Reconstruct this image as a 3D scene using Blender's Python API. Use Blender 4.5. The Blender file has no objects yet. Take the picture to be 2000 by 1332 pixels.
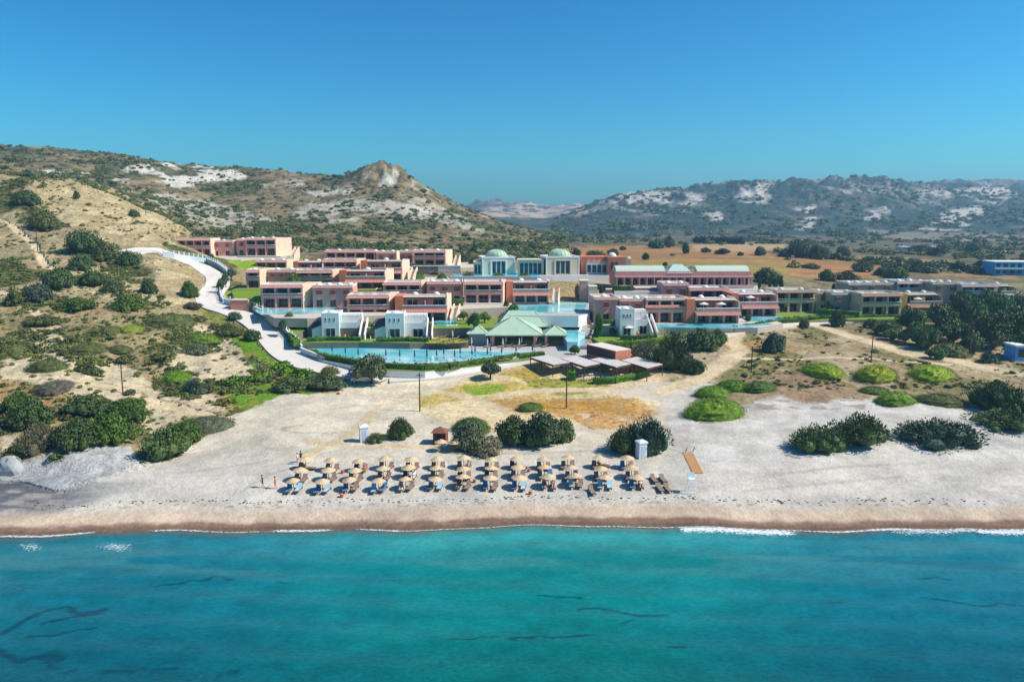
import bpy, bmesh, math, random
import numpy as np
from mathutils import Vector, Matrix
random.seed(7)
SC = bpy.context.scene
COL = SC.collection
# ------------------------------------------------------------ camera, sky, sun, exposure
H, F, PITCH = 38.0, 1500.0, math.radians(9.32)
cam_d = bpy.data.cameras.new('camera'); cam = bpy.data.objects.new('camera', cam_d); COL.objects.link(cam)
cam.location = (0, 0, H); cam.rotation_euler = (math.pi/2 - PITCH, 0, 0)
cam_d.sensor_width = 36.0; cam_d.lens = 36.0*F/2000.0; cam_d.clip_start = 1.0; cam_d.clip_end = 20000.0
SC.camera = cam
SUN_EL, SUN_AZ = math.radians(44.5), math.radians(96)     # azimuth measured from +Y towards +X
w = bpy.data.worlds.new('World'); SC.world = w; w.use_nodes = True
nt = w.node_tree; bg = nt.nodes['Background']
sky = nt.nodes.new('ShaderNodeTexSky'); sky.sky_type = 'NISHITA'; sky.sun_disc = False
sky.sun_elevation = SUN_EL; sky.sun_rotation = SUN_AZ
sky.altitude = 0; sky.air_density = 1.0; sky.dust_density = 0.8; sky.ozone_density = 5.0
hs = nt.nodes.new('ShaderNodeHueSaturation'); hs.inputs['Hue'].default_value = 0.487
hs.inputs['Saturation'].default_value = 1.2; hs.inputs['Value'].default_value = 1.0
nt.links.new(sky.outputs[0], hs.inputs['Color']); tn = nt.nodes.new('ShaderNodeMix'); tn.data_type = 'RGBA'; tn.blend_type = 'MULTIPLY'; tn.inputs['Factor'].default_value = 1; tn.inputs[7].default_value = (.47, .92, .98, 1)
gm = nt.nodes.new('ShaderNodeGamma'); gm.inputs[1].default_value = 1.35
nt.links.new(hs.outputs[0], tn.inputs[6]); nt.links.new(tn.outputs[2], gm.inputs[0]); nt.links.new(gm.outputs[0], bg.inputs[0])
bg.inputs[1].default_value = 0.054
sd = bpy.data.lights.new('sun', 'SUN'); sd.energy = 4.1; sd.angle = math.radians(0.5); sd.color = (1.0, 0.93, 0.82)
sun = bpy.data.objects.new('sun', sd); COL.objects.link(sun)
sdir = Vector((math.cos(SUN_EL)*math.sin(SUN_AZ), math.cos(SUN_EL)*math.cos(SUN_AZ), math.sin(SUN_EL)))
sun.rotation_euler = sdir.to_track_quat('Z', 'Y').to_euler(); sun.location = (200, 0, 300)
SC.view_settings.view_transform = 'Standard'; SC.view_settings.look = 'None'
SC.view_settings.exposure = 0.55; SC.view_settings.gamma = 1.0
SC.view_settings.use_curve_mapping = False
SC.cycles.use_denoising = True
try: SC.cycles.denoiser = 'OPENIMAGEDENOISE'
except Exception: pass
SC.cycles.max_bounces = 6; SC.cycles.diffuse_bounces = 2; SC.cycles.glossy_bounces = 2
SC.cycles.transmission_bounces = 4; SC.cycles.transparent_max_bounces = 8; SC.cycles.volume_bounces = 0
SC.cycles.caustics_reflective = False; SC.cycles.caustics_refractive = False

# ------------------------------------------------------------ helpers
CP, SP = math.cos(PITCH), math.sin(PITCH)
def lin(h):
    c = [int(h[i:i+2], 16)/255 for i in (0, 2, 4)]
    return np.array([x/12.92 if x <= .04045 else ((x+.055)/1.055)**2.4 for x in c])
def zc_of(Y, Z): return Y*CP + (H-Z)*SP
def proj(X, Y, Z):
    zc = Y*CP + (H-Z)*SP
    return 1000 + F*X/zc, 666 + F*((H-Z)*CP - Y*SP)/zc
def zY(v, Y): return H - Y*math.tan(PITCH + math.atan((v-666)/F))     # height of the point seen at row v, Y metres away
def onZ(u, v, z):                                                       # point of the plane z seen at a pixel
    t = math.tan(PITCH + math.atan((v-666)/F)); Y = (H-z)/t
    return ((u-1000)/F*zc_of(Y, z), Y, z)
def atY(u, v, Y):
    z = zY(v, Y); return ((u-1000)/F*zc_of(Y, z), Y, z)

def _h(ix, iy, s):
    n = (ix.astype(np.int64)*374761393 + iy.astype(np.int64)*668265263 + s*2147483647) & 0xffffffff
    n = ((n ^ (n >> 13))*1274126177) & 0xffffffff
    return ((n ^ (n >> 16)) & 0xffffff)/float(0xffffff)
def vn(x, y, s=0):
    ix = np.floor(x); iy = np.floor(y); fx = x-ix; fy = y-iy
    fx = fx*fx*(3-2*fx); fy = fy*fy*(3-2*fy); ix = ix.astype(np.int64); iy = iy.astype(np.int64)
    a = _h(ix, iy, s); b = _h(ix+1, iy, s); c = _h(ix, iy+1, s); d = _h(ix+1, iy+1, s)
    return (a*(1-fx)+b*fx)*(1-fy) + (c*(1-fx)+d*fx)*fy
def fbm(x, y, s=0, o=4):
    r = 0; a = .5; t = 0
    for k in range(o):
        r = r + a*vn(x, y, s+k*17); t += a; a *= .5
        x, y = x*1.93 + y*.6, y*1.93 - x*.6
    return r/t
def ridge(x, y, s=0, o=4):
    r = 0; a = .5; t = 0
    for k in range(o):
        r = r + a*(1-np.abs(2*vn(x, y, s+k*13)-1)); t += a; a *= .55
        x, y = x*1.9 + y*.7, y*1.9 - x*.7
    return r/t
def sstep(a, b, x):
    t = np.clip((x-a)/(b-a), 0, 1); return t*t*(3-2*t)
def inpoly(px, py, poly):
    px = np.asarray(px, float); py = np.asarray(py, float); out = np.zeros(px.shape, bool)
    a = np.array(poly, float); bb = (px >= a[:, 0].min()) & (px <= a[:, 0].max()) & (py >= a[:, 1].min()) & (py <= a[:, 1].max())
    if bb.any(): out[bb] = _inp(px[bb], py[bb], poly)
    return out
def _inp(px, py, poly):
    r = np.zeros(np.shape(px), bool); n = len(poly)
    for i in range(n):
        x1, y1 = poly[i]; x2, y2 = poly[(i+1) % n]
        if y1 == y2: continue
        r ^= ((y1 > py) != (y2 > py)) & (px < (x2-x1)*(py-y1)/(y2-y1)+x1)
    return r
def dline(px, py, pl):
    d = np.full(np.shape(px), 1e9)
    for (x1, y1), (x2, y2) in zip(pl[:-1], pl[1:]):
        L = (x2-x1)**2+(y2-y1)**2 + 1e-9
        t = np.clip(((px-x1)*(x2-x1)+(py-y1)*(y2-y1))/L, 0, 1)
        d = np.minimum(d, np.hypot(px-x1-t*(x2-x1), py-y1-t*(y2-y1)))
    return d

# ------------------------------------------------------------ terrain heights
def near(sh, extra=()):
    return [(40, ('z', -7)), (70, ('z', -2.6)), (sh-5, ('z', -.7)), (sh, ('z', 0)), (sh+5, ('z', 1.0)), (sh+14, ('z', 2.1)), *extra]
PROF = {
 -400: near(86, [(108, 900), (118, 860), (135, 790), (160, 700), (190, 610), (240, 500), (290, 410), (340, 320), (370, 335), (450, 345), (550, 325), (750, 295), (900, 320), (3300, 460)]),
 0: near(86.5, [(107, 935), (109.5, 905), (118, 855), (135, 785), (160, 695), (190, 610), (240, 505), (290, 420), (340, 338), (370, 348), (450, 345), (550, 325), (750, 291), (900, 315), (3300, 460)]),
 150: near(86.5, [(105, 925), (109, 885), (125, 820), (140, 765), (165, 690), (190, 615), (240, 515), (290, 432), (338, 362), (360, 352), (420, 362), (500, 350), (650, 315), (750, 303), (900, 330), (3300, 460)]),
 300: near(87, [(108, 905), (125, 845), (140, 790), (160, 720), (190, 632), (225, 560), (255, 505), (290, 462), (330, 425), (345, 414), (400, 425), (500, 385), (600, 340), (700, 318), (900, 345), (3300, 460)]),
 420: near(88, [(112, 895), (125, 842), (145, 775), (165, 712), (190, 650), (215, 602), (235, 565), (260, 535), (300, 500), (345, 478), (400, 468), (500, 425), (600, 365), (700, 325), (850, 345), (3300, 460)]),
 540: near(89, [(125, ('z', 3)), (145, 772), (160, 735), (180, 684), (205, 622), (216, 604), (237, 567), (250, 549), (284, 524), (324, 502), (380, 480), (500, 430), (600, 375), (680, 342), (850, 360), (3300, 460)]),
 660: near(89.3, [(125, ('z', 2.8)), (150, ('z', 3.4)), (163, ('z', 5.0)), (190, ('z', 7)), (205, ('z', 9.3)), (216, ('z', 11)), (237, ('z', 15)), (250, ('z', 16.3)), (284, ('z', 18.6)), (324, ('z', 20)), (400, 480), (480, 440), (560, 395), (660, 350), (850, 365), (3300, 460)]),
 755: near(89.5, [(125, ('z', 2.8)), (150, ('z', 3.4)), (163, ('z', 5.0)), (190, ('z', 7)), (205, ('z', 9.3)), (216, ('z', 11)), (237, ('z', 15)), (250, ('z', 16.3)), (284, ('z', 18.6)), (324, ('z', 19)), (400, 482), (480, 448), (560, 395), (630, 326), (720, 345), (850, 370), (3300, 460)]),
 830: near(89.7, [(125, ('z', 2.8)), (150, ('z', 3.4)), (163, ('z', 5.0)), (190, ('z', 7)), (205, ('z', 9.3)), (216, ('z', 11)), (237, ('z', 15)), (250, ('z', 16.3)), (284, ('z', 18.2)), (324, ('z', 18.5)), (400, 485), (480, 455), (560, 410), (640, 366), (720, 385), (850, 410), (3300, 470)]),
 910: near(89.8, [(125, ('z', 2.8)), (150, ('z', 3.4)), (163, ('z', 5.0)), (190, ('z', 7)), (205, ('z', 9.3)), (216, ('z', 11)), (237, ('z', 15)), (250, ('z', 17)), (284, ('z', 17.6)), (324, ('z', 18)), (400, 487), (480, 462), (560, 432), (650, 405), (760, 420), (1200, 430), (2200, 410), (2500, 392), (3300, 415)]),
 1000: near(89.8, [(125, ('z', 2.8)), (150, ('z', 3.6)), (163, ('z', 5.0)), (190, ('z', 7)), (216, ('z', 10)), (237, ('z', 13)), (250, ('z', 17)), (284, ('z', 17.2)), (324, ('z', 17.2)), (400, 490), (500, 466), (600, 448), (680, 441), (900, 440), (1400, 430), (2300, 405), (2600, 393), (3300, 415)]),
 1070: near(89.8, [(125, ('z', 2.8)), (150, ('z', 3.8)), (163, ('z', 4.6)), (190, ('z', 7)), (216, ('z', 10)), (237, ('z', 13)), (250, ('z', 17)), (284, ('z', 17.2)), (324, ('z', 17)), (400, 491), (500, 470), (600, 459), (680, 456), (900, 453), (1400, 442), (2300, 415), (2700, 400), (3300, 415)]),
 1130: near(89.8, [(125, ('z', 2.8)), (150, ('z', 3.8)), (163, ('z', 4.6)), (190, ('z', 7)), (216, ('z', 10)), (237, ('z', 13)), (250, ('z', 16.5)), (284, ('z', 16.8)), (324, ('z', 16.8)), (400, 492), (611, 473), (950, 462), (1200, 440), (1600, 409), (1800, 412), (2700, 399), (3300, 420)]),
 1200: near(89.8, [(125, ('z', 2.8)), (150, ('z', 3.8)), (163, ('z', 4.8)), (190, ('z', 7.4)), (204, ('z', 9)), (216, ('z', 10)), (237, ('z', 13)), (250, ('z', 15)), (284, ('z', 16.5)), (324, ('z', 16.5)), (611, 474), (950, 462), (1200, 430), (1600, 380), (1800, 400), (3300, 430)]),
 1300: near(89.6, [(125, ('z', 2.8)), (150, ('z', 3.8)), (165, ('z', 5)), (190, ('z', 7.8)), (204, ('z', 9)), (216, ('z', 10.5)), (237, ('z', 13.5)), (250, ('z', 15)), (284, ('z', 16.5)), (324, ('z', 16.5)), (611, 474), (950, 462), (1200, 425), (1600, 370), (1800, 395), (3300, 430)]),
 1450: near(89.4, [(125, ('z', 3.0)), (150, ('z', 4.1)), (165, ('z', 5.2)), (190, ('z', 7.8)), (204, ('z', 9)), (216, ('z', 9.8)), (237, ('z', 12)), (250, ('z', 13.5)), (284, ('z', 15.2)), (324, ('z', 16)), (611, 474), (950, 462), (1150, 430), (1550, 356), (1750, 385), (3300, 430)]),
 1600: near(89.2, [(118, ('z', 3.0)), (124, ('z', 3.8)), (150, ('z', 4.6)), (165, ('z', 5.4)), (190, ('z', 6.8)), (205, ('z', 7.6)), (231, ('z', 8.3)), (250, ('z', 9.5)), (284, ('z', 12)), (324, ('z', 13.5)), (611, 478), (950, 463), (1150, 430), (1550, 352), (1750, 380), (3300, 430)]),
 1740: near(89.2, [(118, ('z', 3.2)), (126, ('z', 4.0)), (150, ('z', 4.8)), (165, ('z', 5.4)), (190, ('z', 6.4)), (205, ('z', 7)), (231, ('z', 8)), (250, ('z', 9.5)), (284, ('z', 11)), (324, ('z', 12.5)), (611, 482), (950, 465), (1150, 435), (1550, 350), (1750, 375), (3300, 430)]),
 1810: near(89.0, [(118, ('z', 3.2)), (126, ('z', 4.0)), (150, ('z', 4.8)), (165, ('z', 5.4)), (190, ('z', 6.4)), (231, ('z', 8)), (250, ('z', 9.5)), (284, ('z', 11)), (324, ('z', 12.5)), (611, 482), (950, 465), (1150, 435), (1500, 368), (1900, 362), (2300, 357), (3300, 430)]),
 2000: near(88.8, [(118, ('z', 3.2)), (126, ('z', 4.0)), (150, ('z', 4.8)), (165, ('z', 5.4)), (190, ('z', 6.4)), (231, ('z', 8)), (250, ('z', 9.5)), (284, ('z', 11)), (324, ('z', 12.5)), (611, 482), (950, 462), (1150, 430), (1500, 385), (1900, 372), (2300, 354), (3300, 430)]),
 2400: near(88.5, [(118, ('z', 3.2)), (126, ('z', 4.0)), (150, ('z', 4.8)), (165, ('z', 5.4)), (190, ('z', 6.4)), (231, ('z', 8)), (250, ('z', 9.5)), (284, ('z', 11)), (324, ('z', 12.5)), (611, 482), (950, 460), (1150, 425), (1500, 385), (1900, 372), (2300, 352), (3300, 430)]),
}
UG = np.arange(-500, 2501, 10.0); LY = np.linspace(math.log(38), math.log(3400), 700)
def _table():
    us = sorted(PROF); A = []
    for u in us:
        ys = [math.log(y) for y, _ in PROF[u]]
        zs = [q[1] if isinstance(q, tuple) else zY(q, y) for y, q in PROF[u]]
        A.append(np.interp(LY, ys, zs))
    A = np.array(A); T = np.empty((len(UG), len(LY)))
    for j in range(len(LY)): T[:, j] = np.interp(UG, us, A[:, j])
    def blur(T, ax, s):
        k = np.exp(-.5*(np.arange(-3*s, 3*s+1)/s)**2); k /= k.sum(); pad = [(0, 0), (0, 0)]; pad[ax] = (3*s, 3*s)
        P = np.pad(T, pad, mode='edge'); return np.apply_along_axis(lambda m: np.convolve(m, k, 'valid'), ax, P)
    T2 = blur(T, 1, 4); m = sstep(math.log(110), math.log(125), LY)[None, :]
    T = T*(1-m) + T2*m
    return blur(T, 0, 2)
TAB = _table()
def _tab(u, Y):
    fu = np.clip((u-UG[0])/10.0, 0, len(UG)-1.001); fy = np.clip((np.log(np.maximum(Y, 38.1))-LY[0])/(LY[1]-LY[0]), 0, len(LY)-1.001)
    i = fu.astype(int); j = fy.astype(int); a = fu-i; b = fy-j
    return (TAB[i, j]*(1-a)+TAB[i+1, j]*a)*(1-b) + (TAB[i, j+1]*(1-a)+TAB[i+1, j+1]*a)*b
FLATS = []      # (world polygon, height): ground is cut down below these
SHX = [-75, -66, -30, -22, 0, 30, 66, 75]; SHY = [86.8, 87.3, 89.3, 89.8, 90.3, 90.0, 89.4, 89.2]
def shoreY(X):
    X = np.asarray(X, float); return np.interp(X, SHX, SHY) + .55*np.sin(X/9.0+.4) + .3*np.sin(X/3.7+1) + .15*np.sin(X/1.7)
def E0(X, Y, detail=True):
    X = np.asarray(X, float); Y = np.asarray(Y, float)
    z = np.full(X.shape, 10.0)
    for _ in range(3):
        u = 1000 + F*X/np.maximum(zc_of(Y, z), 20); z = _tab(u, Y)
    if not detail: return z
    hillL = (1-sstep(400, 500, u+60*(fbm(X/40, Y/40, 5)-.5)))*sstep(118, 150, Y)*(1-sstep(380, 420, Y))
    z = z + hillL*(2.2*(fbm(X/22, Y/22, 1)-.5) + 1.8*(ridge(X/14+9, Y/26, 2, 4)-.62)) + hillL*sstep(300, 0, u)*sstep(220, 300, Y)*3.0*(ridge(X/18, Y/40, 8)-.6)
    far = sstep(400, 620, Y)
    rg = ridge(X/95, Y/150, 3, 5)-.6; fa = sstep(1000, 1250, Y); z = z + far*np.clip((z-22)/60, 0, 1)*((20+18*fa)*rg*sstep(0, 60, z-20)) + fa*np.clip((z-30)/50, 0, 1)*16*(ridge(X/48, Y/70, 7, 4)-.6)
    pk = np.exp(-((u-765)/70)**2)*np.exp(-((Y-640)/60)**2); z = z + pk*22*(ridge(X/24, Y/30, 9, 5)-.6) + far*np.clip((z-18)/40, 0, 1)*5*(fbm(X/30, Y/45, 4)-.5)
    mid = sstep(340, 420, Y)*(1-far); z = z + mid*1.0*(fbm(X/30, Y/40, 11)-.5)
    duneR = sstep(1330, 1480, u)*sstep(106, 122, Y)*(1-sstep(160, 200, Y)); z = z + duneR*1.3*(fbm(X/9, Y/9, 21, 3)-.5)
    duneL = (1-sstep(180, 330, u))*sstep(96, 106, Y)*(1-sstep(112, 122, Y)); z = z + duneL*1.2*(ridge(X/7, Y/5, 22, 4)-.55)
    beach = sstep(93, 97, Y)*(1-sstep(150, 165, Y)); z = z + beach*.14*(fbm(X/1.6, Y/1.6, 31, 3)-.5)
    dd = Y-shoreY(X); zs = np.interp(dd, [-50, -20, -5, 0, 1.2, 5, 14], [-7, -2.6, -.6, 0, .28, .95, 2.1]); k = sstep(8, 14, dd)
    return zs*(1-k) + z*k
def E(X, Y):
    z = E0(X, Y)
    for poly, zz in FLATS:
        m = inpoly(np.asarray(X, float), np.asarray(Y, float), poly)
        z = np.where(m, np.minimum(z, zz), z)
    return z
_YS = np.exp(np.linspace(math.log(60), math.log(3000), 2200))
def hit(u, v):                                                          # where the sight line of a pixel meets the ground
    t = math.tan(PITCH + math.atan((v-666)/F))
    zz = H - _YS*t; X = (u-1000)/F*zc_of(_YS, zz); g = E0(X, _YS)
    k = np.nonzero(g >= zz)[0]
    if len(k) == 0: k = [np.argmin(zz-g)]
    i = max(int(k[0]), 1); a0 = zz[i-1]-g[i-1]; a1 = zz[i]-g[i]
    f = a0/(a0-a1) if a0 != a1 else 0; f = min(max(f, 0), 1)
    Y = _YS[i-1]+f*(_YS[i]-_YS[i-1]); z = H - Y*t
    X = (u-1000)/F*zc_of(Y, z)
    return float(X), float(Y), float(E0(np.array([X]), np.array([Y]))[0])
def ground(x, y): return float(E(np.array([x]), np.array([y]))[0])
def pxm(Y, Z=8): return F/zc_of(Y, Z)                                   # photograph pixels per metre

# ------------------------------------------------------------ object helpers
def tag(o, label=None, cat=None, group=None, kind=None):
    if label: o['label'] = label
    if cat: o['category'] = cat
    if group: o['group'] = group
    if kind: o['kind'] = kind
    return o
def thing(name, label, cat, loc=(0, 0, 0), rz=0, group=None):
    o = bpy.data.objects.new(name, None); COL.objects.link(o); o.empty_display_size = .5
    o.location = loc; o.rotation_euler = (0, 0, rz); return tag(o, label, cat, group)
class MB:
    def __init__(s): s.v = []; s.f = []; s.m = []
    def add(s, vs, fs, mi=0):
        b = len(s.v); s.v += [tuple(p) for p in vs]; s.f += [tuple(i+b for i in f) for f in fs]; s.m += [mi]*len(fs); return s
    def box(s, x0, x1, y0, y1, z0, z1, mi=0):
        return s.add([(x0,y0,z0),(x1,y0,z0),(x1,y1,z0),(x0,y1,z0),(x0,y0,z1),(x1,y0,z1),(x1,y1,z1),(x0,y1,z1)],
                     [(0,3,2,1),(4,5,6,7),(0,1,5,4),(1,2,6,5),(2,3,7,6),(3,0,4,7)], mi)
    def prism(s, poly, z0, z1, mi=0):
        n = len(poly); a = sum(poly[i][0]*poly[(i+1)%n][1]-poly[(i+1)%n][0]*poly[i][1] for i in range(n))
        if a < 0: poly = poly[::-1]
        vs = [(x, y, z0) for x, y in poly] + [(x, y, z1) for x, y in poly]
        return s.add(vs, [tuple(range(n-1, -1, -1)), tuple(range(n, 2*n))] + [(i, (i+1)%n, n+(i+1)%n, n+i) for i in range(n)], mi)
    def tube(s, p0, p1, r0, r1=None, n=8, mi=0):
        r1 = r0 if r1 is None else r1; p0 = Vector(p0); p1 = Vector(p1); d = (p1-p0).normalized()
        a = d.orthogonal().normalized(); b = d.cross(a); vs = []
        for p, r in ((p0, r0), (p1, r1)):
            for k in range(n):
                t = 2*math.pi*k/n; vs.append(p + a*(r*math.cos(t)) + b*(r*math.sin(t)))
        return s.add(vs, [(k, (k+1)%n, n+(k+1)%n, n+k) for k in range(n)] + [tuple(range(n-1, -1, -1)), tuple(range(n, 2*n))], mi)
    def lathe(s, prof, cx=0, cy=0, n=16, mi=0, a0=0, a1=2*math.pi):
        full = abs(a1-a0-2*math.pi) < 1e-6; m = n if full else n+1; vs = []
        for r, z in prof:
            for k in range(m):
                t = a0+(a1-a0)*k/n; vs.append((cx+r*math.cos(t), cy+r*math.sin(t), z))
        fs = []
        for i in range(len(prof)-1):
            for k in range(n):
                k2 = (k+1) % m if full else k+1
                fs.append((i*m+k, i*m+k2, (i+1)*m+k2, (i+1)*m+k))
        return s.add(vs, fs, mi)
    def dome(s, cx, cy, z, r, h=None, n=12, rings=4, mi=0):
        h = r if h is None else h
        return s.lathe([(r*math.cos(math.pi/2*k/rings), z+h*math.sin(math.pi/2*k/rings)) for k in range(rings+1)], cx, cy, n, mi)
    def mesh(s, name, mats, smooth=False):
        me = bpy.data.meshes.new(name); me.from_pydata(s.v, [], s.f)
        for m in (mats if isinstance(mats, (list, tuple)) else [mats]): me.materials.append(m)
        if len(set(s.m)) > 1: me.polygons.foreach_set('material_index', s.m)
        if smooth: me.polygons.foreach_set('use_smooth', [True]*len(s.f))
        me.validate(); me.update(); return me
    def build(s, name, mats, parent=None, loc=(0, 0, 0), rz=0, smooth=False):
        return place(s.mesh(name, mats, smooth), name, parent, loc, rz)
def place(me, name, parent=None, loc=(0, 0, 0), rz=0, scale=None, color=None):
    o = bpy.data.objects.new(name, me); COL.objects.link(o); o.location = loc; o.rotation_euler = (0, 0, rz)
    if parent: o.parent = parent
    if scale is not None: o.scale = scale if isinstance(scale, (tuple, list)) else (scale,)*3
    if color is not None: o.color = (*color, 1)
    return o
_KIDS = {}
def copy_tree(o, loc=None, rz=None, label=None, group=None, scale=None):
    c = o.copy(); COL.objects.link(c)
    for ch in o.children:
        k = ch.copy(); COL.objects.link(k); k.parent = c
        for g in ch.children:
            j = g.copy(); COL.objects.link(j); j.parent = k
    if loc is not None: c.location = loc
    if rz is not None: c.rotation_euler = (0, 0, rz)
    if label: c['label'] = label
    if group: c['group'] = group
    if scale: c.scale = (scale,)*3
    return c

# ------------------------------------------------------------ materials
def N(nt, t, **kw):
    n = nt.nodes.new(t)
    for k, v in kw.items():
        if k.startswith('i_'): n.inputs[int(k[2:]) if k[2:].isdigit() else k[2:].replace('_', ' ')].default_value = v
        else: setattr(n, k, v)
    return n
def rgba(c): return (*[float(x) for x in c], 1)
def mat(name, col, rough=.8, var=.12, scale=1.5, bump=0.0, bscale=6, obj_color=False, metallic=0.0, spec=.3, col2=None, stretch=None):
    m = bpy.data.materials.new(name); m.use_nodes = True; nt = m.node_tree; p = nt.nodes['Principled BSDF']; L = nt.links.new
    p.inputs['Roughness'].default_value = rough; p.inputs['Metallic'].default_value = metallic; p.inputs['Specular IOR Level'].default_value = spec
    if isinstance(col, str): col = lin(col)
    tc = N(nt, 'ShaderNodeTexCoord'); no = N(nt, 'ShaderNodeTexNoise', i_Scale=scale, i_Detail=5.0)
    src = tc.outputs['Object']
    if stretch:
        mp = N(nt, 'ShaderNodeMapping'); mp.inputs['Scale'].default_value = stretch; L(src, mp.inputs[0]); src = mp.outputs[0]
    L(src, no.inputs['Vector'])
    mx = N(nt, 'ShaderNodeMix', data_type='RGBA')
    c2 = (lin(col2) if isinstance(col2, str) else col2) if col2 is not None else np.asarray(col)*(1-var*2)
    L(no.outputs['Fac'], mx.inputs['Factor'])
    c1 = np.minimum(np.asarray(col)*(1+(var if col2 is None else 0)), .95)
    mx.inputs[6].default_value = rgba(c1); mx.inputs[7].default_value = rgba(c2); out = mx.outputs[2]
    if obj_color:
        oi = N(nt, 'ShaderNodeObjectInfo'); mu = N(nt, 'ShaderNodeMix', data_type='RGBA', blend_type='MULTIPLY'); mu.inputs['Factor'].default_value = 1
        L(out, mu.inputs[6]); L(oi.outputs['Color'], mu.inputs[7]); out = mu.outputs[2]
    L(out, p.inputs['Base Color'])
    if bump:
        nb = N(nt, 'ShaderNodeTexNoise', i_Scale=bscale, i_Detail=4.0); L(tc.outputs['Object'], nb.inputs['Vector'])
        b = N(nt, 'ShaderNodeBump', i_Strength=bump, i_Distance=.1); L(nb.outputs['Fac'], b.inputs['Height']); L(b.outputs[0], p.inputs['Normal'])
    return m
FILLS = []
# ------------------------------------------------------------ terraces cut into the ground (filled in by the list below)
def PZ(pts, z): return [onZ(u, v, z)[:2] for u, v in pts]
TER = [  # name, height, pixel outline of the flat top, drop, surface
 ('pool_deck', 6.0, [(562,672),(700,669),(900,670),(1000,674),(1100,674),(1160,680),(1180,698),(1105,702),(1062,697),(930,715),(830,725),(760,723),(700,716),(630,703),(590,690),(566,680)], 3.0, 'stone'),
 ('terrace', 7.6, [(556,655),(600,642),(760,636),(900,640),(915,650),(915,667),(800,670),(700,668),(562,670)], 3.5, 'lawn'),
 ('terrace', 10.0, [(610,622),(780,622),(880,624),(1010,620),(1008,640),(900,641),(640,641),(600,640)], 4.0, 'lawn'),
 ('terrace', 9.2, [(545,630),(560,618),(640,618),(640,640),(600,644),(575,656),(562,648)], 1.5, 'lawn'),
 ('terrace', 12.2, [(507,606),(520,600),(700,598),(770,600),(772,615),(600,622),(536,621)], 2.3, 'deck'),
 ('terrace', 12.6, [(770,592),(860,590),(1000,590),(1000,600),(860,605),(770,605)], 4.0, 'deck'),
 ('terrace', 16.0, [(452,566),(472,560),(520,556),(770,555),(780,566),(560,570),(512,567),(452,567)], 2.0, 'lawn'),
 ('terrace', 17.2, [(560,545),(640,542),(880,541),(880,551),(690,552),(560,551)], 3.0, 'deck'),
 ('terrace', 19.4, [(575,520),(640,513),(960,512),(960,521),(880,524),(640,524),(580,530)], 3.0, 'deck'),
 ('terrace', 21.0, [(320,503),(350,497),(560,495),(575,499),(575,503),(500,505),(470,508),(340,508)], 3.0, 'deck'),
 ('dome_terrace', 18.2, [(890,535),(960,528),(1220,530),(1225,537),(1080,539),(890,541)], 4.0, 'stone'),
 ('terrace', 12.0, [(1000,592),(1155,590),(1152,612),(1130,617),(990,616)], 3.0, 'stone'),
 ('terrace', 9.6, [(1150,628),(1230,622),(1500,622),(1530,632),(1480,640),(1260,640),(1170,640)], 3.0, 'deck'),
 ('terrace', 15.2, [(1200,560),(1480,558),(1480,568),(1200,570)], 6.0, 'stone'),
 ('terrace', 7.6, [(1150,655),(1260,645),(1440,639),(1520,637),(1430,650),(1300,665),(1180,676)], 2.0, 'lawn'),
 ('terrace', 8.6, [(1500,612),(1600,606),(1760,605),(1860,606),(1860,622),(1620,625),(1530,630)], 2.0, 'lawn'),
]
for nm, z, pts, dr, sf in TER:
    w_ = PZ(pts, z); FLATS.append((w_, z-.25))
    if False: FILLS.append((w_, z-.3))
# ------------------------------------------------------------ ground sheet
def W(pts): return [hit(u, v)[:2] for u, v in pts]
ROAD = [(235,497),(275,489),(325,493),(350,505),(395,522),(424,540),(428,556),(412,576),(402,591),(424,602),(462,612),(496,627),(518,646),(534,664),(558,692),(592,711),(640,723),(700,733),(760,740)]
ROAD2 = [(760,741),(850,736),(930,724),(1000,708),(1060,694)]
ROAD3 = [(1225,700),(1290,684),(1350,668),(1430,650),(1500,640),(1580,634),(1640,628),(1760,624),(1900,622)]
DIRT = [([(1590,634),(1680,662),(1780,692),(1880,708),(2060,745)], 5.0), ([(1290,765),(1370,740),(1425,700),(1448,682),(1425,668),(1440,652)], 4.5),
        ([(1430,700),(1560,702),(1700,700),(1850,712)], 1.8), ([(262,490),(300,488)], 5), ([(430,815),(330,790),(240,760),(120,738),(0,735)], 2.5),
        ([(690,745),(760,770),(700,840),(640,872),(600,890)], 2.0), ([(600,862),(700,872),(830,874),(900,880)], 1.6), ([(980,800),(900,770),(820,762),(760,760)], 3.0),
        ([(980,770),(1080,762),(1200,760),(1240,750)], 3.5), ([(0,570),(60,600),(110,640)], 3), ([(0,430),(60,470),(90,520),(150,560)], 2.5),
        ([(640,478),(760,472),(860,476)], 2.5), ([(1880,470),(1940,462),(2000,466)], 5)]
SHORE = None
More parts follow.
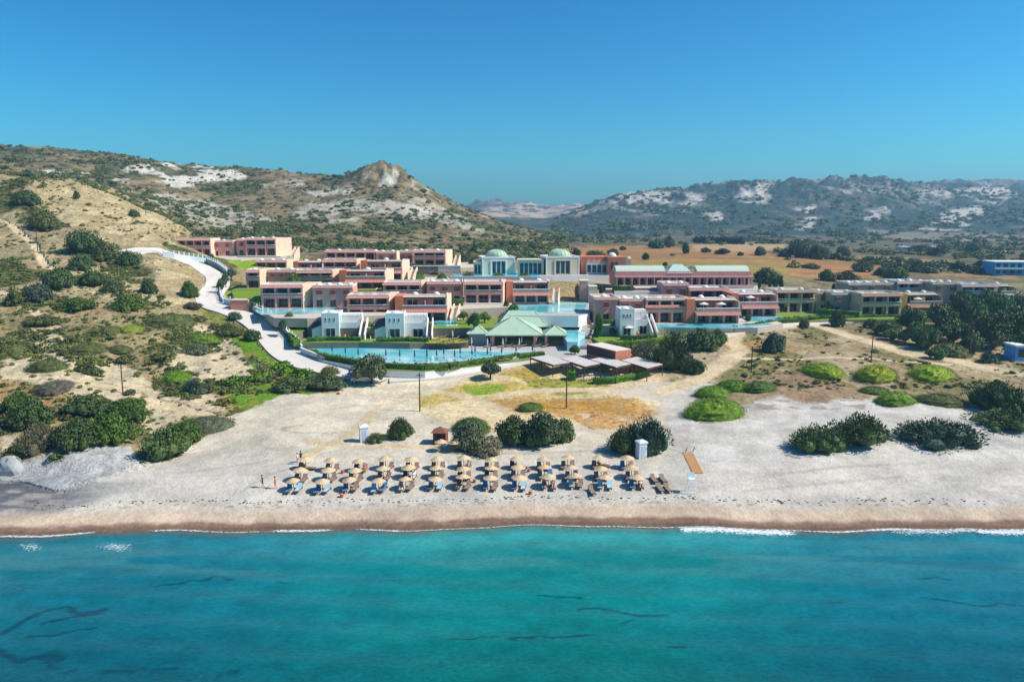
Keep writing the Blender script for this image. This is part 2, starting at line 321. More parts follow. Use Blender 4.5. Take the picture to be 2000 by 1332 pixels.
def build_ground():
    S = np.linspace(-1.02, 1.02, 900)
    Yr = np.concatenate([np.exp(np.linspace(math.log(44), math.log(82), 30))[:-1], np.exp(np.linspace(math.log(82), math.log(330), 430))[:-1], np.exp(np.linspace(math.log(330), math.log(3300), 300))])
    YY, SS = np.meshgrid(Yr, S, indexing='ij'); XX = SS*(YY+4)
    ZZ = E(XX, YY)
    CLIP = PZ([(447,562),(520,553),(516,606),(472,606),(450,594)], 14.0)
    for poly, zz in FILLS:
        a = np.array(poly); bb = (XX > a[:, 0].min()-8) & (XX < a[:, 0].max()+8) & (YY > a[:, 1].min()-8) & (YY < a[:, 1].max()+8)
        dd = dline(XX[bb], YY[bb], poly+[poly[0]]); ins = inpoly(XX[bb], YY[bb], poly); zf = zz-np.where(ins, 0, (1.3 if zz < 12 else .3)*dd)
        if zz > 12: zf = np.where(inpoly(XX[bb], YY[bb], CLIP), zf, -99)
        ZZ[bb] = np.maximum(ZZ[bb], zf)
    U, V = proj(XX, YY, ZZ)
    n1 = fbm(XX/6, YY/6, 51)-.5; n2 = fbm(XX/2.2, YY/2.2, 52)-.5; n3 = fbm(XX/25, YY/25, 53)-.5; nf = fbm(XX/60, YY/90, 54)-.5
    far = sstep(300, 700, YY)
    Up = U + 26*n1*(1-far) + 60*nf*far + 16*n2*(1-far); Vp = V + 16*n1*(1-far) + 10*(fbm(XX/60, YY/60, 57)-.5)*far + 9*n2*(1-far)
    C = np.empty(XX.shape+(3,)); K = np.zeros(XX.shape+(3,))     # K: scrub, rock, sand amounts
    def blend(mask, col, k=None, a=1.0):
        m = (np.asarray(mask, float)*a)[..., None]
        C[:] = C*(1-m) + (lin(col) if isinstance(col, str) else col)*m
        if k is not None: K[:] = K*(1-m) + np.array(k)*m
    j1 = fbm(XX/3.5, YY/3.5, 58, 2)-.5; k1 = 26*(1-far)+30*far; k2 = 15*(1-far)+8*far; UPS = [(Up, Vp), (Up+k1*j1, Vp+k2*j1), (Up-k1*j1, Vp-k2*j1+3*n1)]
    P = lambda pts: (inpoly(*UPS[0], pts)*1.0 + inpoly(*UPS[1], pts) + inpoly(*UPS[2], pts))/3
    C[:] = lin('a8946c'); K[:] = (.5, .3, 0)
    # hills behind
    mott = sstep(.42, .6, fbm(XX/35+3, YY/55, 61, 5)); mott2 = sstep(.45, .62, fbm(XX/16, YY/30, 62, 4))
    blend(YY > 300, '8a7b5a', (.6, .4, 0)); blend(YY > 300, '5b5d3a', None, .75*mott)
    blend((YY > 300), '9c8a68', None, .5*mott2*(1-mott))
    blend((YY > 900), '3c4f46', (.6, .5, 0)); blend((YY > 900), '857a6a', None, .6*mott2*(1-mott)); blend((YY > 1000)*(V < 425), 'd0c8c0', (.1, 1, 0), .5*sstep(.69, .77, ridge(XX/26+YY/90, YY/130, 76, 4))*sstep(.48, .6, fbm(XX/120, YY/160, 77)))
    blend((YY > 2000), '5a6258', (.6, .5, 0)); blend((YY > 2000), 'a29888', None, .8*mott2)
    # plain on the right
    plain = (YY > 300) & (YY < 960) & (U > 1080)
    blend(plain, '75684e', (.6, .0, 0)); blend(plain, '54603a', None, .8*sstep(.45, .62, fbm(XX/40, YY/40, 63)))
    blend(plain & (YY > 620), '6f6858', (.5, .1, 0), .9)
    blend(P([(600,505),(900,505),(1100,500),(1230,495),(1230,530),(880,530),(600,500)]), 'a88650', (.3, 0, 0), .8)
    FIELD = [(1090,484),(1220,478),(1330,484),(1450,486),(1540,500),(1640,510),(1740,520),(1720,545),(1600,553),(1480,548),(1440,520),(1250,520),(1180,512),(1090,500)]
    fl = P(FIELD); blend(fl, 'a57c50', (.03, 0, .1)); blend(fl, '8c6840', None, .6*sstep(.4, .65, fbm(XX/50, YY/9, 64)))
    blend(fl * (V > 508) * (U < 1540), '8f8a42', None, .75*sstep(.35, .55, fbm(XX/30, YY/12, 65)))
    blend(P([(1345,477),(1440,474),(1535,476),(1545,488),(1450,493),(1350,489)]), 'b0946c', (.02, 0, 0))
    for pl in ([(1680,500),(1760,502),(1870,512),(1860,522),(1760,512),(1680,508)], [(1700,512),(1780,516),(1780,524),(1720,520)], [(1810,530),(1990,540),(1990,548),(1815,538)], [(1540,545),(1700,552),(1690,566),(1540,562)]):
        blend(P(pl), '9c8058', (.05, 0, 0))
    # bare chalk on the hills
    chalk = sstep(.49, .56, .5*ridge(XX/22, YY/26, 71, 4)+.5*fbm(XX/45, YY/30, 74))
    for pl, a in (([(215,352),(255,322),(360,317),(440,327),(475,346),(430,352),(380,358),(340,368),(300,366),(290,345),(240,358)], 1.0),
                  ([(80,335),(130,328),(190,340),(160,350),(100,345)], .9), ([(690,352),(745,328),(765,330),(800,345),(850,372),(830,376),(790,360),(770,368),(740,366),(730,352)], .75*sstep(.36, .56, fbm(XX/7, YY/30, 78))),
                  ([(590,368),(640,362),(700,366),(690,378),(620,385)], .7), ([(500,352),(600,352),(600,366),(520,372)], .6),
                  ([(250,375),(330,380),(420,395),(520,420),(560,440),(450,450),(380,440),(300,400)], .55), ([(600,395),(700,385),(800,390),(850,420),(800,440),(650,440),(560,430)], .55),
                  ([(780,375),(860,395),(920,425),(980,450),(930,455),(840,430)], .45)):
        blend(P(pl), 'e2dccd', (.12, 1, 0), a*chalk)
    for pl in ([(1180,372),(1300,372),(1300,400),(1190,402)], [(1330,378),(1390,376),(1380,400),(1320,398)], [(1430,358),(1500,360),(1490,400),(1430,396)], [(1880,366),(1965,364),(1965,398),(1880,392)], [(1800,370),(1860,372),(1850,384),(1800,382)],
               [(1560,410),(1600,400),(1590,450),(1550,450)], [(1690,410),(1730,405),(1720,430),(1680,430)], [(1830,420),(1900,400),(1930,420),(1860,450),(1800,450)], [(1370,415),(1400,410),(1400,430),(1370,430)]):
        blend(P(pl), 'cfc6bc', (.1, 1, 0), .95*sstep(.50, .58, .5*ridge(XX/50, YY/60, 72, 4)+.5*fbm(XX/40, YY/50, 75)))
    blend(P([(1080,398),(1140,392),(1140,425),(950,425),(940,400),(1000,395)]), 'c9b096', (.1, .8, 0), sstep(.56, .66, ridge(XX/50, YY/80, 73)))
    blend(P([(1700,448),(1760,452),(1900,455),(2010,462),(2010,472),(1880,468),(1750,470),(1700,465)]), '9a8c78', (.1, .6, 0), .7)
    # near slopes on the left
    left = (YY < 345) & (YY > 112) & ((Up < 470) | ((Up < 640) & (V > 690)))
    blend(left, 'a8966e', (.8, .35, 0)); g1 = sstep(.42, .55, fbm(XX/11, YY/14, 81, 5)); g2 = sstep(.5, .64, fbm(XX/5, YY/6, 82, 4))
    blend(left, '565c2c', (1, .1, 0), .95*g1); blend(left, '77704a', None, .6*g2)
    blend(left & (YY > 200) & (U < 330), 'b8a683', (.35, .6, 0), .55*(1-g1))
    for pl in ([(85,350),(130,345),(190,352),(250,385),(320,412),(375,455),(345,476),(265,482),(215,478),(150,450),(100,420),(60,400),(50,365)], [(300,505),(400,528),(432,545),(405,580),(375,590),(330,600),(290,590),(270,560),(310,540)],
               [(160,520),(230,540),(300,580),(240,600),(150,560),(100,520)]):
        blend(P(pl), 'd2bf93', (.12, .8, 0)); blend(P(pl), 'b09a70', None, .7*sstep(.55, .7, ridge(XX/9, YY/16, 83)))
    for pl in ([(60,640),(120,655),(130,690),(60,680)], [(0,700),(120,690),(260,720),(300,750),(260,790),(100,760),(0,740)], [(350,680),(440,690),(500,710),(470,740),(400,760),(340,745),(320,710)], [(290,760),(420,770),(440,800),(360,820),(300,850),(260,830)], [(0,845),(40,850),(45,880),(0,885)],
               [(360,620),(420,640),(480,680),(520,720),(500,740),(420,690)]):
        blend(P(pl), 'd0bf9f', (.12, .3, .3), .9)
    blend(P([(0,740),(110,760),(150,790),(60,800),(0,790)]), 'b08a5c', (.3, 0, .2), .7)
    # green verge below the road
    verge = P([(415,600),(470,640),(520,690),(560,715),(640,728),(685,745),(670,770),(600,775),(500,800),(440,790),(450,770),(500,735),(480,700),(430,640),(395,615)])
    blend(verge, '5f8a1e', (.35, 0, 0)); blend(verge, '8f7f3c', None, .8*sstep(.48, .6, fbm(XX/4, YY/5, 84))); blend(verge * (V < 660), '8c7e48', (.9, 0, 0), .7)
    # flat behind the beach, centre
    cen = (1-sstep(160, 172, YY+8*n1))*sstep(106, 112, YY)*sstep(600, 680, U+90*n1)*(1-sstep(1290, 1350, U+60*n1))
    blend(cen, 'd3bf97', (.1, 0, .4))
    # right-hand dunes
    rd = (1-sstep(280, 320, YY+30*n1))*sstep(114, 122, YY)*sstep(1290, 1350, U+60*n1) ; blend(rd, 'a99878', (.55, 0, .3)); r1 = sstep(.47, .6, fbm(XX/8, YY/10, 85, 5))
    blend(rd, '6e6b36', (.9, 0, 0), .8*r1); blend(rd, '8f7a5a', None, .6*sstep(.5, .62, fbm(XX/4, YY/5, 86)))
    blend(rd * (YY > 205), '6d6a48', (.7, 0, 0), .6)
    blend(P([(1300,650),(1430,655),(1470,690),(1420,720),(1330,705)]), 'b9a68a', (.35, 0, .3), .8)
    blend(P([(1380,665),(1470,668),(1600,680),(1460,695)]), 'a2793f', (.5, 0, 0), .6)
    blend(P([(1480,745),(1600,730),(1700,770),(1640,800),(1560,790),(1490,775)]), '9d8066', (.4, 0, 0), .75)
    # beach sand
    BEACH = [(-900,1400),(-900,925),(-100,925),(20,920),(60,902),(150,880),(252,868),(275,905),(330,900),(400,850),(450,815),(500,790),(560,768),(640,770),(690,755),(760,790),(840,812),(880,835),(1000,845),(1120,830),(1200,812),(1270,800),(1290,785),(1200,770),(1250,748),(1340,745),(1400,752),(1350,790),(1360,815),(1470,790),(1530,775),(1620,790),(1700,775),(1760,785),(1880,790),(2000,830),(2900,840),(2900,1400)]
    sand = P(BEACH)*(YY < 165); sc = lin('c5bdb1'); blend(sand, sc, (0, 0, 1))
    blend(sand, 'aaa49e', None, .45*sstep(.4, .7, fbm(XX/14, YY/5, 91))); blend(sand * (U < 1300), 'cfc0a4', None, .55*sstep(950, 830, V))
    blend(sand * (U > 1350) * (V < 900), 'c9c3bc', None, .7*sstep(.35, .6, n1+.5))
    blend(sand * (U > 1450) * (V < 800), '8f8270', (.3, 0, .5), .7*sstep(.52, .62, fbm(XX/2.4, YY/2, 92)))
    blend(P([(1000,800),(1060,782),(1150,782),(1250,785),(1290,800),(1240,835),(1180,850),(1120,820),(1050,810)]), 'b98a4a', (.5, 0, .2), .85*sstep(.35, .55, n2+.55))
    blend(P([(940,780),(1010,775),(1250,775),(1230,800),(1100,805),(960,800)]), 'b3863c', (.4, 0, 0), .75)
    blend(P([(805,790),(850,765),(930,745),(1000,745),(1070,755),(1060,775),(960,772),(880,785)]), 'b9a24e', (.25, 0, 0), .85); blend(P([(905,758),(950,748),(990,752),(985,768),(915,775)]), '7f9a2c', (.2, 0, 0), .9)
    blend(P([(1020,740),(1110,735),(1180,745),(1200,760),(1100,770),(1040,758)]), '88892c', (.6, 0, 0), .9); blend(P([(960,730),(1040,718),(1090,725),(1030,742)]), 'ac9138', (.5, 0, 0), .9)
    for cu, cv, ru, rv in ((545,866,42,13), (545,866,36,10), (620,838,70,9), (620,838,62,7)):
        ang = np.arctan2((V-cv)/rv, (U-cu)/ru); rr = np.hypot((U-cu)/ru, (V-cv)/rv); blend(sand*(np.abs(rr-1) < .055)*(np.cos(ang-2.4) > -.25), '8f877c', None, .55)
    for q_, w2 in (([(640,800),(720,790),(820,770)], .35), ([(560,820),(640,800),(760,778)], .3), ([(1290,870),(1330,884),(1400,900)], .3), ([(1500,930),(1640,912),(1800,905)], .5), ([(1450,960),(1600,945),(1760,930)], .35), ([(300,930),(420,915),(520,900)], .4), ([(600,905),(520,930),(470,960)], .3), ([(1225,885),(1150,880),(1050,885),(900,885)], .5)):
        blend(sand*(dline(XX, YY, W(q_))+.35*n2 < w2), 'a39b8f', None, .45)
    # dark wet silt and bank on the left
    q_ = 1-sstep(.55, 1.25, np.hypot((U+20-26*n1)/215, (V-968+14*n2+.10*U)/46)); st_ = .6+.4*sstep(.35, .6, fbm((XX+YY*.6)/2.5, YY/.8, 95)); blend(q_*st_*(V < 1025), '4c5058', (0, 0, 1), .9)
    q_ = 1-sstep(.3, 1.2, np.hypot((U-180-30*n1)/110, (V-965+12*n2+.25*(U-180))/22)); blend(q_*st_, '7b7c80', (0, 0, 1), .6)
    blend(P([(-300,870),(40,880),(255,865),(270,905),(120,960),(40,940),(-300,935)]) * sand, 'bdc0c2', (0, .6, .4), .7)
    # wet strand
    dS = YY - shoreY(XX); t = dS + 1.2*n2 + .8*n1
    m = (YY < 112)
    blend(m, 'c0a488', (0, 0, .8), .7*(1-sstep(3.2, 5.6, t))); blend(m, '86695a', (0, 0, .7), (1-sstep(1.0, 2.0, t))); blend(m & (dS < .5), '6b5a48', (0, 0, .7), .8)
    blend(m & (t > 4.8) & (t < 5.4), '6a5a48', None, .5*sstep(.58, .7, fbm(XX/.7, YY/.35, 93, 2)))
    # roads of beaten earth
    for pts, wd in DIRT:
        d = dline(XX, YY, W(pts)) + n2*1.6
        blend(d < wd*.5+1, 'cdb895', (.02, 0, .6), 1-sstep(wd*.35, wd*.62, d))
    blend(inpoly(Up, Vp, [(640,742),(760,738),(930,728),(900,745),(820,780),(800,800),(700,790),(660,765)]) * (YY < 170), 'd6c9b0', (0, 0, .6), .85)
    blend(inpoly(U, V, [(740,790),(790,768),(930,735),(935,740),(800,780),(640,880),(600,905),(590,900)]) * (YY < 166), 'b7a68b', None, .35)
    blend(inpoly(Up, Vp, [(430,500),(560,500),(640,520),(640,545),(560,545),(480,530)]), '86a02a', (.05, 0, 0)); blend(inpoly(Up, Vp, [(436,570),(500,560),(515,602),(470,606),(440,600)]), '7f9a2c', (.05, 0, 0))
    C *= (1 + .16*n2 + .10*n1)[..., None]; C[:] = np.clip(C, .01, .8)
    # drop the sheet under the sea and off the edges
    nr, nc = XX.shape; me = bpy.data.meshes.new('ground'); co = np.stack([XX, YY, ZZ], -1).reshape(-1, 3)
    me.vertices.add(nr*nc); me.vertices.foreach_set('co', co.ravel())
    i = np.arange(nr*nc).reshape(nr, nc); q = np.stack([i[:-1, :-1], i[:-1, 1:], i[1:, 1:], i[1:, :-1]], -1).reshape(-1, 4); nq = len(q)
    me.loops.add(nq*4); me.loops.foreach_set('vertex_index', q.ravel().astype(np.int32)); me.polygons.add(nq)
    me.polygons.foreach_set('loop_start', np.arange(0, nq*4, 4, dtype=np.int32)); me.polygons.foreach_set('loop_total', np.full(nq, 4, np.int32)); me.polygons.foreach_set('use_smooth', np.ones(nq, bool))
    me.update(calc_edges=True)
    for nm_, arr in (('soil', C), ('kinds', K)):
        a = me.color_attributes.new(nm_, 'FLOAT_COLOR', 'POINT'); a.data.foreach_set('color', np.concatenate([arr, np.ones(arr.shape[:2]+(1,))], -1).ravel().astype(np.float32))
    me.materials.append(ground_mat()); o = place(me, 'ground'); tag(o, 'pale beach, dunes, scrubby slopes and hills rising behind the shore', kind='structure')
    return o
def ground_mat():
    m = bpy.data.materials.new('ground'); m.use_nodes = True; nt = m.node_tree; p = nt.nodes['Principled BSDF']; L = nt.links.new
    p.inputs['Roughness'].default_value = .95; p.inputs['Specular IOR Level'].default_value = .12
    at = N(nt, 'ShaderNodeAttribute', attribute_name='soil'); ak = N(nt, 'ShaderNodeAttribute', attribute_name='kinds')
    sx = N(nt, 'ShaderNodeSeparateColor'); L(ak.outputs['Color'], sx.inputs[0]); geo = N(nt, 'ShaderNodeNewGeometry')
    pos = geo.outputs['Position']
    def M(op, a, b=None, c=None, clamp=False):
        n = N(nt, 'ShaderNodeMath', operation=op, use_clamp=clamp)
        for k, x in enumerate((a, b, c)):
            if x is None: continue
            if isinstance(x, (int, float)): n.inputs[k].default_value = x
            else: L(x, n.inputs[k])
        return n.outputs[0]
    # scale of the detail grows with distance inland (tussocks close by, whole bushes on the hills)
    sp = N(nt, 'ShaderNodeSeparateXYZ'); L(pos, sp.inputs[0])
    def layer(scale, det, dist=0):
        n = N(nt, 'ShaderNodeTexNoise', i_Scale=scale, i_Detail=det, i_Roughness=.62); L(pos, n.inputs['Vector']); return n.outputs['Fac']
    def vor(scale):
        n = N(nt, 'ShaderNodeTexVoronoi', i_Scale=scale, i_Randomness=1.0); L(pos, n.inputs['Vector']); return n
    near_ = M('SUBTRACT', 1.0, M('DIVIDE', M('SUBTRACT', sp.outputs[1], 180.0), 220.0, clamp=True))
    def ms(x, a, b):
        n = N(nt, 'ShaderNodeMapRange', interpolation_type='SMOOTHSTEP'); L(x, n.inputs[0]); n.inputs[1].default_value = a; n.inputs[2].default_value = b; return n.outputs[0]
    def mixc(f, a, b, bt='MIX'):
        n = N(nt, 'ShaderNodeMix', data_type='RGBA', blend_type=bt)
        if isinstance(f, (int, float)): n.inputs['Factor'].default_value = f
        else: L(f, n.inputs['Factor'])
        for k, x in ((6, a), (7, b)):
            if isinstance(x, tuple): n.inputs[k].default_value = x
            else: L(x, n.inputs[k])
        return n.outputs[2]
    fine = layer(1.1, 6); mid = layer(.16, 6); big = layer(.045, 5)
    col = at.outputs['Color']
    col = mixc(M('SUBTRACT', 1.0, M('MULTIPLY', sx.outputs[2], .65)), col, mixc(1.0, col, mixc(ms(fine, .3, .7), (.72, .70, .68, 1), (1.22, 1.2, 1.18, 1)), 'MULTIPLY'))
    col = mixc(1.0, col, mixc(ms(mid, .3, .7), (.82, .82, .82, 1), (1.15, 1.14, 1.12, 1)), 'MULTIPLY')
    # small tussocks
    v1 = vor(.55); v2 = vor(.13); v3 = vor(.06)
    t1 = M('MULTIPLY', ms(v1.outputs['Distance'], .42, .22), M('MULTIPLY', sx.outputs[0], ms(mid, .42, .56)))
    colr = mixc(v1.outputs['Color'], (.030, .048, .014, 1), (.14, .12, .055, 1))
    col = mixc(M('MULTIPLY', t1, near_), col, colr)
    farf = M('SUBTRACT', 1.0, near_)
    t2 = M('MULTIPLY', ms(M('ADD', v2.outputs['Distance'], M('MULTIPLY', M('SUBTRACT', fine, .5), .5)), .5, .28), M('MULTIPLY', sx.outputs[0], ms(big, .38, .52)))
    col = mixc(M('MULTIPLY', t2, farf), col, (.030, .042, .018, 1))
    t3 = M('MULTIPLY', ms(M('ADD', v3.outputs['Distance'], M('MULTIPLY', M('SUBTRACT', mid, .5), .5)), .5, .3), M('MULTIPLY', sx.outputs[0], farf))
    col = mixc(M('MULTIPLY', t3, .7), col, (.034, .044, .022, 1))
    # sand pits and pebbles
    foot = N(nt, 'ShaderNodeTexNoise', i_Scale=2.6, i_Detail=3.0); L(pos, foot.inputs['Vector'])
    col = mixc(M('MULTIPLY', sx.outputs[2], .24), col, mixc(1.0, col, mixc(ms(foot.outputs['Fac'], .36, .6), (.70, .70, .72, 1), (1.15, 1.14, 1.12, 1)), 'MULTIPLY'))
    L(col, p.inputs['Base Color'])
    # relief
    rk = N(nt, 'ShaderNodeTexNoise', i_Scale=.22, i_Detail=8.0, i_Roughness=.7); L(pos, rk.inputs['Vector'])
    hgt = M('ADD', M('MULTIPLY', foot.outputs['Fac'], M('MULTIPLY', sx.outputs[2], .12)), M('MULTIPLY', fine, M('SUBTRACT', .5, M('MULTIPLY', sx.outputs[2], .35))))
    hgt = M('ADD', hgt, M('MULTIPLY', rk.outputs['Fac'], M('MULTIPLY', sx.outputs[1], 5.0)))
    hgt = M('ADD', hgt, M('MULTIPLY', M('ADD', t2, t3), M('MULTIPLY', farf, 2.5)))
    hgt = M('ADD', hgt, M('MULTIPLY', M('MULTIPLY', t1, near_), .5))
    b = N(nt, 'ShaderNodeBump', i_Strength=.75, i_Distance=1.0); L(hgt, b.inputs['Height']); L(b.outputs[0], p.inputs['Normal'])
    return m
GROUND = build_ground()

# ------------------------------------------------------------ sea
def build_sea():
    fx = np.arange(-110, 110.1, .35); fy = np.concatenate([np.arange(30, 60, .8), np.arange(60, 92.6, .2)])
    XX, YY = np.meshgrid(fx, fy); U, V = proj(XX, YY, 0*XX)
    d = shoreY(XX) - YY; zb = E0(XX, YY)
    n = fbm(XX/7, YY/7, 101)-.5; nn = fbm(XX/1.3, YY/.9, 102, 3)-.5; n9 = fbm(XX/20, YY/12, 103)-.5
    t = sstep(0, 34, d+7*n9)[..., None]
    c = lin('33908e')*(1-sstep(1.5, 11, d+3*n))[..., None] + lin('08716e')*sstep(1.5, 11, d+3*n)[..., None]
    c = c*(1-.0*t)
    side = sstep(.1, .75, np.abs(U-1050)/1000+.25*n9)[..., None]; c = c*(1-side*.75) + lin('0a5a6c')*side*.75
    gr = (sstep(.52, .68, fbm(XX/11, YY/5, 104))*sstep(5, 16, d)*(1-side[..., 0]))[..., None]; c = c*(1-.5*gr) + lin('0a7a74')*.5*gr
    deep = sstep(17, 34, d)[..., None]; c = c*(1-.34*deep)
    mot = (fbm(XX/2.2, YY/1.4, 111, 4)-.5)[..., None]; c = c*(1+.5*mot)*(1+.18*n9[..., None])*1.12; sandc = (sstep(.50, .62, fbm(XX/16, YY/3.5, 109))*sstep(2.5, 5, d)*(1-sstep(9, 16, d)))[..., None]; c = c*(1-.3*sandc) + lin('4f8a86')*.3*sandc
    weed = np.zeros(XX.shape)
    for pl, wd in (([(0,1235),(60,1205),(100,1190),(130,1185),(160,1197),(205,1190)], 5), ([(90,1215),(150,1202),(200,1196)], 3), ([(60,1240),(100,1242),(130,1232),(185,1228)], 3.4),
                   ([(-20,1262),(10,1280),(40,1290),(100,1276),(115,1288)], 7), ([(80,1280),(90,1300),(140,1316),(220,1308),(280,1308),(350,1303)], 4), ([(390,1318),(420,1314),(465,1312)], 3),
                   ([(300,1145),(350,1140),(400,1131),(420,1128),(450,1133)], 3), ([(540,1136),(575,1138)], 2), ([(740,1138),(770,1136)], 2), ([(1050,1162),(1090,1166),(1128,1167)], 2.6), ([(1125,1192),(1175,1186),(1215,1197),(1305,1203)], 3.6),
                   ([(1000,1245),(1080,1243),(1165,1237)], 3), ([(880,1248),(1000,1245)], 2), ([(1215,1218),(1232,1212)], 2.5), ([(1800,1125),(1830,1123),(1860,1130)], 2.6), ([(1800,1168),(1850,1172),(1915,1186),(1960,1180),(2010,1184)], 3.6), ([(1300,1265),(1330,1266)], 3), ([(1620,1176),(1650,1177)], 2)):
        q = [onZ(a, b, 0)[:2] for a, b in pl]
        dd = dline(XX+1.3*n, YY+1.1*nn+.8*n, q); wm = wd/17*(1+1.1*nn)
        weed = np.maximum(weed, (1-sstep(wm*.5, wm*1.5, dd))*.8)
    c = c*(1-weed[..., None]) + lin('083844')*weed[..., None]
    swell = .06*np.sin((YY*1.3+XX*.12+2*n9)) + .05*(fbm(XX/2.5, YY/1.0, 105, 3)-.5)
    brk = np.exp(-((d-1.6-.8*n9)/.7)**2)*.16
    ZZ = swell*sstep(0, 6, d) + brk - .02
    foam = np.clip(.64*np.exp(-((d-.55)/(.26+.5*np.clip(sstep(.35, .7, fbm(XX/9, YY*0, 106)), 0, 1)))**2)*sstep(.10, .48, fbm(XX/5, YY*0+3, 107)), 0, 1)
    patch = sstep(.45, .6, fbm(XX/8, YY*0+9, 108))*np.exp(-((d-1.4)/1.2)**2)*(U > 960)
    foam2 = np.maximum(foam, .72*patch)
    for cx, cy, rx, ry in ((60,1068,45,14), (228,1068,62,16)):
        foam2 = np.maximum(foam2, .47*(1-sstep(.1, 1.2, np.hypot((U-cx)/rx, (V-cy)/ry))))
    foam2 = np.maximum(foam2, .5*np.exp(-((d-.3)/.3)**2)*sstep(0, 500, 400-U)); foam2 = np.maximum(foam2, .6*np.exp(-((d-1.3-n*1.5)/1.3)**2)*sstep(1650, 1800, U))
    nr, nc = XX.shape; vs = np.stack([XX, YY, ZZ], -1).reshape(-1, 3); i = np.arange(nr*nc).reshape(nr, nc)
    q = np.stack([i[:-1, :-1], i[:-1, 1:], i[1:, 1:], i[1:, :-1]], -1).reshape(-1, 4)
    me = bpy.data.meshes.new('sea'); me.from_pydata(vs.tolist(), [], q.tolist())
    me.polygons.foreach_set('use_smooth', np.ones(len(q), bool))
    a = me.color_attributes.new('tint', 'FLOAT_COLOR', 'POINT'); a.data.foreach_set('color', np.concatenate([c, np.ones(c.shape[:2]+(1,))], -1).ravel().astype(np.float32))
    a = me.color_attributes.new('edge', 'FLOAT_COLOR', 'POINT'); ed = sstep(-.15, 3.4, d)
    a.data.foreach_set('color', np.stack([foam2, ed, 0*ed, 0*ed+1], -1).ravel().astype(np.float32))
    m = bpy.data.materials.new('sea water'); m.use_nodes = True; nt = m.node_tree; p = nt.nodes['Principled BSDF']; L = nt.links.new
    p.inputs['Roughness'].default_value = .12; p.inputs['IOR'].default_value = 1.33; p.inputs['Specular IOR Level'].default_value = .5
    ti = N(nt, 'ShaderNodeAttribute', attribute_name='tint'); eg = N(nt, 'ShaderNodeAttribute', attribute_name='edge'); sx = N(nt, 'ShaderNodeSeparateColor'); L(eg.outputs['Color'], sx.inputs[0])
    geo = N(nt, 'ShaderNodeNewGeometry'); mp = N(nt, 'ShaderNodeMapping'); mp.inputs['Scale'].default_value = (1, 1.7, 1); mp.inputs['Rotation'].default_value = (0, 0, .12); L(geo.outputs['Position'], mp.inputs[0])
    n1 = N(nt, 'ShaderNodeTexNoise', i_Scale=1.6, i_Detail=6.0, i_Roughness=.65, i_Distortion=.4); L(mp.outputs[0], n1.inputs['Vector'])
    n2 = N(nt, 'ShaderNodeTexNoise', i_Scale=3.2, i_Detail=5.0, i_Roughness=.75, i_Distortion=.8); L(mp.outputs[0], n2.inputs['Vector'])
    vr = N(nt, 'ShaderNodeTexVoronoi', i_Scale=2.2); L(mp.outputs[0], vr.inputs['Vector'])
    def M(op, a, b):
        n = N(nt, 'ShaderNodeMath', operation=op)
        for k, x in enumerate((a, b)):
            if isinstance(x, (int, float)): n.inputs[k].default_value = x
            else: L(x, n.inputs[k])
        return n.outputs[0]
    mr = N(nt, 'ShaderNodeMapRange', interpolation_type='SMOOTHSTEP'); L(n1.outputs['Fac'], mr.inputs[0]); mr.inputs[1].default_value = .3; mr.inputs[2].default_value = .7; mr.inputs[3].default_value = .84; mr.inputs[4].default_value = 1.16
    mu = N(nt, 'ShaderNodeMix', data_type='RGBA', blend_type='MULTIPLY'); mu.inputs['Factor'].default_value = 1; L(ti.outputs['Color'], mu.inputs[6])
    cb = N(nt, 'ShaderNodeCombineColor'); [L(mr.outputs[0], cb.inputs[k]) for k in range(3)]; L(cb.outputs[0], mu.inputs[7])
    fm = M('SUBTRACT', M('ADD', sx.outputs[0], M('MULTIPLY', n2.outputs['Fac'], 2.2)), 1.56); fr = N(nt, 'ShaderNodeMapRange', interpolation_type='SMOOTHSTEP'); L(fm, fr.inputs[0]); fr.inputs[1].default_value = .0; fr.inputs[2].default_value = .16
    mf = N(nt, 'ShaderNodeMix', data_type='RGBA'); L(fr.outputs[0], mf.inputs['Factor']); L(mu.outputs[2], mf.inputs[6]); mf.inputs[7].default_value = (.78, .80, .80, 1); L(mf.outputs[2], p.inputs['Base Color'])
    rr = M('ADD', M('MULTIPLY', fr.outputs[0], .6), .1); L(rr, p.inputs['Roughness'])
    b = N(nt, 'ShaderNodeBump', i_Strength=.3, i_Distance=.3); L(M('ADD', n1.outputs['Fac'], M('MULTIPLY', n2.outputs['Fac'], .35)), b.inputs['Height']); L(b.outputs[0], p.inputs['Normal'])
    al = M('MAXIMUM', sx.outputs[1], fr.outputs[0]); L(al, p.inputs['Alpha'])
    me.materials.append(m); o = place(me, 'sea'); tag(o, 'clear turquoise sea with dark weed streaks and a thin line of surf', kind='structure')
    # the open sea beyond the detailed strip
    b_ = MB(); b_.box(-900, 900, -900, 30.0, -3, -.03); b_.box(-900, -110.0, 30.002, 92, -3, -.03); b_.box(110.0, 900, 30.002, 92, -3, -.03)
    ms = mat('open water', '0a5f74', rough=.12, var=.15, scale=.05, bump=.3, bscale=1.5); o = b_.build('open_sea', ms); tag(o, 'open turquoise sea off the beach', kind='structure')
build_sea()
# air
hb = MB(); hb.box(-3600, 3600, -950, 3500, -9, 190)
hm = bpy.data.materials.new('air'); hm.use_nodes = True; hn = hm.node_tree; hn.nodes.remove(hn.nodes['Principled BSDF'])
pv = hn.nodes.new('ShaderNodeVolumePrincipled'); pv.inputs['Color'].default_value = (.36, .68, .98, 1); pv.inputs['Density'].default_value = .00024; pv.inputs['Anisotropy'].default_value = .2
hn.links.new(pv.outputs[0], hn.nodes['Material Output'].inputs['Volume'])
tag(hb.build('haze', hm), 'thin bluish summer haze over the bay and hills', kind='stuff')
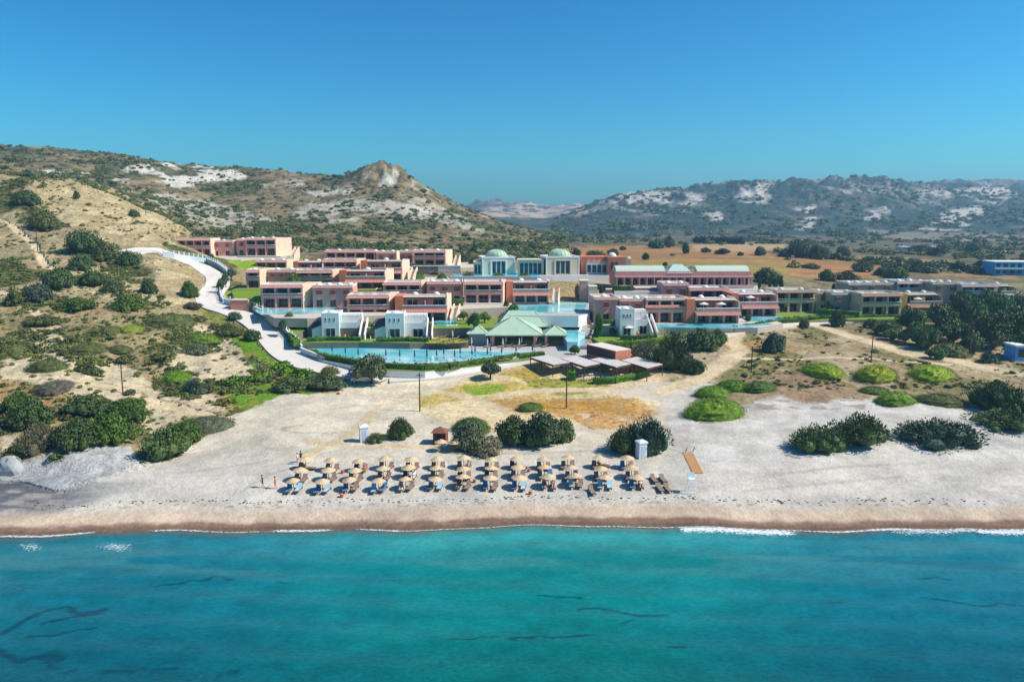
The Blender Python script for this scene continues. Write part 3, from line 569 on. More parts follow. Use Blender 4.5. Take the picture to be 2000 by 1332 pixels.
# ------------------------------------------------------------ shared materials
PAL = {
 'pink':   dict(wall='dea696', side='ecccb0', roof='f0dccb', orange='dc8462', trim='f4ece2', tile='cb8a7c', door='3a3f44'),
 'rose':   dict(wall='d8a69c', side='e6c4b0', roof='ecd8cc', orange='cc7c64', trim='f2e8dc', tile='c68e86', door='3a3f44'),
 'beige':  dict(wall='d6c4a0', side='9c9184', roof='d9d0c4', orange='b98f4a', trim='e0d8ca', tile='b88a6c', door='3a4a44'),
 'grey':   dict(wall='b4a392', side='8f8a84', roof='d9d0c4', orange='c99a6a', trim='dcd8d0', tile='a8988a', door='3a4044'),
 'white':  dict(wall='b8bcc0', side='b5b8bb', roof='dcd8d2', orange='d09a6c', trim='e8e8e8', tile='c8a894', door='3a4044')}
BM = {}
for k_, d_ in PAL.items():
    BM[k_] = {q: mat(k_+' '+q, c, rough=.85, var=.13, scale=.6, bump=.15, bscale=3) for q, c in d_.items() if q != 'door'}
def glassy(name, col, rough=.08):
    m = mat(name, col, rough=rough, var=.5, scale=.35, spec=.6); return m
GLASS = glassy('dark glass', '1e2a30'); GLASS_T = glassy('teal glass', '1f4a58'); DARK = mat('dark parts and shade', '2a2220', var=.2)
WHITE = mat('white render', 'eeeae4', var=.05, scale=.6, bump=.1); WHITEB = mat('pale blue and shade-tinted render', 'dfe3e0', var=.05, scale=.6)
GREEN = mat('green copper roof', 'b4cab0', rough=.55, var=.10, scale=.6, bump=.1); GREYW = mat('warm grey render', 'dccfb6', var=.06, scale=.5)
STONE = mat('rubble stone', '8f8577', var=.3, scale=2.2, bump=.8, bscale=3, col2='5d564c'); STONE2 = mat('grey stone paving', 'b9b2aa', var=.1, scale=1.2, bump=.1)
DECK = mat('pale paving', 'cdbfae', var=.08, scale=.8); LAWN = mat('lawn', '8a9c2c', var=.12, scale=.35, bump=.5, bscale=9, col2='5c7a20')
POOLW = None
def pool_mat():
    m = bpy.data.materials.new('pool water'); m.use_nodes = True; nt = m.node_tree; p = nt.nodes['Principled BSDF']
    p.inputs['Roughness'].default_value = .04; p.inputs['Specular IOR Level'].default_value = .5
    tc = N(nt, 'ShaderNodeTexCoord'); n = N(nt, 'ShaderNodeTexNoise', i_Scale=.09, i_Detail=3.0); nt.links.new(tc.outputs['Object'], n.inputs['Vector'])
    r = N(nt, 'ShaderNodeValToRGB'); r.color_ramp.elements[0].position = .42; r.color_ramp.elements[0].color = rgba(lin('62c4d0')); r.color_ramp.elements[1].position = .62; r.color_ramp.elements[1].color = rgba(lin('b4e4e8'))
    nt.links.new(n.outputs['Fac'], r.inputs[0]); nt.links.new(r.outputs[0], p.inputs['Base Color'])
    nb = N(nt, 'ShaderNodeTexNoise', i_Scale=1.5, i_Detail=3.0); nt.links.new(tc.outputs['Object'], nb.inputs['Vector'])
    b = N(nt, 'ShaderNodeBump', i_Strength=.12, i_Distance=.1); nt.links.new(nb.outputs['Fac'], b.inputs['Height']); nt.links.new(b.outputs[0], p.inputs['Normal']); return m
POOLW = pool_mat(); SIDEM = mat('cream retaining render', 'c4b3a2', var=.1, scale=.8); SURF = {'stone': STONE2, 'lawn': LAWN, 'deck': DECK}
for nm, z, pts, dr, sf in TER:
    mb = MB(); mb.prism(PZ(pts, z), z-dr, z); me = mb.mesh(nm, [SURF[sf], {'lawn': STONE, 'deck': SIDEM, 'stone': WHITE}[sf]])
    for p in me.polygons:
        if abs(p.normal.z) < .5: p.material_index = 1
    tag(place(me, nm), {'stone': 'pale stone paved terrace', 'lawn': 'terrace of bright lawn behind a rubble wall', 'deck': 'pale paved terrace in front of the apartments'}[sf], kind='structure')

P4 = [onZ(452,567,15.98), onZ(512,567,15.98), onZ(512,598,12.9), onZ(463,596,12.9)]
m = MB(); m.add([(p[0], p[1], p[2]-2.5) for p in P4]+[tuple(p) for p in P4], [(0,1,2,3), (7,6,5,4), (0,4,5,1), (1,5,6,2), (2,6,7,3), (3,7,4,0)]); tag(m.build('lawn', LAWN), 'sloping bright lawn beside the bend of the access road', kind='structure')
# ------------------------------------------------------------ apartment blocks
MESH = {}
def shared(key, fn):
    if key not in MESH: MESH[key] = fn()
    return MESH[key]
def boxmesh(nm, x0, x1, y0, y1, z0, z1, m):
    key = (nm, round(x1-x0, 2), round(y1-y0, 2), round(z1-z0, 2), m.name)
    def f(): return MB().box(-(x1-x0)/2, (x1-x0)/2, 0, y1-y0, 0, z1-z0).mesh(nm, m)
    return shared(key, f), ((x0+x1)/2, y0, z0)
def pbox(nm, par, x0, x1, y0, y1, z0, z1, m):
    me, loc = boxmesh(nm, x0, x1, y0, y1, z0, z1, m); return place(me, nm, par, loc)
def glazed(par, x0, x1, y, z0, z1, m=None, frame=None, n=2, nm='glass_door'):
    """a framed opening in a wall whose face is at y: frame proud, panes behind it"""
    frame = frame or WHITE; m = m or GLASS; w = x1-x0; h = z1-z0; t = .07
    def fr():
        b = MB(); b.box(-w/2, w/2, -.06, .0, h-t, h); b.box(-w/2, w/2, -.06, .0, 0, t)
        for k in range(n+1):
            x = -w/2+t/2+(w-t)*k/n; b.box(x-t/2, x+t/2, -.055, .0, t, h-t)
        return b.mesh(nm, frame)
    o = place(shared((nm, round(w, 2), round(h, 2), n, frame.name), fr), nm, par, ((x0+x1)/2, y, z0))
    def pn(): return MB().box(-(w-t)/n/2+t/2, (w-t)/n/2-t/2, -.03, -.01, t, h-t).mesh('pane', m)
    for k in range(n):
        place(shared(('pane', round(w, 2), round(h, 2), n, m.name), pn), 'pane', o, (-w/2+t/2+(w-t)*(k+.5)/n, 0, 0))
    return o
def roof_bits(par, w, d, h, st, domes, lattice, x_off=0):
    B = BM[st]
    b = MB(); t = .22; ph = .55
    b.box(-w/2, w/2, 0, t, h, h+ph); b.box(-w/2, w/2, d-t, d, h, h+ph); b.box(-w/2, -w/2+t, t, d-t, h, h+ph); b.box(w/2-t, w/2, t, d-t, h, h+ph)
    b.build('parapet', B['roof'], par)
    for k in range(domes):
        x = -w/2 + w*(k+.5)/domes
        def f(): return MB().box(-.9, .9, -.9, .9, 0, .25).dome(0, 0, .25, .85, .72, 14, 5).mesh('roof_dome', B['trim'], False)
        place(shared(('dome', st), f), 'roof_dome', par, (x+.3*math.sin(k*7+w), d*.42, h+.02))
    if lattice:
        for k in range(lattice):
            x = -w/2 + w*(k+.5)/lattice; lw = w/lattice*.62
            def g():
                q = MB(); q.box(-lw/2, lw/2, 0, .14, .62, .76); q.box(-lw/2, lw/2, 0, .14, 0, .12); n = 6
                for j in range(n+1): q.box(-lw/2+j*(lw-.1)/n, -lw/2+j*(lw-.1)/n+.1, .02, .12, .12, .62)
                return q.mesh('roof_lattice', B['wall'])
            place(shared(('lat', st, round(lw, 2)), g), 'roof_lattice', par, (x, .24, h+.5))
def columns(par, w, nb, y, z0, z1, m, cw=.55):
    for k in range(nb+1):
        x = -w/2+cw/2 + (w-cw)*k/nb
        def f(): return MB().box(-cw/2, cw/2, 0, .5, 0, z1-z0-.22).box(-cw/2-.08, cw/2+.08, -.06, .56, z1-z0-.22, z1-z0).mesh('column', m)
        place(shared(('col', round(z1-z0, 2), m.name, cw), f), 'column', par, (x, y, z0))
def balustrade(par, w, y, z, st, solid=.55, hgt=1.0, slots=True):
    B = BM[st]
    def f():
        b = MB(); b.box(-w/2, w/2, 0, .18, 0, solid if slots else hgt-.1)
        if slots:
            n = max(6, int(w/.32))
            for k in range(n+1): b.box(-w/2+(w-.12)*k/n, -w/2+(w-.12)*k/n+.12, .03, .15, solid, hgt-.1)
        return b.mesh('balustrade', B['wall'])
    o = place(shared(('bal', round(w, 2), st, slots, round(solid, 2)), f), 'balustrade', par, (0, y, z))
    place(shared(('rail', round(w, 2), st), lambda: MB().box(-w/2-.05, w/2+.05, -.10, .28, 0, .2).mesh('rail', B['trim'])), 'rail', o, (0, 0, hgt-.1))
def tiles(par, w, y0, y1, z0, z1, m, nm='tiled_awning'):
    """a sloping strip of clay tiles: ribs run down the slope"""
    def f():
        b = MB(); n = max(8, int(w/.42)); dw = w/n; t = .09
        b.add([(-w/2, y0, z0), (w/2, y0, z0), (w/2, y1, z1), (-w/2, y1, z1), (-w/2, y0, z0-.1), (w/2, y0, z0-.1), (w/2, y1, z1-.16), (-w/2, y1, z1-.16)], [(0,1,2,3), (4,7,6,5), (0,4,5,1), (1,5,6,2), (3,7,4,0), (2,6,7,3)])
        for k in range(n):
            x = -w/2+dw*(k+.5); a = dw*.28
            b.add([(x-a, y0-.03, z0), (x+a, y0-.03, z0), (x, y0-.03, z0+t), (x-a, y1, z1), (x+a, y1, z1), (x, y1, z1+t)], [(0,1,2), (0,2,5,3), (1,4,5,2)])
        return b.mesh(nm, m)
    o = place(shared((nm, round(w, 2), round(y0, 2), round(y1-y0, 2), round(z1-z0, 2), m.name), f), nm, par); return o
def block(kind, u0, u1, vt, vb, z, label, st='pink', rz=3, floors=2, bays=3, depth=8.5, side=0.0, domes=2, lattice=0, plinth=4.0, cat='apartment block', wins=2):
    a = onZ(u0, vb, z); b_ = onZ(u1, vb, z); w = (b_[0]-a[0]); Y = a[1]; h = zY(vt, Y+.3)-z
    r = math.radians(rz); w = w/math.cos(r); cx, cy = (a[0]+b_[0])/2, Y
    t = thing({'loggia': 'apartment_block', 'link': 'apartment_wing', 'balcony': 'apartment_block', 'tower': 'stair_tower'}[kind], label, cat, (cx, cy, z), r, 'apartment blocks of the hillside resort')
    B = BM[st]; par = .5; hh = h-par; fh = hh/floors
    if kind == 'loggia':
        rec = 2.2
        m = MB(); m.box(-w/2+.02, w/2-.02, rec, depth, -plinth, hh-.02); m.build('wall', B['wall'], t)
        pbox('roof', t, -w/2, w/2, -.15, depth, hh-.02, hh, B['roof'])
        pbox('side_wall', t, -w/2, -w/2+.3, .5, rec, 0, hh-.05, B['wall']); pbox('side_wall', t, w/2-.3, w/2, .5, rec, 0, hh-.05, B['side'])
        pbox('foundation', t, -w/2, w/2, 0, rec, -plinth, 0, B['wall'])
        for f in range(floors):
            z0 = f*fh; columns(t, w, bays, 0, z0, z0+fh-.35, B['wall'])
            pbox('floor_slab', t, -w/2, w/2, -.05, rec, z0+fh-.35, z0+fh-.02, B['tile'] if f == floors-1 else B['wall'])
            if z0 > 0 or floors == 1: balustrade(t, w+.1, -.22, z0-.02, st)
            bw = (w-.55)/bays
            for k in range(bays):
                x = -w/2+.275+bw*(k+.5); glazed(t, x-bw*.38, x+bw*.38, rec-.002, z0+.05, z0+fh-.75, GLASS if (k+f) % 2 else GLASS_T, B['tile'], 2)
        tiles(t, w+.5, -.75, .1, hh-.32, hh+.12, B['tile'], 'tiled_cornice')
        roof_bits(t, w, depth, hh, st, domes, lattice)
        xr = w/2
        if side:
            m = MB(); m.prism([(w/2+.01, -.1), (w/2+side, depth*.8), (w/2+side, depth+.6), (w/2+.01, depth+.6)], -plinth, hh+.5); m.build('end_wall', B['side'], t)  # end wall shaped with a slant so its face catches the sun
    elif kind == 'link':
        m = MB(); m.box(-w/2, w/2, 0, depth, -plinth, hh-.02); m.build('wall', B['wall'], t)
        pbox('roof', t, -w/2, w/2, -.1, depth, hh-.02, hh, B['roof'])
        for f in range(floors):
            z0 = f*fh; bw = w/wins
            for k in range(wins):
                x = -w/2+bw*(k+.5); ww = min(.8, bw*.3)
                if f == floors-1:
                    # projecting timber bay with slatted shutter
                    def g():
                        q = MB(); q.box(-ww-.1, ww+.1, -.7, 0, .0, .12); q.box(-ww-.1, ww+.1, -.7, 0, fh*.55-.1, fh*.55)
                        for j in range(6): q.box(-ww-.1+j*(2*ww+.12)/5, -ww-.1+j*(2*ww+.12)/5+.08, -.7, -.62, .12, fh*.55-.1)
                        return q.mesh('bay_window', B['tile'])
                    o = place(shared(('bay', round(ww, 2), round(fh, 2), st), g), 'bay_window', t, (x, 0, z0+fh*.22))
                    place(shared(('bp', round(ww, 2), round(fh, 2)), lambda: MB().box(-ww, ww, -.05, -.01, .1, fh*.5).mesh('pane', GLASS)), 'pane', o)
                else: glazed(t, x-ww, x+ww, -.002, z0+.05, z0+fh*.72, GLASS, B['tile'], 2)
        tiles(t, w, -.35, .02, hh-.25, hh+.08, B['tile'], 'tiled_cornice')
        roof_bits(t, w, depth, hh, st, domes, lattice)
        if side:
            m = MB(); m.prism([(w/2+.01, -.3), (w/2+side, depth*.8), (w/2+side, depth), (w/2+.01, depth)], -plinth, hh+.45); m.build('end_wall', B['side'], t)  # slanted like the loggia's, to turn this face to the sun
    elif kind == 'balcony':
        rec = 2.6; lw = w*.16
        m = MB(); m.box(-w/2+lw, w/2-.02, rec, depth, -plinth, hh-.02); m.build('wall', B['wall'], t)
        pbox('gable_wall', t, -w/2, -w/2+lw, .8, depth, -plinth, hh+.3, B['orange'])
        pbox('roof', t, -w/2+lw, w/2, .9, depth, hh-.02, hh, B['roof'])
        pbox('foundation', t, -w/2+lw, w/2, -.4, rec, -plinth, 0, B['wall'])
        f0 = fh*(floors-1); xl = -w/2+lw; ww = w/2-xl; xc = (xl+w/2)/2
        pbox('floor_slab', t, xl, w/2, -.8, rec, f0-.3, f0-.02, B['wall'])
        o = thing('balcony', None, None); o.parent = t; o.location = (xc, 0, 0)
        balustrade(o, ww+.2, -1.0, f0-.02, st, solid=.9, slots=False, hgt=1.05)
        if floors > 1:
            g = tiles(o, ww+.5, -1.9, -1.0, f0-.75, f0-.05, B['tile'])
            bays_ = bays; bw = (ww-.55)/bays_
            for k in range(bays_+1):
                x = xl+.275+bw*k
                place(shared(('col2', round(f0, 2), B['wall'].name), lambda: MB().box(-.3, .3, 0, .5, 0, f0-.3).mesh('column', B['wall'])), 'column', t, (x, -.4, 0))
                if k < bays_: glazed(t, x+bw*.12, x+bw*.88, rec-.002, .05, f0-.6, GLASS_T if k % 2 else GLASS, B['tile'], 3)
        for x in (xl+ww*.2, xl+ww*.8): glazed(t, x-ww*.13, x+ww*.13, rec-.002, f0+.05, f0+fh*.74, GLASS, B['trim'], 2)
        pbox('partition', t, xc-.15, xc+.15, 0.2, rec-.01, f0, f0+fh*.7, B['wall'])
        pbox('side_wall', t, w/2-.3, w/2, -.9, rec, 0, hh-.2, B['side'])
        tiles(t, w-lw, rec-1.0, rec-.1, hh-.45, hh-.05, B['tile'], 'tiled_cornice')
        m = MB(); m.box(xl, w/2, rec, rec+.2, hh, hh+.45); m.box(w/2-.25, w/2+.01, rec+.2, depth, hh, hh+.45); m.build('parapet', B['roof'], t)
        for k in range(domes):
            def f(): return MB().box(-.9, .9, -.9, .9, 0, .25).dome(0, 0, .25, .85, .72, 14, 5).mesh('roof_dome', B['trim'], False)
            place(shared(('dome', st), f), 'roof_dome', t, (xl+ww*(k+.5)/domes, depth*.6, hh+.02))
        if side:
            m = MB(); m.prism([(w/2+.01, -.4), (w/2+side, depth*.8), (w/2+side, depth), (w/2+.01, depth)], -plinth, hh+.35); m.build('end_wall', B['side'], t)  # oblique face, shaped to be sunlit
    elif kind == 'tower':
        m = MB(); m.box(-w/2, w/2, 0, 3.2, -plinth, h-.35); m.build('wall', B['orange'], t)
        m = MB(); m.box(w/2+.01, w/2+1.6, .2, 3.0, -plinth, h-.6); m.build('end_wall', B['side'], t)
        m = MB(); m.add([(-w/2-.2, -.2, h-.35), (w/2+.2, -.2, h-.35), (w/2+.2, 3.4, h-.35), (-w/2-.2, 3.4, h-.35), (0, 1.6, h+.5)], [(0,1,4), (1,2,4), (2,3,4), (3,0,4), (3,2,1,0)]); m.build('roof', B['tile'], t)
    return t
BL = [
 ('loggia', 348,412,466,501,21, 'pink four bay arcaded block with pergola, uppermost and closest to the sandy hill', dict(bays=4, lattice=3, domes=0, side=1.2)),
 ('link', 412,456,470,500,21, 'pink recessed wing with two slatted bays between the topmost arcaded blocks', dict(domes=1, side=1.8)),
 ('link', 463,481,467,499,21.2, 'narrow pink wing squeezed beside the topmost block that has the stair', dict(domes=1, wins=1)),
 ('loggia', 481,539,465,499,21.3, 'topmost pink arcaded block ending in a tall cream wall and outside stair', dict(side=4.5, domes=3)),
 ('loggia', 636,733,489,513,19.6, 'long low pink block of five bays under the scrubby hill, upper row', dict(floors=1, bays=5, lattice=3, domes=2, depth=7)),
 ('link', 735,775,491,513,19.6, 'pink wing with two slatted bays behind the upper row', dict(floors=1, domes=2, depth=7, side=1.5)),
 ('link', 781,807,490,516,19.6, 'small pink wing beside the dark shrub in the upper row', dict(floors=1, domes=1, depth=6)),
 ('loggia', 808,870,489,519,19.6, 'pink arcaded block at the end of the upper row, near the green domes', dict(side=2.4, domes=2)),
 ('loggia', 500,560,508,529,17.6, 'one storey pink arcade with cream end wall above the small lawn', dict(floors=1, side=3.0, domes=3, depth=7)),
 ('balcony', 573,632,510,545,17.3, 'orange walled wing with ivy beside the one storey arcade', dict(bays=2, domes=2, depth=6)),
 ('loggia', 632,697,507,545,17.2, 'pink arcaded block with three roof lattices in the middle of the second row', dict(lattice=3, domes=0, side=1.8)),
 ('balcony', 705,786,508,547,17.3, 'pink block with an orange gable and long balcony in the second row', dict(side=1.7, domes=1)),
 ('loggia', 482,508,527,562,16.1, 'small two bay pink block standing on stilts above the lawn by the road', dict(bays=1, side=3.2, domes=1)),
 ('link', 524,580,527,560,16.1, 'orange and pink wing with slatted bays behind the leafy courtyard tree', dict(wins=3, domes=2)),
 ('loggia', 581,650,528,560,16.1, 'pink arcaded block with roof lattices above the courtyard tree', dict(lattice=3, domes=0, side=2.2)),
 ('balcony', 663,753,527,562,16.1, 'pink block with a broad balcony and orange gable, third row', dict(side=1.7, domes=1)),
 ('loggia', 512,592,556,601,12.4, 'large pink arcaded block standing at the edge of the narrow plunge pool', dict(side=3.6, domes=0, rz=4)),
 ('link', 612,690,557,600,12.4, 'pink wing of three slatted bays and ground floor doors behind the plunge pool', dict(wins=3, domes=4)),
 ('tower', 706,720,551,580,12.6, 'square orange stair tower with small pyramid cap', dict(cat='stair tower')),
 ('loggia', 750,823,551,592,12.7, 'pink arcaded block with cream end wall above the lower gardens', dict(side=2.0, domes=0)),
 ('link', 834,904,550,592,12.7, 'pink wing overgrown with climbers between two arcaded blocks', dict(wins=3, domes=3)),
 ('loggia', 907,982,550,593,12.7, 'coral arcaded block on a grey stone retaining wall', dict(side=1.2, domes=0)),
 ('balcony', 989,1072,549,590,12.7, 'coral block with long balcony at the head of the infinity pool', dict(domes=2, side=.8)),
 ('loggia', 680,760,576,625,10.1, 'pink arcaded block with roof lattices directly behind a white villa', dict(lattice=3, domes=0, side=2.0)),
 ('balcony', 772,873,577,626,10.1, 'red tiled block with orange gable, balcony and yellow flowering climber', dict(side=1.0, domes=2)),
 ('link', 1160,1206,580,629,9.8, 'brown pink wing with a parasol at its foot beside the stepped walk', dict(wins=1, domes=1, rz=4)),
 ('link', 1209,1258,583,629,9.8, 'brown pink wing rising behind the single white villa', dict(wins=2, domes=2, rz=4)),
 ('loggia', 1260,1340,582,630,9.7, 'pink arcaded block with roof lattices next to the single white villa', dict(lattice=3, domes=0, rz=4)),
 ('balcony', 1341,1442,583,631,9.7, 'coral block with two parasols on its balcony above the long pool', dict(domes=2, rz=4)),
 ('balcony', 1428,1516,572,617,9.9, 'pink block with white parasols set back at the end of the long pool', dict(domes=2, st='rose', rz=4)),
 ('link', 1294,1345,553,585,13.2, 'mauve wing with two bays below the long restaurant', dict(wins=2, domes=2, rz=2, floors=1, st='rose')),
 ('loggia', 1346,1422,562,588,13.0, 'low mauve arcade with small square turret below the long restaurant', dict(floors=1, domes=1, rz=0, st='rose')),
 ('loggia', 1513,1591,566,610,8.7, 'ochre arcaded block beyond the bright lawn on the flat', dict(st='beige', rz=4, domes=2)),
 ('link', 1592,1622,569,609,8.7, 'narrow ochre wing behind two young trees', dict(st='beige', rz=4, domes=1, wins=1)),
 ('link', 1620,1677,571,612,8.7, 'beige wing with two slatted bays beside the pink beige arcade', dict(st='grey', rz=4, domes=2)),
 ('loggia', 1679,1760,573,617,8.7, 'beige arcaded block with roof lattices and teal ground floor glass', dict(st='beige', rz=4, lattice=3, domes=0)),
 ('balcony', 1760,1836,573,613,8.7, 'mustard coloured block half hidden by dark trees', dict(st='beige', rz=4, domes=2)),
 ('link', 1653,1748,552,585,10.5, 'long beige wing with roof domes in the back row on the flat', dict(st='grey', rz=4, domes=5, wins=3)),
 ('loggia', 1750,1796,549,585,10.5, 'white arcaded block in the back row on the flat', dict(st='white', rz=4, bays=2, domes=2)),
 ('link', 1797,1815,550,585,10.5, 'pink narrow wing in the back row on the flat', dict(st='rose', rz=4, wins=1, domes=1)),
 ('link', 1817,1873,551,588,10.5, 'grey white wing with slatted bays in the back row on the flat', dict(st='grey', rz=2, domes=3)),
 ('loggia', 1875,1944,555,590,10.5, 'white grey arcaded block with roof lattices at the end of the back row', dict(st='white', rz=2, lattice=3, domes=0)),
 ('balcony', 1945,1976,556,590,10.5, 'small block with a bright orange wall at the far end of the flat row', dict(st='beige', rz=2, domes=1, bays=1)),
 ('link', 1985,2050,579,605,9.5, 'low grey block cut by the edge of the view beside dark cypresses', dict(st='grey', rz=2, floors=1, lattice=2, domes=1)),
]
for k, u0, u1, vt, vb, z, lb, kw in BL: block(k, u0, u1, vt, vb, z, lb, **kw)
def stair(u, v, z, label, w=1.4, run=6.0, rise=3.0, rz=-8, st='pink', flip=False):
    x, y, _ = onZ(u, v, z); t = thing('outside_stair', label, 'stair', (x, y, z), math.radians(rz), 'outside stairs of the apartment blocks'); n = 12
    m = MB(); m.add([(0, 0, -2), (0, run, -2), (0, run, rise+.9), (0, run-1, rise+.9), (0, 0, .9), (.2, 0, -2), (.2, run, -2), (.2, run, rise+.9), (.2, run-1, rise+.9), (.2, 0, .9)],
              [(0,4,3,2,1), (5,6,7,8,9), (0,5,9,4), (4,9,8,3), (3,8,7,2), (2,7,6,1)]); m.build('stair_wall', BM[st]['side'], t)
    place(m.mesh('stair_wall', BM[st]['side']), 'stair_wall', t, (w+.2, 0, 0))
    def f(): return MB().box(.2, w+.2, 0, run/n, -.6, 0).mesh('step', BM[st]['trim'])
    for k in range(n): place(shared(('step', w, run), f), 'step', t, (0, run*k/n, rise*(k+1)/n))
for a in ((566,502,21,'cream walled outside stair at the end of the topmost block'), (796,548,17.2,'cream outside stair at the end of the balcony block in the second row'), (884,521,19.5,'cream outside stair nearest the green domes'), (725,592,12.6,'cream outside stair behind the orange stair tower'),
          (1078,592,12.6,'outside stair beside the infinity pool'), (878,626,10.1,'outside stair overgrown by the yellow flowering climber')): stair(*a)

# ------------------------------------------------------------ white villas
def villa(u0, u1, vt, vb, z, label, rz=3, left=True):
    a = onZ(u0, vb, z); b_ = onZ(u1, vb, z); w = b_[0]-a[0]; Y = a[1]; h = zY(vt, Y)-z; r = math.radians(rz)
    t = thing('white_villa', label, 'villa', ((a[0]+b_[0])/2, Y, z), r, 'white cube villas by the pools')
    tw = w*.40; x0 = -w/2+w*.02; x1 = x0+tw; face = WHITEB  # white tower tinted bluish, the shade of its front put into colour
    MB().box(x0, x1, 0, 6, -2, h-.3).build('tower', face, t)
    m = MB(); m.box(x0-.02, x1+.02, -.02, .2, h-.3, h); m.box(x0-.02, x1+.02, 5.8, 6.02, h-.3, h); m.box(x1-.2, x1+.02, .2, 5.8, h-.3, h); m.box(x0-.02, x0+.2, .2, 5.8, h-.3, h); m.build('parapet', WHITE, t)
    MB().dome(x0+tw*.5, 3, h-.32, 1.2, .6).build('roof_dome', WHITE, t)
    for k in range(3): glazed(t, x0+tw*(.25+.24*k)-.22, x0+tw*(.25+.24*k)+.22, -.002, h*.66, h*.66+.95, GLASS, face, 1, 'window')
    glazed(t, x0+tw*.22, x0+tw*.78, -.002, .1, 2.5, GLASS_T, WHITE, 2)
    gh = h*.47
    MB().box(x1+.01, w/2-1.2, 1.2, 7, -2, gh).build('ground_floor', WHITE, t)
    MB().box(x1+.01, w/2-1.2, 4.4, 7, gh, h-.8).build('upper_wall', WHITE, t)
    glazed(t, x1+tw*.45, x1+tw*1.0, 1.198, .1, 2.3, GLASS, WHITE, 2)
    m = MB(); m.box(x1+.01, w/2-1.2, 1.2, 1.35, gh, gh+.75); m.build('terrace_wall', WHITE, t)
    pg = MB(); xa, xb = x1+.1, w/2-1.3
    for x in (xa+.05, (xa+xb)/2, xb-.05): pg.box(x-.06, x+.06, 1.4, 1.52, gh, gh+2.3)
    pg.box(xa, xb, 1.38, 1.54, gh+2.3, gh+2.45); pg.build('pergola', BM['pink']['trim'], t)
    for k in range(7):
        x = xa+(xb-xa)*(k+.5)/7; place(shared(('vslat',), lambda: MB().box(-.05, .05, 1.2, 4.4, 0, .1).mesh('slat', BM['pink']['trim'])), 'slat', t, (x, 0, gh+2.46))
    # raking stair wall coming down to the pool, dark treads inside it
    q = MB(); xs = w/2-1.1
    for xx in (xs, xs+1.25):
        q.add([(xx, -2.6, -2), (xx, 5, -2), (xx, 5, gh+1.6), (xx, 4, gh+1.6), (xx, -2.6, 1.2), (xx+.25, -2.6, -2), (xx+.25, 5, -2), (xx+.25, 5, gh+1.6), (xx+.25, 4, gh+1.6), (xx+.25, -2.6, 1.2)],
              [(0,4,3,2,1), (5,6,7,8,9), (0,5,9,4), (4,9,8,3), (3,8,7,2), (2,7,6,1)])
    q.build('stair_wall', WHITE, t)
    def st(): return MB().box(xs+.25, xs+1.25, 0, .55, -.8, 0).mesh('step', STONE)
    for k in range(12): place(shared(('vst', round(xs, 2)), st), 'step', t, (0, -2.5+k*.55, .3+k*.26))
    if left:
        lx = x0-w*.24
        m = MB(); m.add([(lx, .6, -2), (x0-.01, .6, -2), (x0-.01, .6, gh+.2), (lx, .6, gh*.75), (lx, 6, -2), (x0-.01, 6, -2), (x0-.01, 6, gh+1.4), (lx, 6, gh+.9)],
                        [(0,1,2,3), (5,4,7,6), (4,0,3,7)]); m.build('side_wing', WHITE, t)
        m = MB(); m.add([(lx-.2, .4, gh*.75+.02), (x0-.02, .4, gh+.22), (x0-.02, 6.1, gh+1.45), (lx-.2, 6.1, gh+.95), (lx-.2, .4, gh*.75+.2), (x0-.02, .4, gh+.4), (x0-.02, 6.1, gh+1.63), (lx-.2, 6.1, gh+1.13)],
                        [(0,3,2,1), (4,5,6,7), (0,1,5,4), (1,2,6,5), (2,3,7,6), (3,0,4,7)]); m.build('lean_to_roof', mat('slate', '55524f', var=.2), t)
    pot = MB(); pot.lathe([(.0, 0), (.22, 0), (.38, .35), (.3, .75), (.2, .85)], x1+tw*.28, .3, 10); pot.build('door_lantern', BM['pink']['orange'], t)
    return t
villa(628,712,611,660,7.7,'white cube villa nearest the road, beside the olive tree')
villa(752,842,612,661,7.7,'white cube villa beside the rows of brown pool loungers')
villa(1209,1278,603,655,8.0,'white cube villa standing alone to the east of the stepped walk', rz=4, left=False)

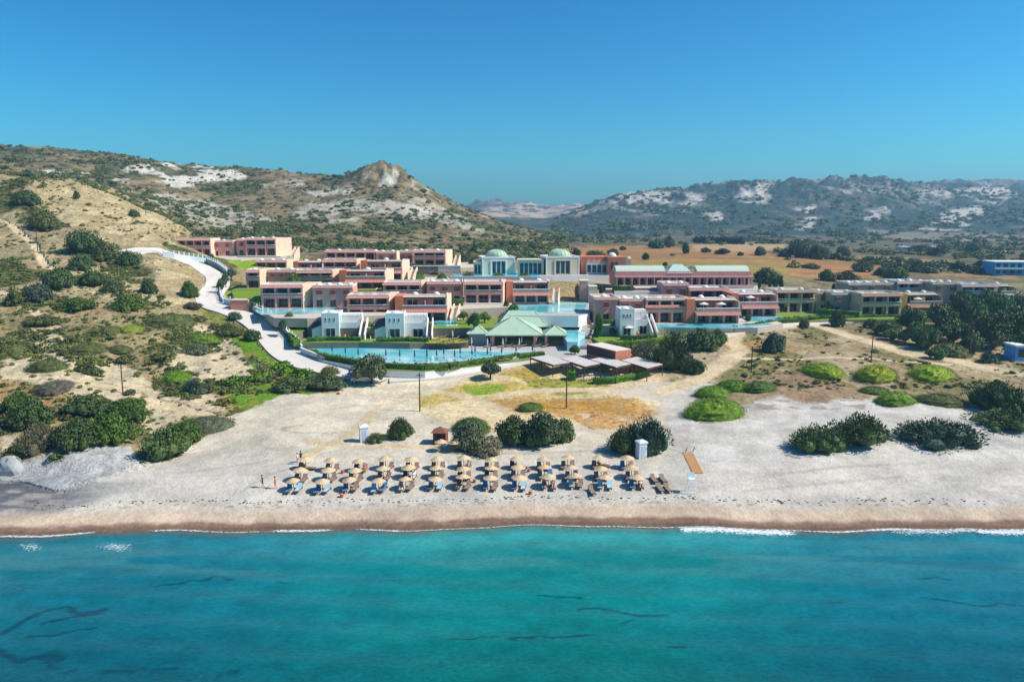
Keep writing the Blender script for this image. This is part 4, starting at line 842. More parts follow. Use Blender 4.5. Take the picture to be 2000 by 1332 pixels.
# ------------------------------------------------------------ domed reception halls
def dome_hall(u0, u1, vt, vb, z, label, wn, frame, wall, rz, deep=11):
    a = onZ(u0, vb, z); b_ = onZ(u1, vb, z); w = b_[0]-a[0]; h = zY(vt, a[1])-z; t = thing('domed_hall', label, 'hall', ((a[0]+b_[0])/2, a[1], z), math.radians(rz), 'domed halls of the resort'); 
    MB().box(-w/2, w/2, 0, deep, -4, h-.5).build('wall', wall, t)
    m = MB(); m.box(-w/2-.12, w/2+.12, -.12, .4, h-.5, h); m.box(-w/2-.12, w/2+.12, deep-.4, deep+.1, h-.5, h); m.box(-w/2-.12, -w/2+.4, .4, deep-.4, h-.5, h); m.box(w/2-.4, w/2+.12, .4, deep-.4, h-.5, h); m.build('parapet', WHITE, t)
    m = MB(); m.box(-w/2-.06, -w/2+.35, -.08, .3, -4, h-.5); m.box(w/2-.35, w/2+.06, -.08, deep, -4, h-.5); m.build('corner_pilaster', WHITE, t)
    pbox('roof', t, -w/2+.4, w/2-.4, .4, deep-.4, h-.48, h-.3, WHITE)
    m = MB(); m.lathe([(w*.345, h-.3), (w*.345, h+.25)], 0, deep/2, 28); m.build('drum', GREEN, t)
    d = MB(); d.dome(0, deep/2, h+.2, w*.33, w*.19, 32, 9); d.build('dome', GREEN, t, smooth=True)
    for k in range(16):
        def f():
            q = MB(); R, hh = w*.335, w*.193; p = [(R*math.cos(math.pi/2*j/8), hh*math.sin(math.pi/2*j/8)) for j in range(8)]
            for (r0, z0), (r1, z1) in zip(p[:-1], p[1:]): q.tube((r0, 0, z0), (r1, 0, z1), .06, n=4)
            return q.mesh('dome_rib', GREEN)
        place(shared(('rib', round(w, 1)), f), 'dome_rib', t, (0, deep/2, h+.2), rz=2*math.pi*k/16)
    ww = wn*w; tt = thing('window_surround', None, None); tt.parent = t
    m = MB(); m.box(-ww/2-.45, -ww/2, -.25, 0, 0, h*.76); m.box(ww/2, ww/2+.45, -.25, 0, 0, h*.76); m.box(-ww/2-.45, ww/2+.45, -.25, 0, h*.76, h*.76+.35); m.build('frame', frame, tt)
    for k in range(3):
        x = -ww/2+ww*(k+.5)/3; glazed(t, x-ww*.145, x+ww*.145, -.002, .15, h*.75, GLASS_T, WHITE, 1, 'tall_window')
    return t
dome_hall(942,1006,502,536,18.3,'domed hall of warm grey render with white framed doors, next to the glass annexe',.42,WHITE,GREYW,9)
dome_hall(1066,1132,501,536,18.3,'domed hall with three tall dark windows between the glazed link and the coral wing',.44,GREYW,mat('greenish grey render','d9cfb4',var=.05),9)
def glasshall(u0, u1, vt, vb, z, label, n, wall, nm='glazed_link', rz=0, deep=7, frac=.86):
    a = onZ(u0, vb, z); b_ = onZ(u1, vb, z); w = b_[0]-a[0]; h = zY(vt, a[1])-z; t = thing(nm, label, 'hall', ((a[0]+b_[0])/2, a[1], z), math.radians(rz))
    MB().box(-w/2, w/2, 0, deep, -4, h-.3).build('wall', wall, t); MB().box(-w/2-.15, w/2+.15, -.3, deep, h-.3, h).build('roof', GREYW, t)
    for k in range(n):
        x = -w/2*frac+w*frac*(k+.5)/n; ww = w*frac/n*.45; glazed(t, x-ww, x+ww, -.002, .1, h*.78, GLASS_T, WHITE, 1, 'tall_window')
    return t
glasshall(1011,1062,507,536,18.3,'glazed link with five tall windows joining the two domed halls',5,GREYW)
glasshall(925,941,511,536,18.3,'small blue glass annexe at the corner of the grey domed hall',2,GREYW,'glass_annexe')
a_ = onZ(1134,538,17.9); b_ = onZ(1186,538,17.9)
CW = thing('coral_wing', 'coral wing with four small vaults over four teal windows beside the domed hall', 'building', a_)
w_ = b_[0]-a_[0]; MB().box(.3, w_, 1.5, 9, -4, 6.2).build('wall', BM['pink']['orange'], CW); MB().box(w_*.22, w_*.98, 0, 1.5, -4, 4.1).build('porch', WHITE, CW)
for k in range(4):
    x = w_*(.22+.76*(k+.5)/4); glazed(CW, x-.72, x+.72, -.002, .9, 3.6, GLASS_T, WHITE, 1, 'window')
    m = MB(); m.lathe([(.85, 0), (.85, 1.4)], 0, 0, 12, a0=0, a1=math.pi); m.lathe([(0.0, 1.4), (.85, 1.4)], 0, 0, 12, a0=0, a1=math.pi)
    o = m.build('vault', BM['pink']['side'], CW, (x, 1.45, 4.1)); o.rotation_euler = (math.pi/2, 0, 0)
a_ = onZ(1186,541,17.6); b_ = onZ(1221,541,17.6); w_ = b_[0]-a_[0]
CB = thing('coral_block', 'plain coral block with two narrow windows and a small roof dome by the restaurant', 'building', a_)
MB().box(0, w_, 0, 10, -4, 6.6).build('wall', mat('salmon render', 'c87c66', var=.08), CB); MB().dome(w_*.35, 5, 6.6, 1.5, 1.3).build('roof_dome', BM['pink']['roof'], CB)
for x in (w_*.28, w_*.5): glazed(CB, x-.45, x+.45, -.002, 2.6, 4.9, GLASS, DARK, 1, 'window')
MB().box(w_*.35, w_*.9, -.02, .1, -3.5, .6).build('doorway_shade_panel', DARK, CB)  # dark panel on the wall paints the shade of a doorway
a_ = onZ(1222,522,17); tag(MB().box(0, 2.2, 0, 3, -3, 3.4).dome(1.1, 1.5, 3.4, 1.05, .9).build('roof_turret', BM['beige']['wall'], loc=a_), 'small pale yellow domed turret behind the end of the restaurant', 'turret')
# retaining walls and central tower below the halls
def wallseg(u0, u1, vt, vb, z, mt, nm, label, cat='wall', th=.6, drop=3, cap=None, rz=0):
    a = onZ(u0, vb, z); b = onZ(u1, vb, z); w = b[0]-a[0]; h = zY(vt, a[1])-z; t = thing(nm, label, cat, ((a[0]+b[0])/2, a[1], z), math.radians(rz))
    MB().box(-w/2, w/2, 0, th, -drop, h).build('wall_face', mt, t); MB().box(-w/2-.05, w/2+.05, -.1, th+.1, h, h+.18).build('coping', cap or WHITE, t); return t
wallseg(1082,1184,537.5,558,14.2,mat('brown stone facing','9a7462',var=.2,scale=2,bump=.5),'retaining_wall','brown stone retaining wall with young trees below the second domed hall',th=3.2)
wallseg(1133,1149,549,588,12.3,BM['pink']['wall'],'gate_tower','square pink brown tower at the head of the stepped walk','tower',th=4,cap=BM['pink']['roof'])
wallseg(1150,1166,560,590,12.3,BM['pink']['side'],'gate_passage','shaded passage with a flat roof beside the pink gate tower','passage',th=3,cap=WHITE)
wallseg(1184,1240,566,582,12.8,BM['pink']['wall'],'garden_wall','pink garden wall with a hedge on top below the restaurant',th=2.5,cap=BM['pink']['roof'])
wallseg(1240,1294,563,584,12.6,BM['pink']['tile'],'tiled_lean_to','red tiled lean-to between the garden wall and the mauve wing','building',th=4,cap=BM['pink']['roof'])
wallseg(806,856,520.5,536,17.5,mat('dry stone wall','8f8a84',var=.3,scale=2.5,bump=.7,col2='6a655e'),'stone_wall','grey dry stone wall below the upper row, behind the round bushes',th=1)
wallseg(856,900,520,536,17.6,BM['beige']['trim'],'cream_wall','cream wall beside the upper pool terrace',th=1)
wallseg(464,548,501.5,511,19.3,mat('dry stone dark','7d7a76',var=.3,scale=2.5,bump=.7,col2='5a5650'),'stone_wall','dark dry stone wall under the topmost stair block',th=1.5)
wallseg(878,980,594,610,10.3,STONE,'stone_wall','grey stone retaining wall below the coral arcaded block',th=1.5)
wallseg(575,640,622,634,8.6,mat('ochre stone','7c6a4c',var=.3,scale=2.5,bump=.7,col2='5a4c36'),'stone_wall','dark ochre stone wall below the plunge pool',th=1.0)
wallseg(565,640,609.5,621,10.6,WHITEB,'pool_wall','pale blue outer wall of the narrow plunge pool',th=.6)
wallseg(555,590,508,514,19.3,BM['pink']['side'],'stone_wall','low cream wall at the end of the top lawn',th=.6)
wallseg(600,650,491,500,19.5,BM['beige']['trim'],'terrace_wall','cream garden walls climbing behind the second row',th=.5)
wallseg(450,486,587,605,12.0,BM['pink']['tile'],'raked_wall','reddish raked wall beside the bend of the access road',th=3,cap=BM['pink']['side'])
# restaurant
a_ = onZ(1203,562,15.4); b_ = onZ(1470,562,15.4); w_ = b_[0]-a_[0]
RS = thing('restaurant', 'long low restaurant with green vaulted roofs and a shaded veranda above the pink wings', 'restaurant', a_)
MB().box(0, w_, 3, 12, -6, 4.2).build('wall', BM['rose']['wall'], RS); MB().box(0, w_, 0, 3, -6, 0).build('veranda_floor', GREYW, RS)
MB().box(-.3, w_+.3, -.4, 3.0, 3.2, 3.45).build('veranda_roof', BM['rose']['tile'], RS)
for k in range(19):
    x = .3+(w_-.6)*k/18; place(shared(('rcol',), lambda: MB().box(-.22, .22, 0, .4, 0, 3.2).mesh('column', BM['rose']['wall'])), 'column', RS, (x, 0, 0))
    if k < 18: glazed(RS, x+.35, x+(w_-.6)/18-.35, 2.998, .1, 2.7, GLASS_T if k in (3, 14, 15) else GLASS, BM['rose']['tile'], 2)
MB().box(-.3, w_+.3, -.4, -.2, 0, .85).build('veranda_wall', BM['rose']['side'], RS)
MB().box(0, w_, 2.8, 3.0, 3.5, 4.9).build('frieze', BM['rose']['wall'], RS)
for x0, x1 in ((.3, w_*.37), (w_*.605, w_-.3)):
    m = MB(); L_ = x1-x0; n = 10; R = 4.6
    for k in range(n+1):
        t_ = math.pi*k/n; y, z = 7.4-R*math.cos(t_), 4.2+2.3*math.sin(t_); m.v += [(x0, y, z), (x1, y, z)]
    for k in range(n): m.f.append((2*k, 2*k+1, 2*k+3, 2*k+2)); m.m.append(0)
    m.f.append(tuple(range(0, 2*n+2, 2))); m.f.append(tuple(range(2*n+1, 0, -2))); m.m += [0, 0]; m.build('vaulted_roof', mat('pale green roof', 'c4d0bc', rough=.5, var=.06), RS)
    for j in range(int(L_/3)):
        place(shared(('seam',), lambda: MB().box(-.05, .05, 3.4, 3.6, 4.9, 5.0).mesh('roof_seam', GREEN)), 'roof_seam', RS, (x0+1.5+3*j, 0, .35))
m = MB(); xm0, xm1 = w_*.38, w_*.575; m.add([(xm0, 2.6, 4.4), (xm1, 2.6, 4.4), (xm1, 11, 4.4), (xm0, 11, 4.4), ((xm0+xm1)/2-1.5, 6.8, 6.9), ((xm0+xm1)/2+1.5, 6.8, 6.9)], [(0,1,5,4), (1,2,5), (2,3,4,5), (3,0,4), (3,2,1,0)]); m.build('hipped_roof', mat('bleached green roof', 'b9cfc2', rough=.5, var=.06), RS)
m = MB(); m.box(xm1+.4, w_*.6, 4, 10, 4.2, 5.4); m.box(xm1-1.5, xm1-.3, 8.5, 9.5, 4.2, 6.0); m.build('roof_plant', GREYW, RS)
# ------------------------------------------------------------ pools, pavilion, walk, taverna
def flat(nm, pts, z, h, mt, label, kind=None, cat=None, group=None):
    o = MB().prism(PZ(pts, z), z-h, z).build(nm, mt); return tag(o, label, cat, group, kind)
POOL = [(590,681),(612,678),(660,677),(700,679),(760,681),(820,683),(900,685),(980,687),(1040,687),(1062,688),(1040,691),(1000,695),(950,699),(900,703),(850,706.5),(800,708),(760,707),(700,703),(650,698),(615,692),(597,686)]
flat('pool_rim', [(u+(4 if u > 1030 else (-5 if u < 630 else 0)), v+(1.6 if v > 690 else -1.2)) for u, v in POOL], 6.10, .3, mat('pool coping', 'c9d6dc', var=.05), 'pale stone coping around the long lagoon pool', 'structure')
flat('pool_water', POOL, 6.16, .1, POOLW, 'long curved lagoon pool of pale turquoise water', 'structure')
flat('lawn_strip', [(600,692.5),(650,701),(700,706),(760,710),(800,711),(850,709.5),(900,706),(950,702),(1000,698),(1040,693.5),(1064,694),(1060,697.5),(930,714.5),(830,724.5),(760,722.5),(700,715.5),(630,702.5),(600,694)], 6.07, .1, LAWN, 'narrow lawn between the pool and its outer wall', 'structure')
flat('lawn_patch', [(838,661),(860,652),(912,650),(914,668),(870,671),(832,670)], 7.66, .1, mat('dry lawn', 'a89a2e', var=.12, scale=.5, col2='8a8f2a'), 'yellowing lawn set with brown loungers', 'structure')
flat('pool_water', [(497,606),(512,602),(560,603),(600,601),(640,600),(690,602),(690,606),(640,608),(600,611),(540,612),(510,614)], 12.45, .15, POOLW, 'narrow plunge pool along the large arcaded block', 'structure')
flat('pool_water', [(842,628),(860,625.5),(884,626),(898,630),(892,636),(868,637),(846,635)], 10.12, .1, POOLW, 'small kidney shaped pool below the lawn', 'structure')
flat('pool_water', [(728,625),(758,623.5),(766,627),(757,631),(735,633),(720,630)], 10.12, .1, POOLW, 'small pool between the two white villas', 'structure')
flat('pool_water', [(880,534.5),(920,533.5),(1052,533.5),(1056,538),(1040,540),(890,540)], 18.3, .1, POOLW, 'upper infinity pool in front of the domed halls', 'structure')
wallseg(880,1056,541,549,17.1,WHITEB,'pool_wall','long pale blue wall of the upper infinity pool',th=.5)
flat('pool_water', [(1012,592),(1060,590),(1080,586),(1146,587.5),(1146,598),(1142,606),(1090,610),(1000,611),(998,600)], 12.15, .1, POOLW, 'broad infinity pool above the green roofed bar', 'structure')
wallseg(996,1142,612,619,10.9,WHITE,'pool_wall','white wall of the broad infinity pool above the bar',th=.6)
wallseg(1080,1142,617,636,8.7,mat('cascade stone','6f8f8a',var=.3,scale=3,bump=.6,col2='3f6f74'),'cascade_wall','wet stone cascade wall between the two infinity pools',th=1.2)
flat('pool_water', [(1098,637),(1136,635.5),(1146,637),(1142,660),(1128,668),(1108,668),(1098,652)], 8.2, 3, POOLW, 'deep turquoise pool beside the stepped walk', 'structure')
flat('pool_water', [(1280,633),(1345,631.5),(1440,632),(1500,630.5),(1510,634),(1470,639),(1400,640),(1285,639)], 9.72, .3, POOLW, 'long narrow pool in front of the coral balcony block', 'structure')
flat('pool_water', [(1450,619),(1520,617.5),(1530,620),(1520,624.5),(1460,626)], 9.9, .3, POOLW, 'short pool in front of the set back pink block', 'structure')
# bar pavilion under green hipped roofs
a_ = onZ(948,676,6.0); GP = thing('pool_bar', 'open pool bar under large pale green hipped roofs', 'pavilion', (a_[0], a_[1], 6.0))
def hip(x0, x1, y0, y1, z0, z1, rx=0, ry=0):
    m = MB(); cx, cy = (x0+x1)/2, (y0+y1)/2
    m.add([(x0, y0, z0), (x1, y0, z0), (x1, y1, z0), (x0, y1, z0), (cx-rx, cy-ry, z1), (cx+rx, cy-ry, z1), (cx+rx, cy+ry, z1), (cx-rx, cy+ry, z1), (x0, y0, z0-.22), (x1, y0, z0-.22), (x1, y1, z0-.22), (x0, y1, z0-.22)],
          [(0,1,5,4), (1,2,6,5), (2,3,7,6), (3,0,4,7), (4,5,6,7), (0,8,9,1), (1,9,10,2), (2,10,11,3), (3,11,8,0), (11,10,9,8)])
    o = m.build('hipped_roof', GREEN, GP)
    n = int((x1-x0)/.6)
    q = MB()
    for (ax, ay, az), (bx, by, bz) in (((x0, y0, z0), (cx-rx, cy-ry, z1)), ((x1, y0, z0), (cx+rx, cy-ry, z1)), ((x1, y1, z0), (cx+rx, cy+ry, z1)), ((x0, y1, z0), (cx-rx, cy+ry, z1))):
        q.tube((ax, ay, az+.02), (bx, by, bz+.04), .09, n=5)
    q.build('ridge_cap', GREEN, o)
    s = MB()
    for k in range(1, n):
        x = x0+(x1-x0)*k/n; t = min(1, (x-x0)/(cx-rx-x0), (x1-x)/(x1-cx-rx)); s.box(x-.02, x+.02, 0, 0, 0, 0) if False else s.tube((x, y0+.02, z0+.015), (x, y0+(cy-ry-y0)*t, z0+(z1-z0)*t+.015), .025, n=3)
    s.build('roof_seam', GREEN, o)
hip(0, 14.2, -1, 12, 2.9, 6.4, .6, .3); hip(2.6, 15.8, 9, 21, 3.6, 6.9, 3.4, .5); hip(-4.6, .5, 0, 6, 3.1, 4.9, .1, .1); hip(14.6, 20.2, -1, 7, 2.9, 4.6, .1, .1)
for x, y in ((1.9, 0), (2.6, 4), (12.2, 0), (12.2, 4), (15, 0), (19.6, 0), (19.6, 5), (15, 5)): place(shared(('gpc',), lambda: MB().box(-.32, .32, 0, .6, -.2, 2.8).mesh('pillar', BM['pink']['wall'])), 'pillar', GP, (x, y, 0))
MB().box(.3, 14, 9.5, 20, -2, 3.3).build('back_room', BM['pink']['side'], GP); MB().box(-4.2, .2, 1.2, 5.6, -1, 2.95).build('store_room', mat('grey blue wall', '8a9a98', var=.08), GP)
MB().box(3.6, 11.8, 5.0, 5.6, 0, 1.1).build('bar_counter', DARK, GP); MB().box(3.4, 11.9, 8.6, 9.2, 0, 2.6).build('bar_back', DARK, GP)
wallseg(1000,1062,612.5,619,11.0,mat('louvres','5d5f60',var=.2),'louvre_screen','dark louvred screen above the green roofed bar','screen',th=.3)
# stepped walk
p0 = Vector(onZ(1171,594,12.4)); p1 = Vector(onZ(1138,664,7.0)); SW = thing('stepped_walk', 'broad pale stepped walk descending past the infinity pools to the beach taverna', 'steps', p1)
d_ = (p0-p1); L_ = math.hypot(d_.x, d_.y); ang = math.atan2(d_.y, d_.x)-math.pi/2; SW.rotation_euler = (0, 0, ang); n = 30
WALKM = mat('pale walk paving', 'd9c8b8', var=.06)
for k in range(n): place(shared(('wk',), lambda: MB().box(-1.7, 1.7, 0, L_/n, -2.5, 0).mesh('step', WALKM)), 'step', SW, (0, L_*k/n, d_.z*(k+.5)/n))
m = MB(); m.add([(1.7, 0, -2.5), (2.1, 0, -2.5), (2.1, L_, d_.z-2.5), (1.7, L_, d_.z-2.5), (1.7, 0, .9), (2.1, 0, .9), (2.1, L_, d_.z+.9), (1.7, L_, d_.z+.9)], [(0,3,2,1), (4,5,6,7), (0,1,5,4), (1,2,6,5), (2,3,7,6), (3,0,4,7)]); m.build('parapet', BM['pink']['side'], SW)
place(m.mesh('parapet', WHITE), 'parapet', SW, (-3.8, 0, -.6))
for k in range(14): place(shared(('lp',), lambda: MB().box(-.12, .12, -.12, .12, 0, 1.3).mesh('post', STONE)), 'post', SW, (1.9, 1+(L_-2)*k/13, d_.z*(1+(L_-2)*k/13)/L_+.8))
flat('landing', [(1130,665),(1156,665),(1158,676),(1128,676)], 6.9, 1.2, mat('mauve paving','a08a98',var=.1), 'mauve paved landing at the foot of the stepped walk', 'structure')
flat('garden_path', [(1176,653),(1190,653),(1192,680),(1174,680)], 7.5, 2, WALKM, 'pale garden path descending beside the hedge', 'structure')
# taverna: four staggered canopies
ZT = 3.9
def ctop(u, v): return Vector(onZ(u, v, ZT+3.0))
BR = mat('dark brown timber', '5a3f34', var=.15); CLOTH = mat('striped canopy', 'ddd3c8', var=.08, scale=1.2); TERRA = mat('terracotta render', 'c07a5c', var=.08)
TV = thing('beach_taverna', 'beach taverna with four staggered pale canopies and a terracotta kitchen block', 'taverna', onZ(1170, 725, ZT))
TVL = Vector(TV.location)
CAN = [((1054,704.5),(1080,713),(1113,708),(1140,693)), ((1112,706.5),(1141,716),(1172,710),(1195,697)), ((1172,708.5),(1203,717.5),(1232,711),(1250,700)), ((1231,709.5),(1264,719.5),(1294,712),(1240,698))]
for k, q in enumerate(CAN):
    P_ = [ctop(*p) for p in q]; bl = P_[0]; P_[3] = P_[0]+(P_[2]-P_[1]) + (Vector((2.0, 5.0, 0)) if k < 3 else Vector((0, 1.0, 0))); P_[2] = P_[1]+(P_[3]-P_[0])*.0+(P_[2]-P_[1])
    loc = [p-TVL for p in (P_[0], P_[1], P_[2])]
    e = loc[1]-loc[0]; g = loc[2]-loc[1]; back = -e.normalized()*9.5
    c0, c1, c2, c3 = loc[1]+back, loc[1], loc[2], loc[2]+back
    m = MB(); zt = loc[0].z+.001*k; vs = [(p.x, p.y, zt) for p in (c0, c1, c2, c3)]+[(p.x, p.y, zt+.1) for p in (c0, c1, c2, c3)]
    m.add(vs, [(0,3,2,1), (4,5,6,7), (0,1,5,4), (1,2,6,5), (2,3,7,6), (3,0,4,7)]); o = m.build('canopy', CLOTH, TV)
    for j in range(12):
        a = (j+.5)/12; A = c0.lerp(c3, a); B = c1.lerp(c2, a); MB().tube((A.x, A.y, zt+.1), (B.x, B.y, zt+.1), .03, n=4).build('rib', mat('pale rib', 'a39a92') if False else CLOTH, o)
    m = MB()
    for A, B in ((c0, c1), (c1, c2), (c2, c3)): m.tube((A.x, A.y, zt-.18), (B.x, B.y, zt-.18), .2, n=4)
    m.build('fascia', BR, TV)
    for A in (c1, c2, c0.lerp(c1, .5), c0): MB().tube((A.x, A.y, -1), (A.x, A.y, zt-.2), .11, n=6).build('post', BR, TV)
A0 = ctop(1202,704)-TVL; kr = ctop(1202,703)-TVL
m = MB(); f0 = Vector(onZ(1146,690,ZT+2.9))-TVL; f1 = Vector(onZ(1202,704,ZT+2.9))-TVL; f2 = Vector(onZ(1232,700,ZT+2.9))-TVL; f3 = f0+(f2-f1)
hb_ = 2.0
m = MB(); m.prism([(p.x, p.y) for p in (f0, f1, f2, f3)], -1.0, f1.z+hb_-.002); m.build('kitchen_block', TERRA, TV)
m = MB(); m.prism([(p.x, p.y) for p in (f0, f1, f2, f3)], f1.z+hb_, f1.z+hb_+.12); m.build('kitchen_roof', mat('cream roof','ded2c6',var=.05), TV)
dk = (f1-f0).normalized()*.02; nn_ = Vector((dk.y, -dk.x, 0)).normalized()*.03
MB().add([(f0.x+nn_.x, f0.y+nn_.y, f1.z), (f1.x+nn_.x, f1.y+nn_.y, f1.z), (f1.x+nn_.x, f1.y+nn_.y, f1.z+hb_-.1), (f0.x+nn_.x, f0.y+nn_.y, f1.z+hb_-.1)], [(0,1,2,3)]).build('dark_cladding', BR, TV)
TAVFLOOR = [(1090,722),(1150,700),(1250,700),(1292,722),(1262,733),(1200,745),(1140,748),(1100,735)]
flat('taverna_floor', TAVFLOOR, ZT+.15, 1.2, mat('taverna paving','a8988a',var=.12), 'paved dining floor of the beach taverna', 'structure')
# ------------------------------------------------------------ roads and boundary walls
ROADM = mat('pale concrete road', 'd8cfc4', var=.05, scale=.3, bump=.05)
def strip(nm, pts, wd, mt, label, lift=.14, step=2.0):
    w = [hit(u, v)[:2] for u, v in pts]; P_ = []
    for (x0, y0), (x1, y1) in zip(w[:-1], w[1:]):
        n = max(1, int(math.hypot(x1-x0, y1-y0)/step)); P_ += [(x0+(x1-x0)*k/n, y0+(y1-y0)*k/n) for k in range(n)]
    P_.append(w[-1]); P_ = np.array(P_)
    for _ in range(6): P_[1:-1] = (P_[:-2]+2*P_[1:-1]+P_[2:])/4
    T = np.gradient(P_, axis=0); T /= np.linalg.norm(T, axis=1)[:, None]; Nn = np.stack([-T[:, 1], T[:, 0]], 1); cols = np.linspace(-.5, .5, 7)
    X = P_[:, 0][:, None]+Nn[:, 0][:, None]*wd*cols; Y = P_[:, 1][:, None]+Nn[:, 1][:, None]*wd*cols; Z = E0(X, Y); Z = np.maximum(Z, Z.mean(1)[:, None])+lift
    X = np.c_[X[:, :1], X, X[:, -1:]]; Y = np.c_[Y[:, :1], Y, Y[:, -1:]]; Z = np.c_[Z[:, :1]-.8, Z, Z[:, -1:]-.8]
    n, c = X.shape; i = np.arange(n*c).reshape(n, c); f = np.stack([i[:-1, :-1], i[:-1, 1:], i[1:, 1:], i[1:, :-1]], -1).reshape(-1, 4)
    m = MB(); m.v = np.stack([X, Y, Z], -1).reshape(-1, 3).tolist(); m.f = f.tolist(); m.m = [0]*len(m.f)
    return tag(m.build(nm, mt), label, kind='structure')
strip('access_road', ROAD, 7.0, ROADM, 'pale concrete access road winding down to the beach'); strip('pool_road', ROAD2, 5.5, ROADM, 'pale road along the outer pool wall'); strip('east_road', ROAD3, 4.5, mat('sandy road','d9ccb6',var=.06,scale=.4), 'sandy road running east below the hedges')
def wall_line(nm, label, pts, hgt, mt, th=.3, posts=0, cap=None, postm=None, base=None, group=None, slope=False):
    w = [(hit(u, v) if base is None else onZ(u, v, base)) for u, v in pts]; t = thing(nm, label, 'wall', w[0], group=group); ox, oy, oz = w[0]
    for k, ((x0, y0, z0), (x1, y1, z1)) in enumerate(zip(w[:-1], w[1:])):
        L = math.hypot(x1-x0, y1-y0); a = math.atan2(y1-y0, x1-x0); dz = z1-z0
        m = MB(); m.add([(0, -th/2, -1.5), (L, -th/2, dz-1.5), (L, th/2, dz-1.5), (0, th/2, -1.5), (0, -th/2, hgt), (L, -th/2, dz+hgt), (L, th/2, dz+hgt), (0, th/2, hgt)], [(0,3,2,1), (4,5,6,7), (0,1,5,4), (1,2,6,5), (2,3,7,6), (3,0,4,7)])
        m.build('wall_panel', mt, t, (x0-ox, y0-oy, z0-oz), a)
        if cap:
            c = MB(); c.add([(0, -th/2-.06, hgt+.005), (L, -th/2-.06, dz+hgt+.005), (L, th/2+.06, dz+hgt+.005), (0, th/2+.06, hgt+.005), (0, -th/2-.06, hgt+.1), (L, -th/2-.06, dz+hgt+.1), (L, th/2+.06, dz+hgt+.1), (0, th/2+.06, hgt+.1)], [(0,3,2,1), (4,5,6,7), (0,1,5,4), (1,2,6,5), (2,3,7,6), (3,0,4,7)])
            c.build('coping', cap, t, (x0-ox, y0-oy, z0-oz), a)
        if posts:
            n = max(1, int(L/posts)); me = shared(('wp', nm), lambda: MB().box(-.11, .11, -.11, .11, 0, 1.15).mesh('fence_post', postm or WHITE))
            for j in range(n): place(me, 'fence_post', t, (x0-ox+(x1-x0)*j/n, y0-oy+(y1-y0)*j/n, z0-oz+dz*j/n+hgt), a)
            r = MB(); 
            for zz in (.35, .7, 1.05): r.tube((0, 0, hgt+zz), (L, 0, dz+hgt+zz), .035, n=4)
            r.build('fence_rail', postm or WHITE, t, (x0-ox, y0-oy, z0-oz), a)
    return t
WB_SHADE = mat('white boundary wall', 'c9d4de', var=.06, scale=.4)  # white wall; the bluish tint puts its shade into the colour
wall_line('boundary_wall', 'white boundary wall with picket fence beside the upper bend of the access road', [(318,501),(340,505),(370,509),(405,514),(425,523),(441,534),(447,543)], 1.6, WB_SHADE, posts=1.6, cap=WHITE)
wall_line('boundary_wall', 'low white wall and posts at the narrow bend beside the olive trees', [(441,556),(434,566),(430,576),(432,586),(437,592)], 1.1, WB_SHADE, posts=1.8, cap=WHITE)
wall_line('boundary_wall', 'long white boundary wall stepping down the lower straight of the access road', [(438,593),(462,600),(492,607),(524,620),(548,641),(566,662),(590,686)], 1.4, WB_SHADE, posts=2.4, cap=WHITE)
wall_line('boundary_wall', 'white wall coloured bluish for shade, curving round the lagoon pool lawn', [(588,690),(628,706),(700,719),(760,727),(830,730),(875,727)], 1.3, WB_SHADE, cap=WHITE)
wall_line('boundary_wall', 'sunlit white wall from the lagoon pool lawn to the taverna', [(876,727),(930,718.5),(1000,707),(1062,699)], 1.1, WHITE, cap=WHITE)
wall_line('terrace_wall', 'low rubble wall with white piers behind the pool loungers', [(585,677),(640,674),(700,672.5),(760,671.5),(832,671.5),(905,672)], .9, STONE, posts=0, base=6.0, cap=STONE2)
DW = [(hit(u, v)) for u, v in ((655,728),(655,728))]
# ------------------------------------------------------------ other buildings
def simple_building(nm, label, u0, u1, vt, vb, floors, wins, wm, rz=0, roof=None, deep=10, cat='building'):
    x0, y0, z0 = hit(u0, vb); x1 = (u1-u0)/F*zc_of(y0, z0)+x0; w = x1-x0; h = zY(vt, y0)-z0; t = thing(nm, label, cat, (x0, y0, z0), math.radians(rz))
    MB().box(0, w, 0, deep, -4, h-.4).build('wall', wm, t); MB().box(-.2, w+.2, -.25, deep+.2, h-.4, h).build('roof', roof or WHITE, t)
    fh = (h-.4)/floors
    for f in range(floors):
        for k in range(wins):
            x = w*(k+.5)/wins; glazed(t, x-w/wins*.32, x+w/wins*.32, -.002, f*fh+.25*fh, f*fh+.85*fh, GLASS, wm, 1, 'window')
        if f: pbox('balcony', t, 0, w, -.9, -.01, f*fh-.1, f*fh+.15*fh, roof or WHITE)
    return t
simple_building('blue_hotel', 'bright blue two storey hotel block standing among the far fields', 1941, 2035, 511, 538, 2, 7, mat('bright blue render', '4aa3d8', var=.08), rz=-4)
simple_building('blue_hut', 'small blue painted hut at the end of the dirt road beside the dark trees', 1982, 2030, 674, 706, 1, 2, mat('sky blue paint', '6aa8dc', var=.08), deep=4, cat='hut')
simple_building('farmhouse', 'tiny white farmhouse with a blue side on the far plain', 1762, 1778, 482, 488, 1, 2, WHITE, cat='house')
simple_building('farmhouse', 'long low white shed on the far plain behind green trees', 1826, 1850, 482, 485.5, 1, 3, WHITE, cat='shed')
simple_building('farmhouse', 'low white roofed shed at the foot of the blue hills', 1556, 1572, 469, 472, 1, 2, WHITE, cat='shed')
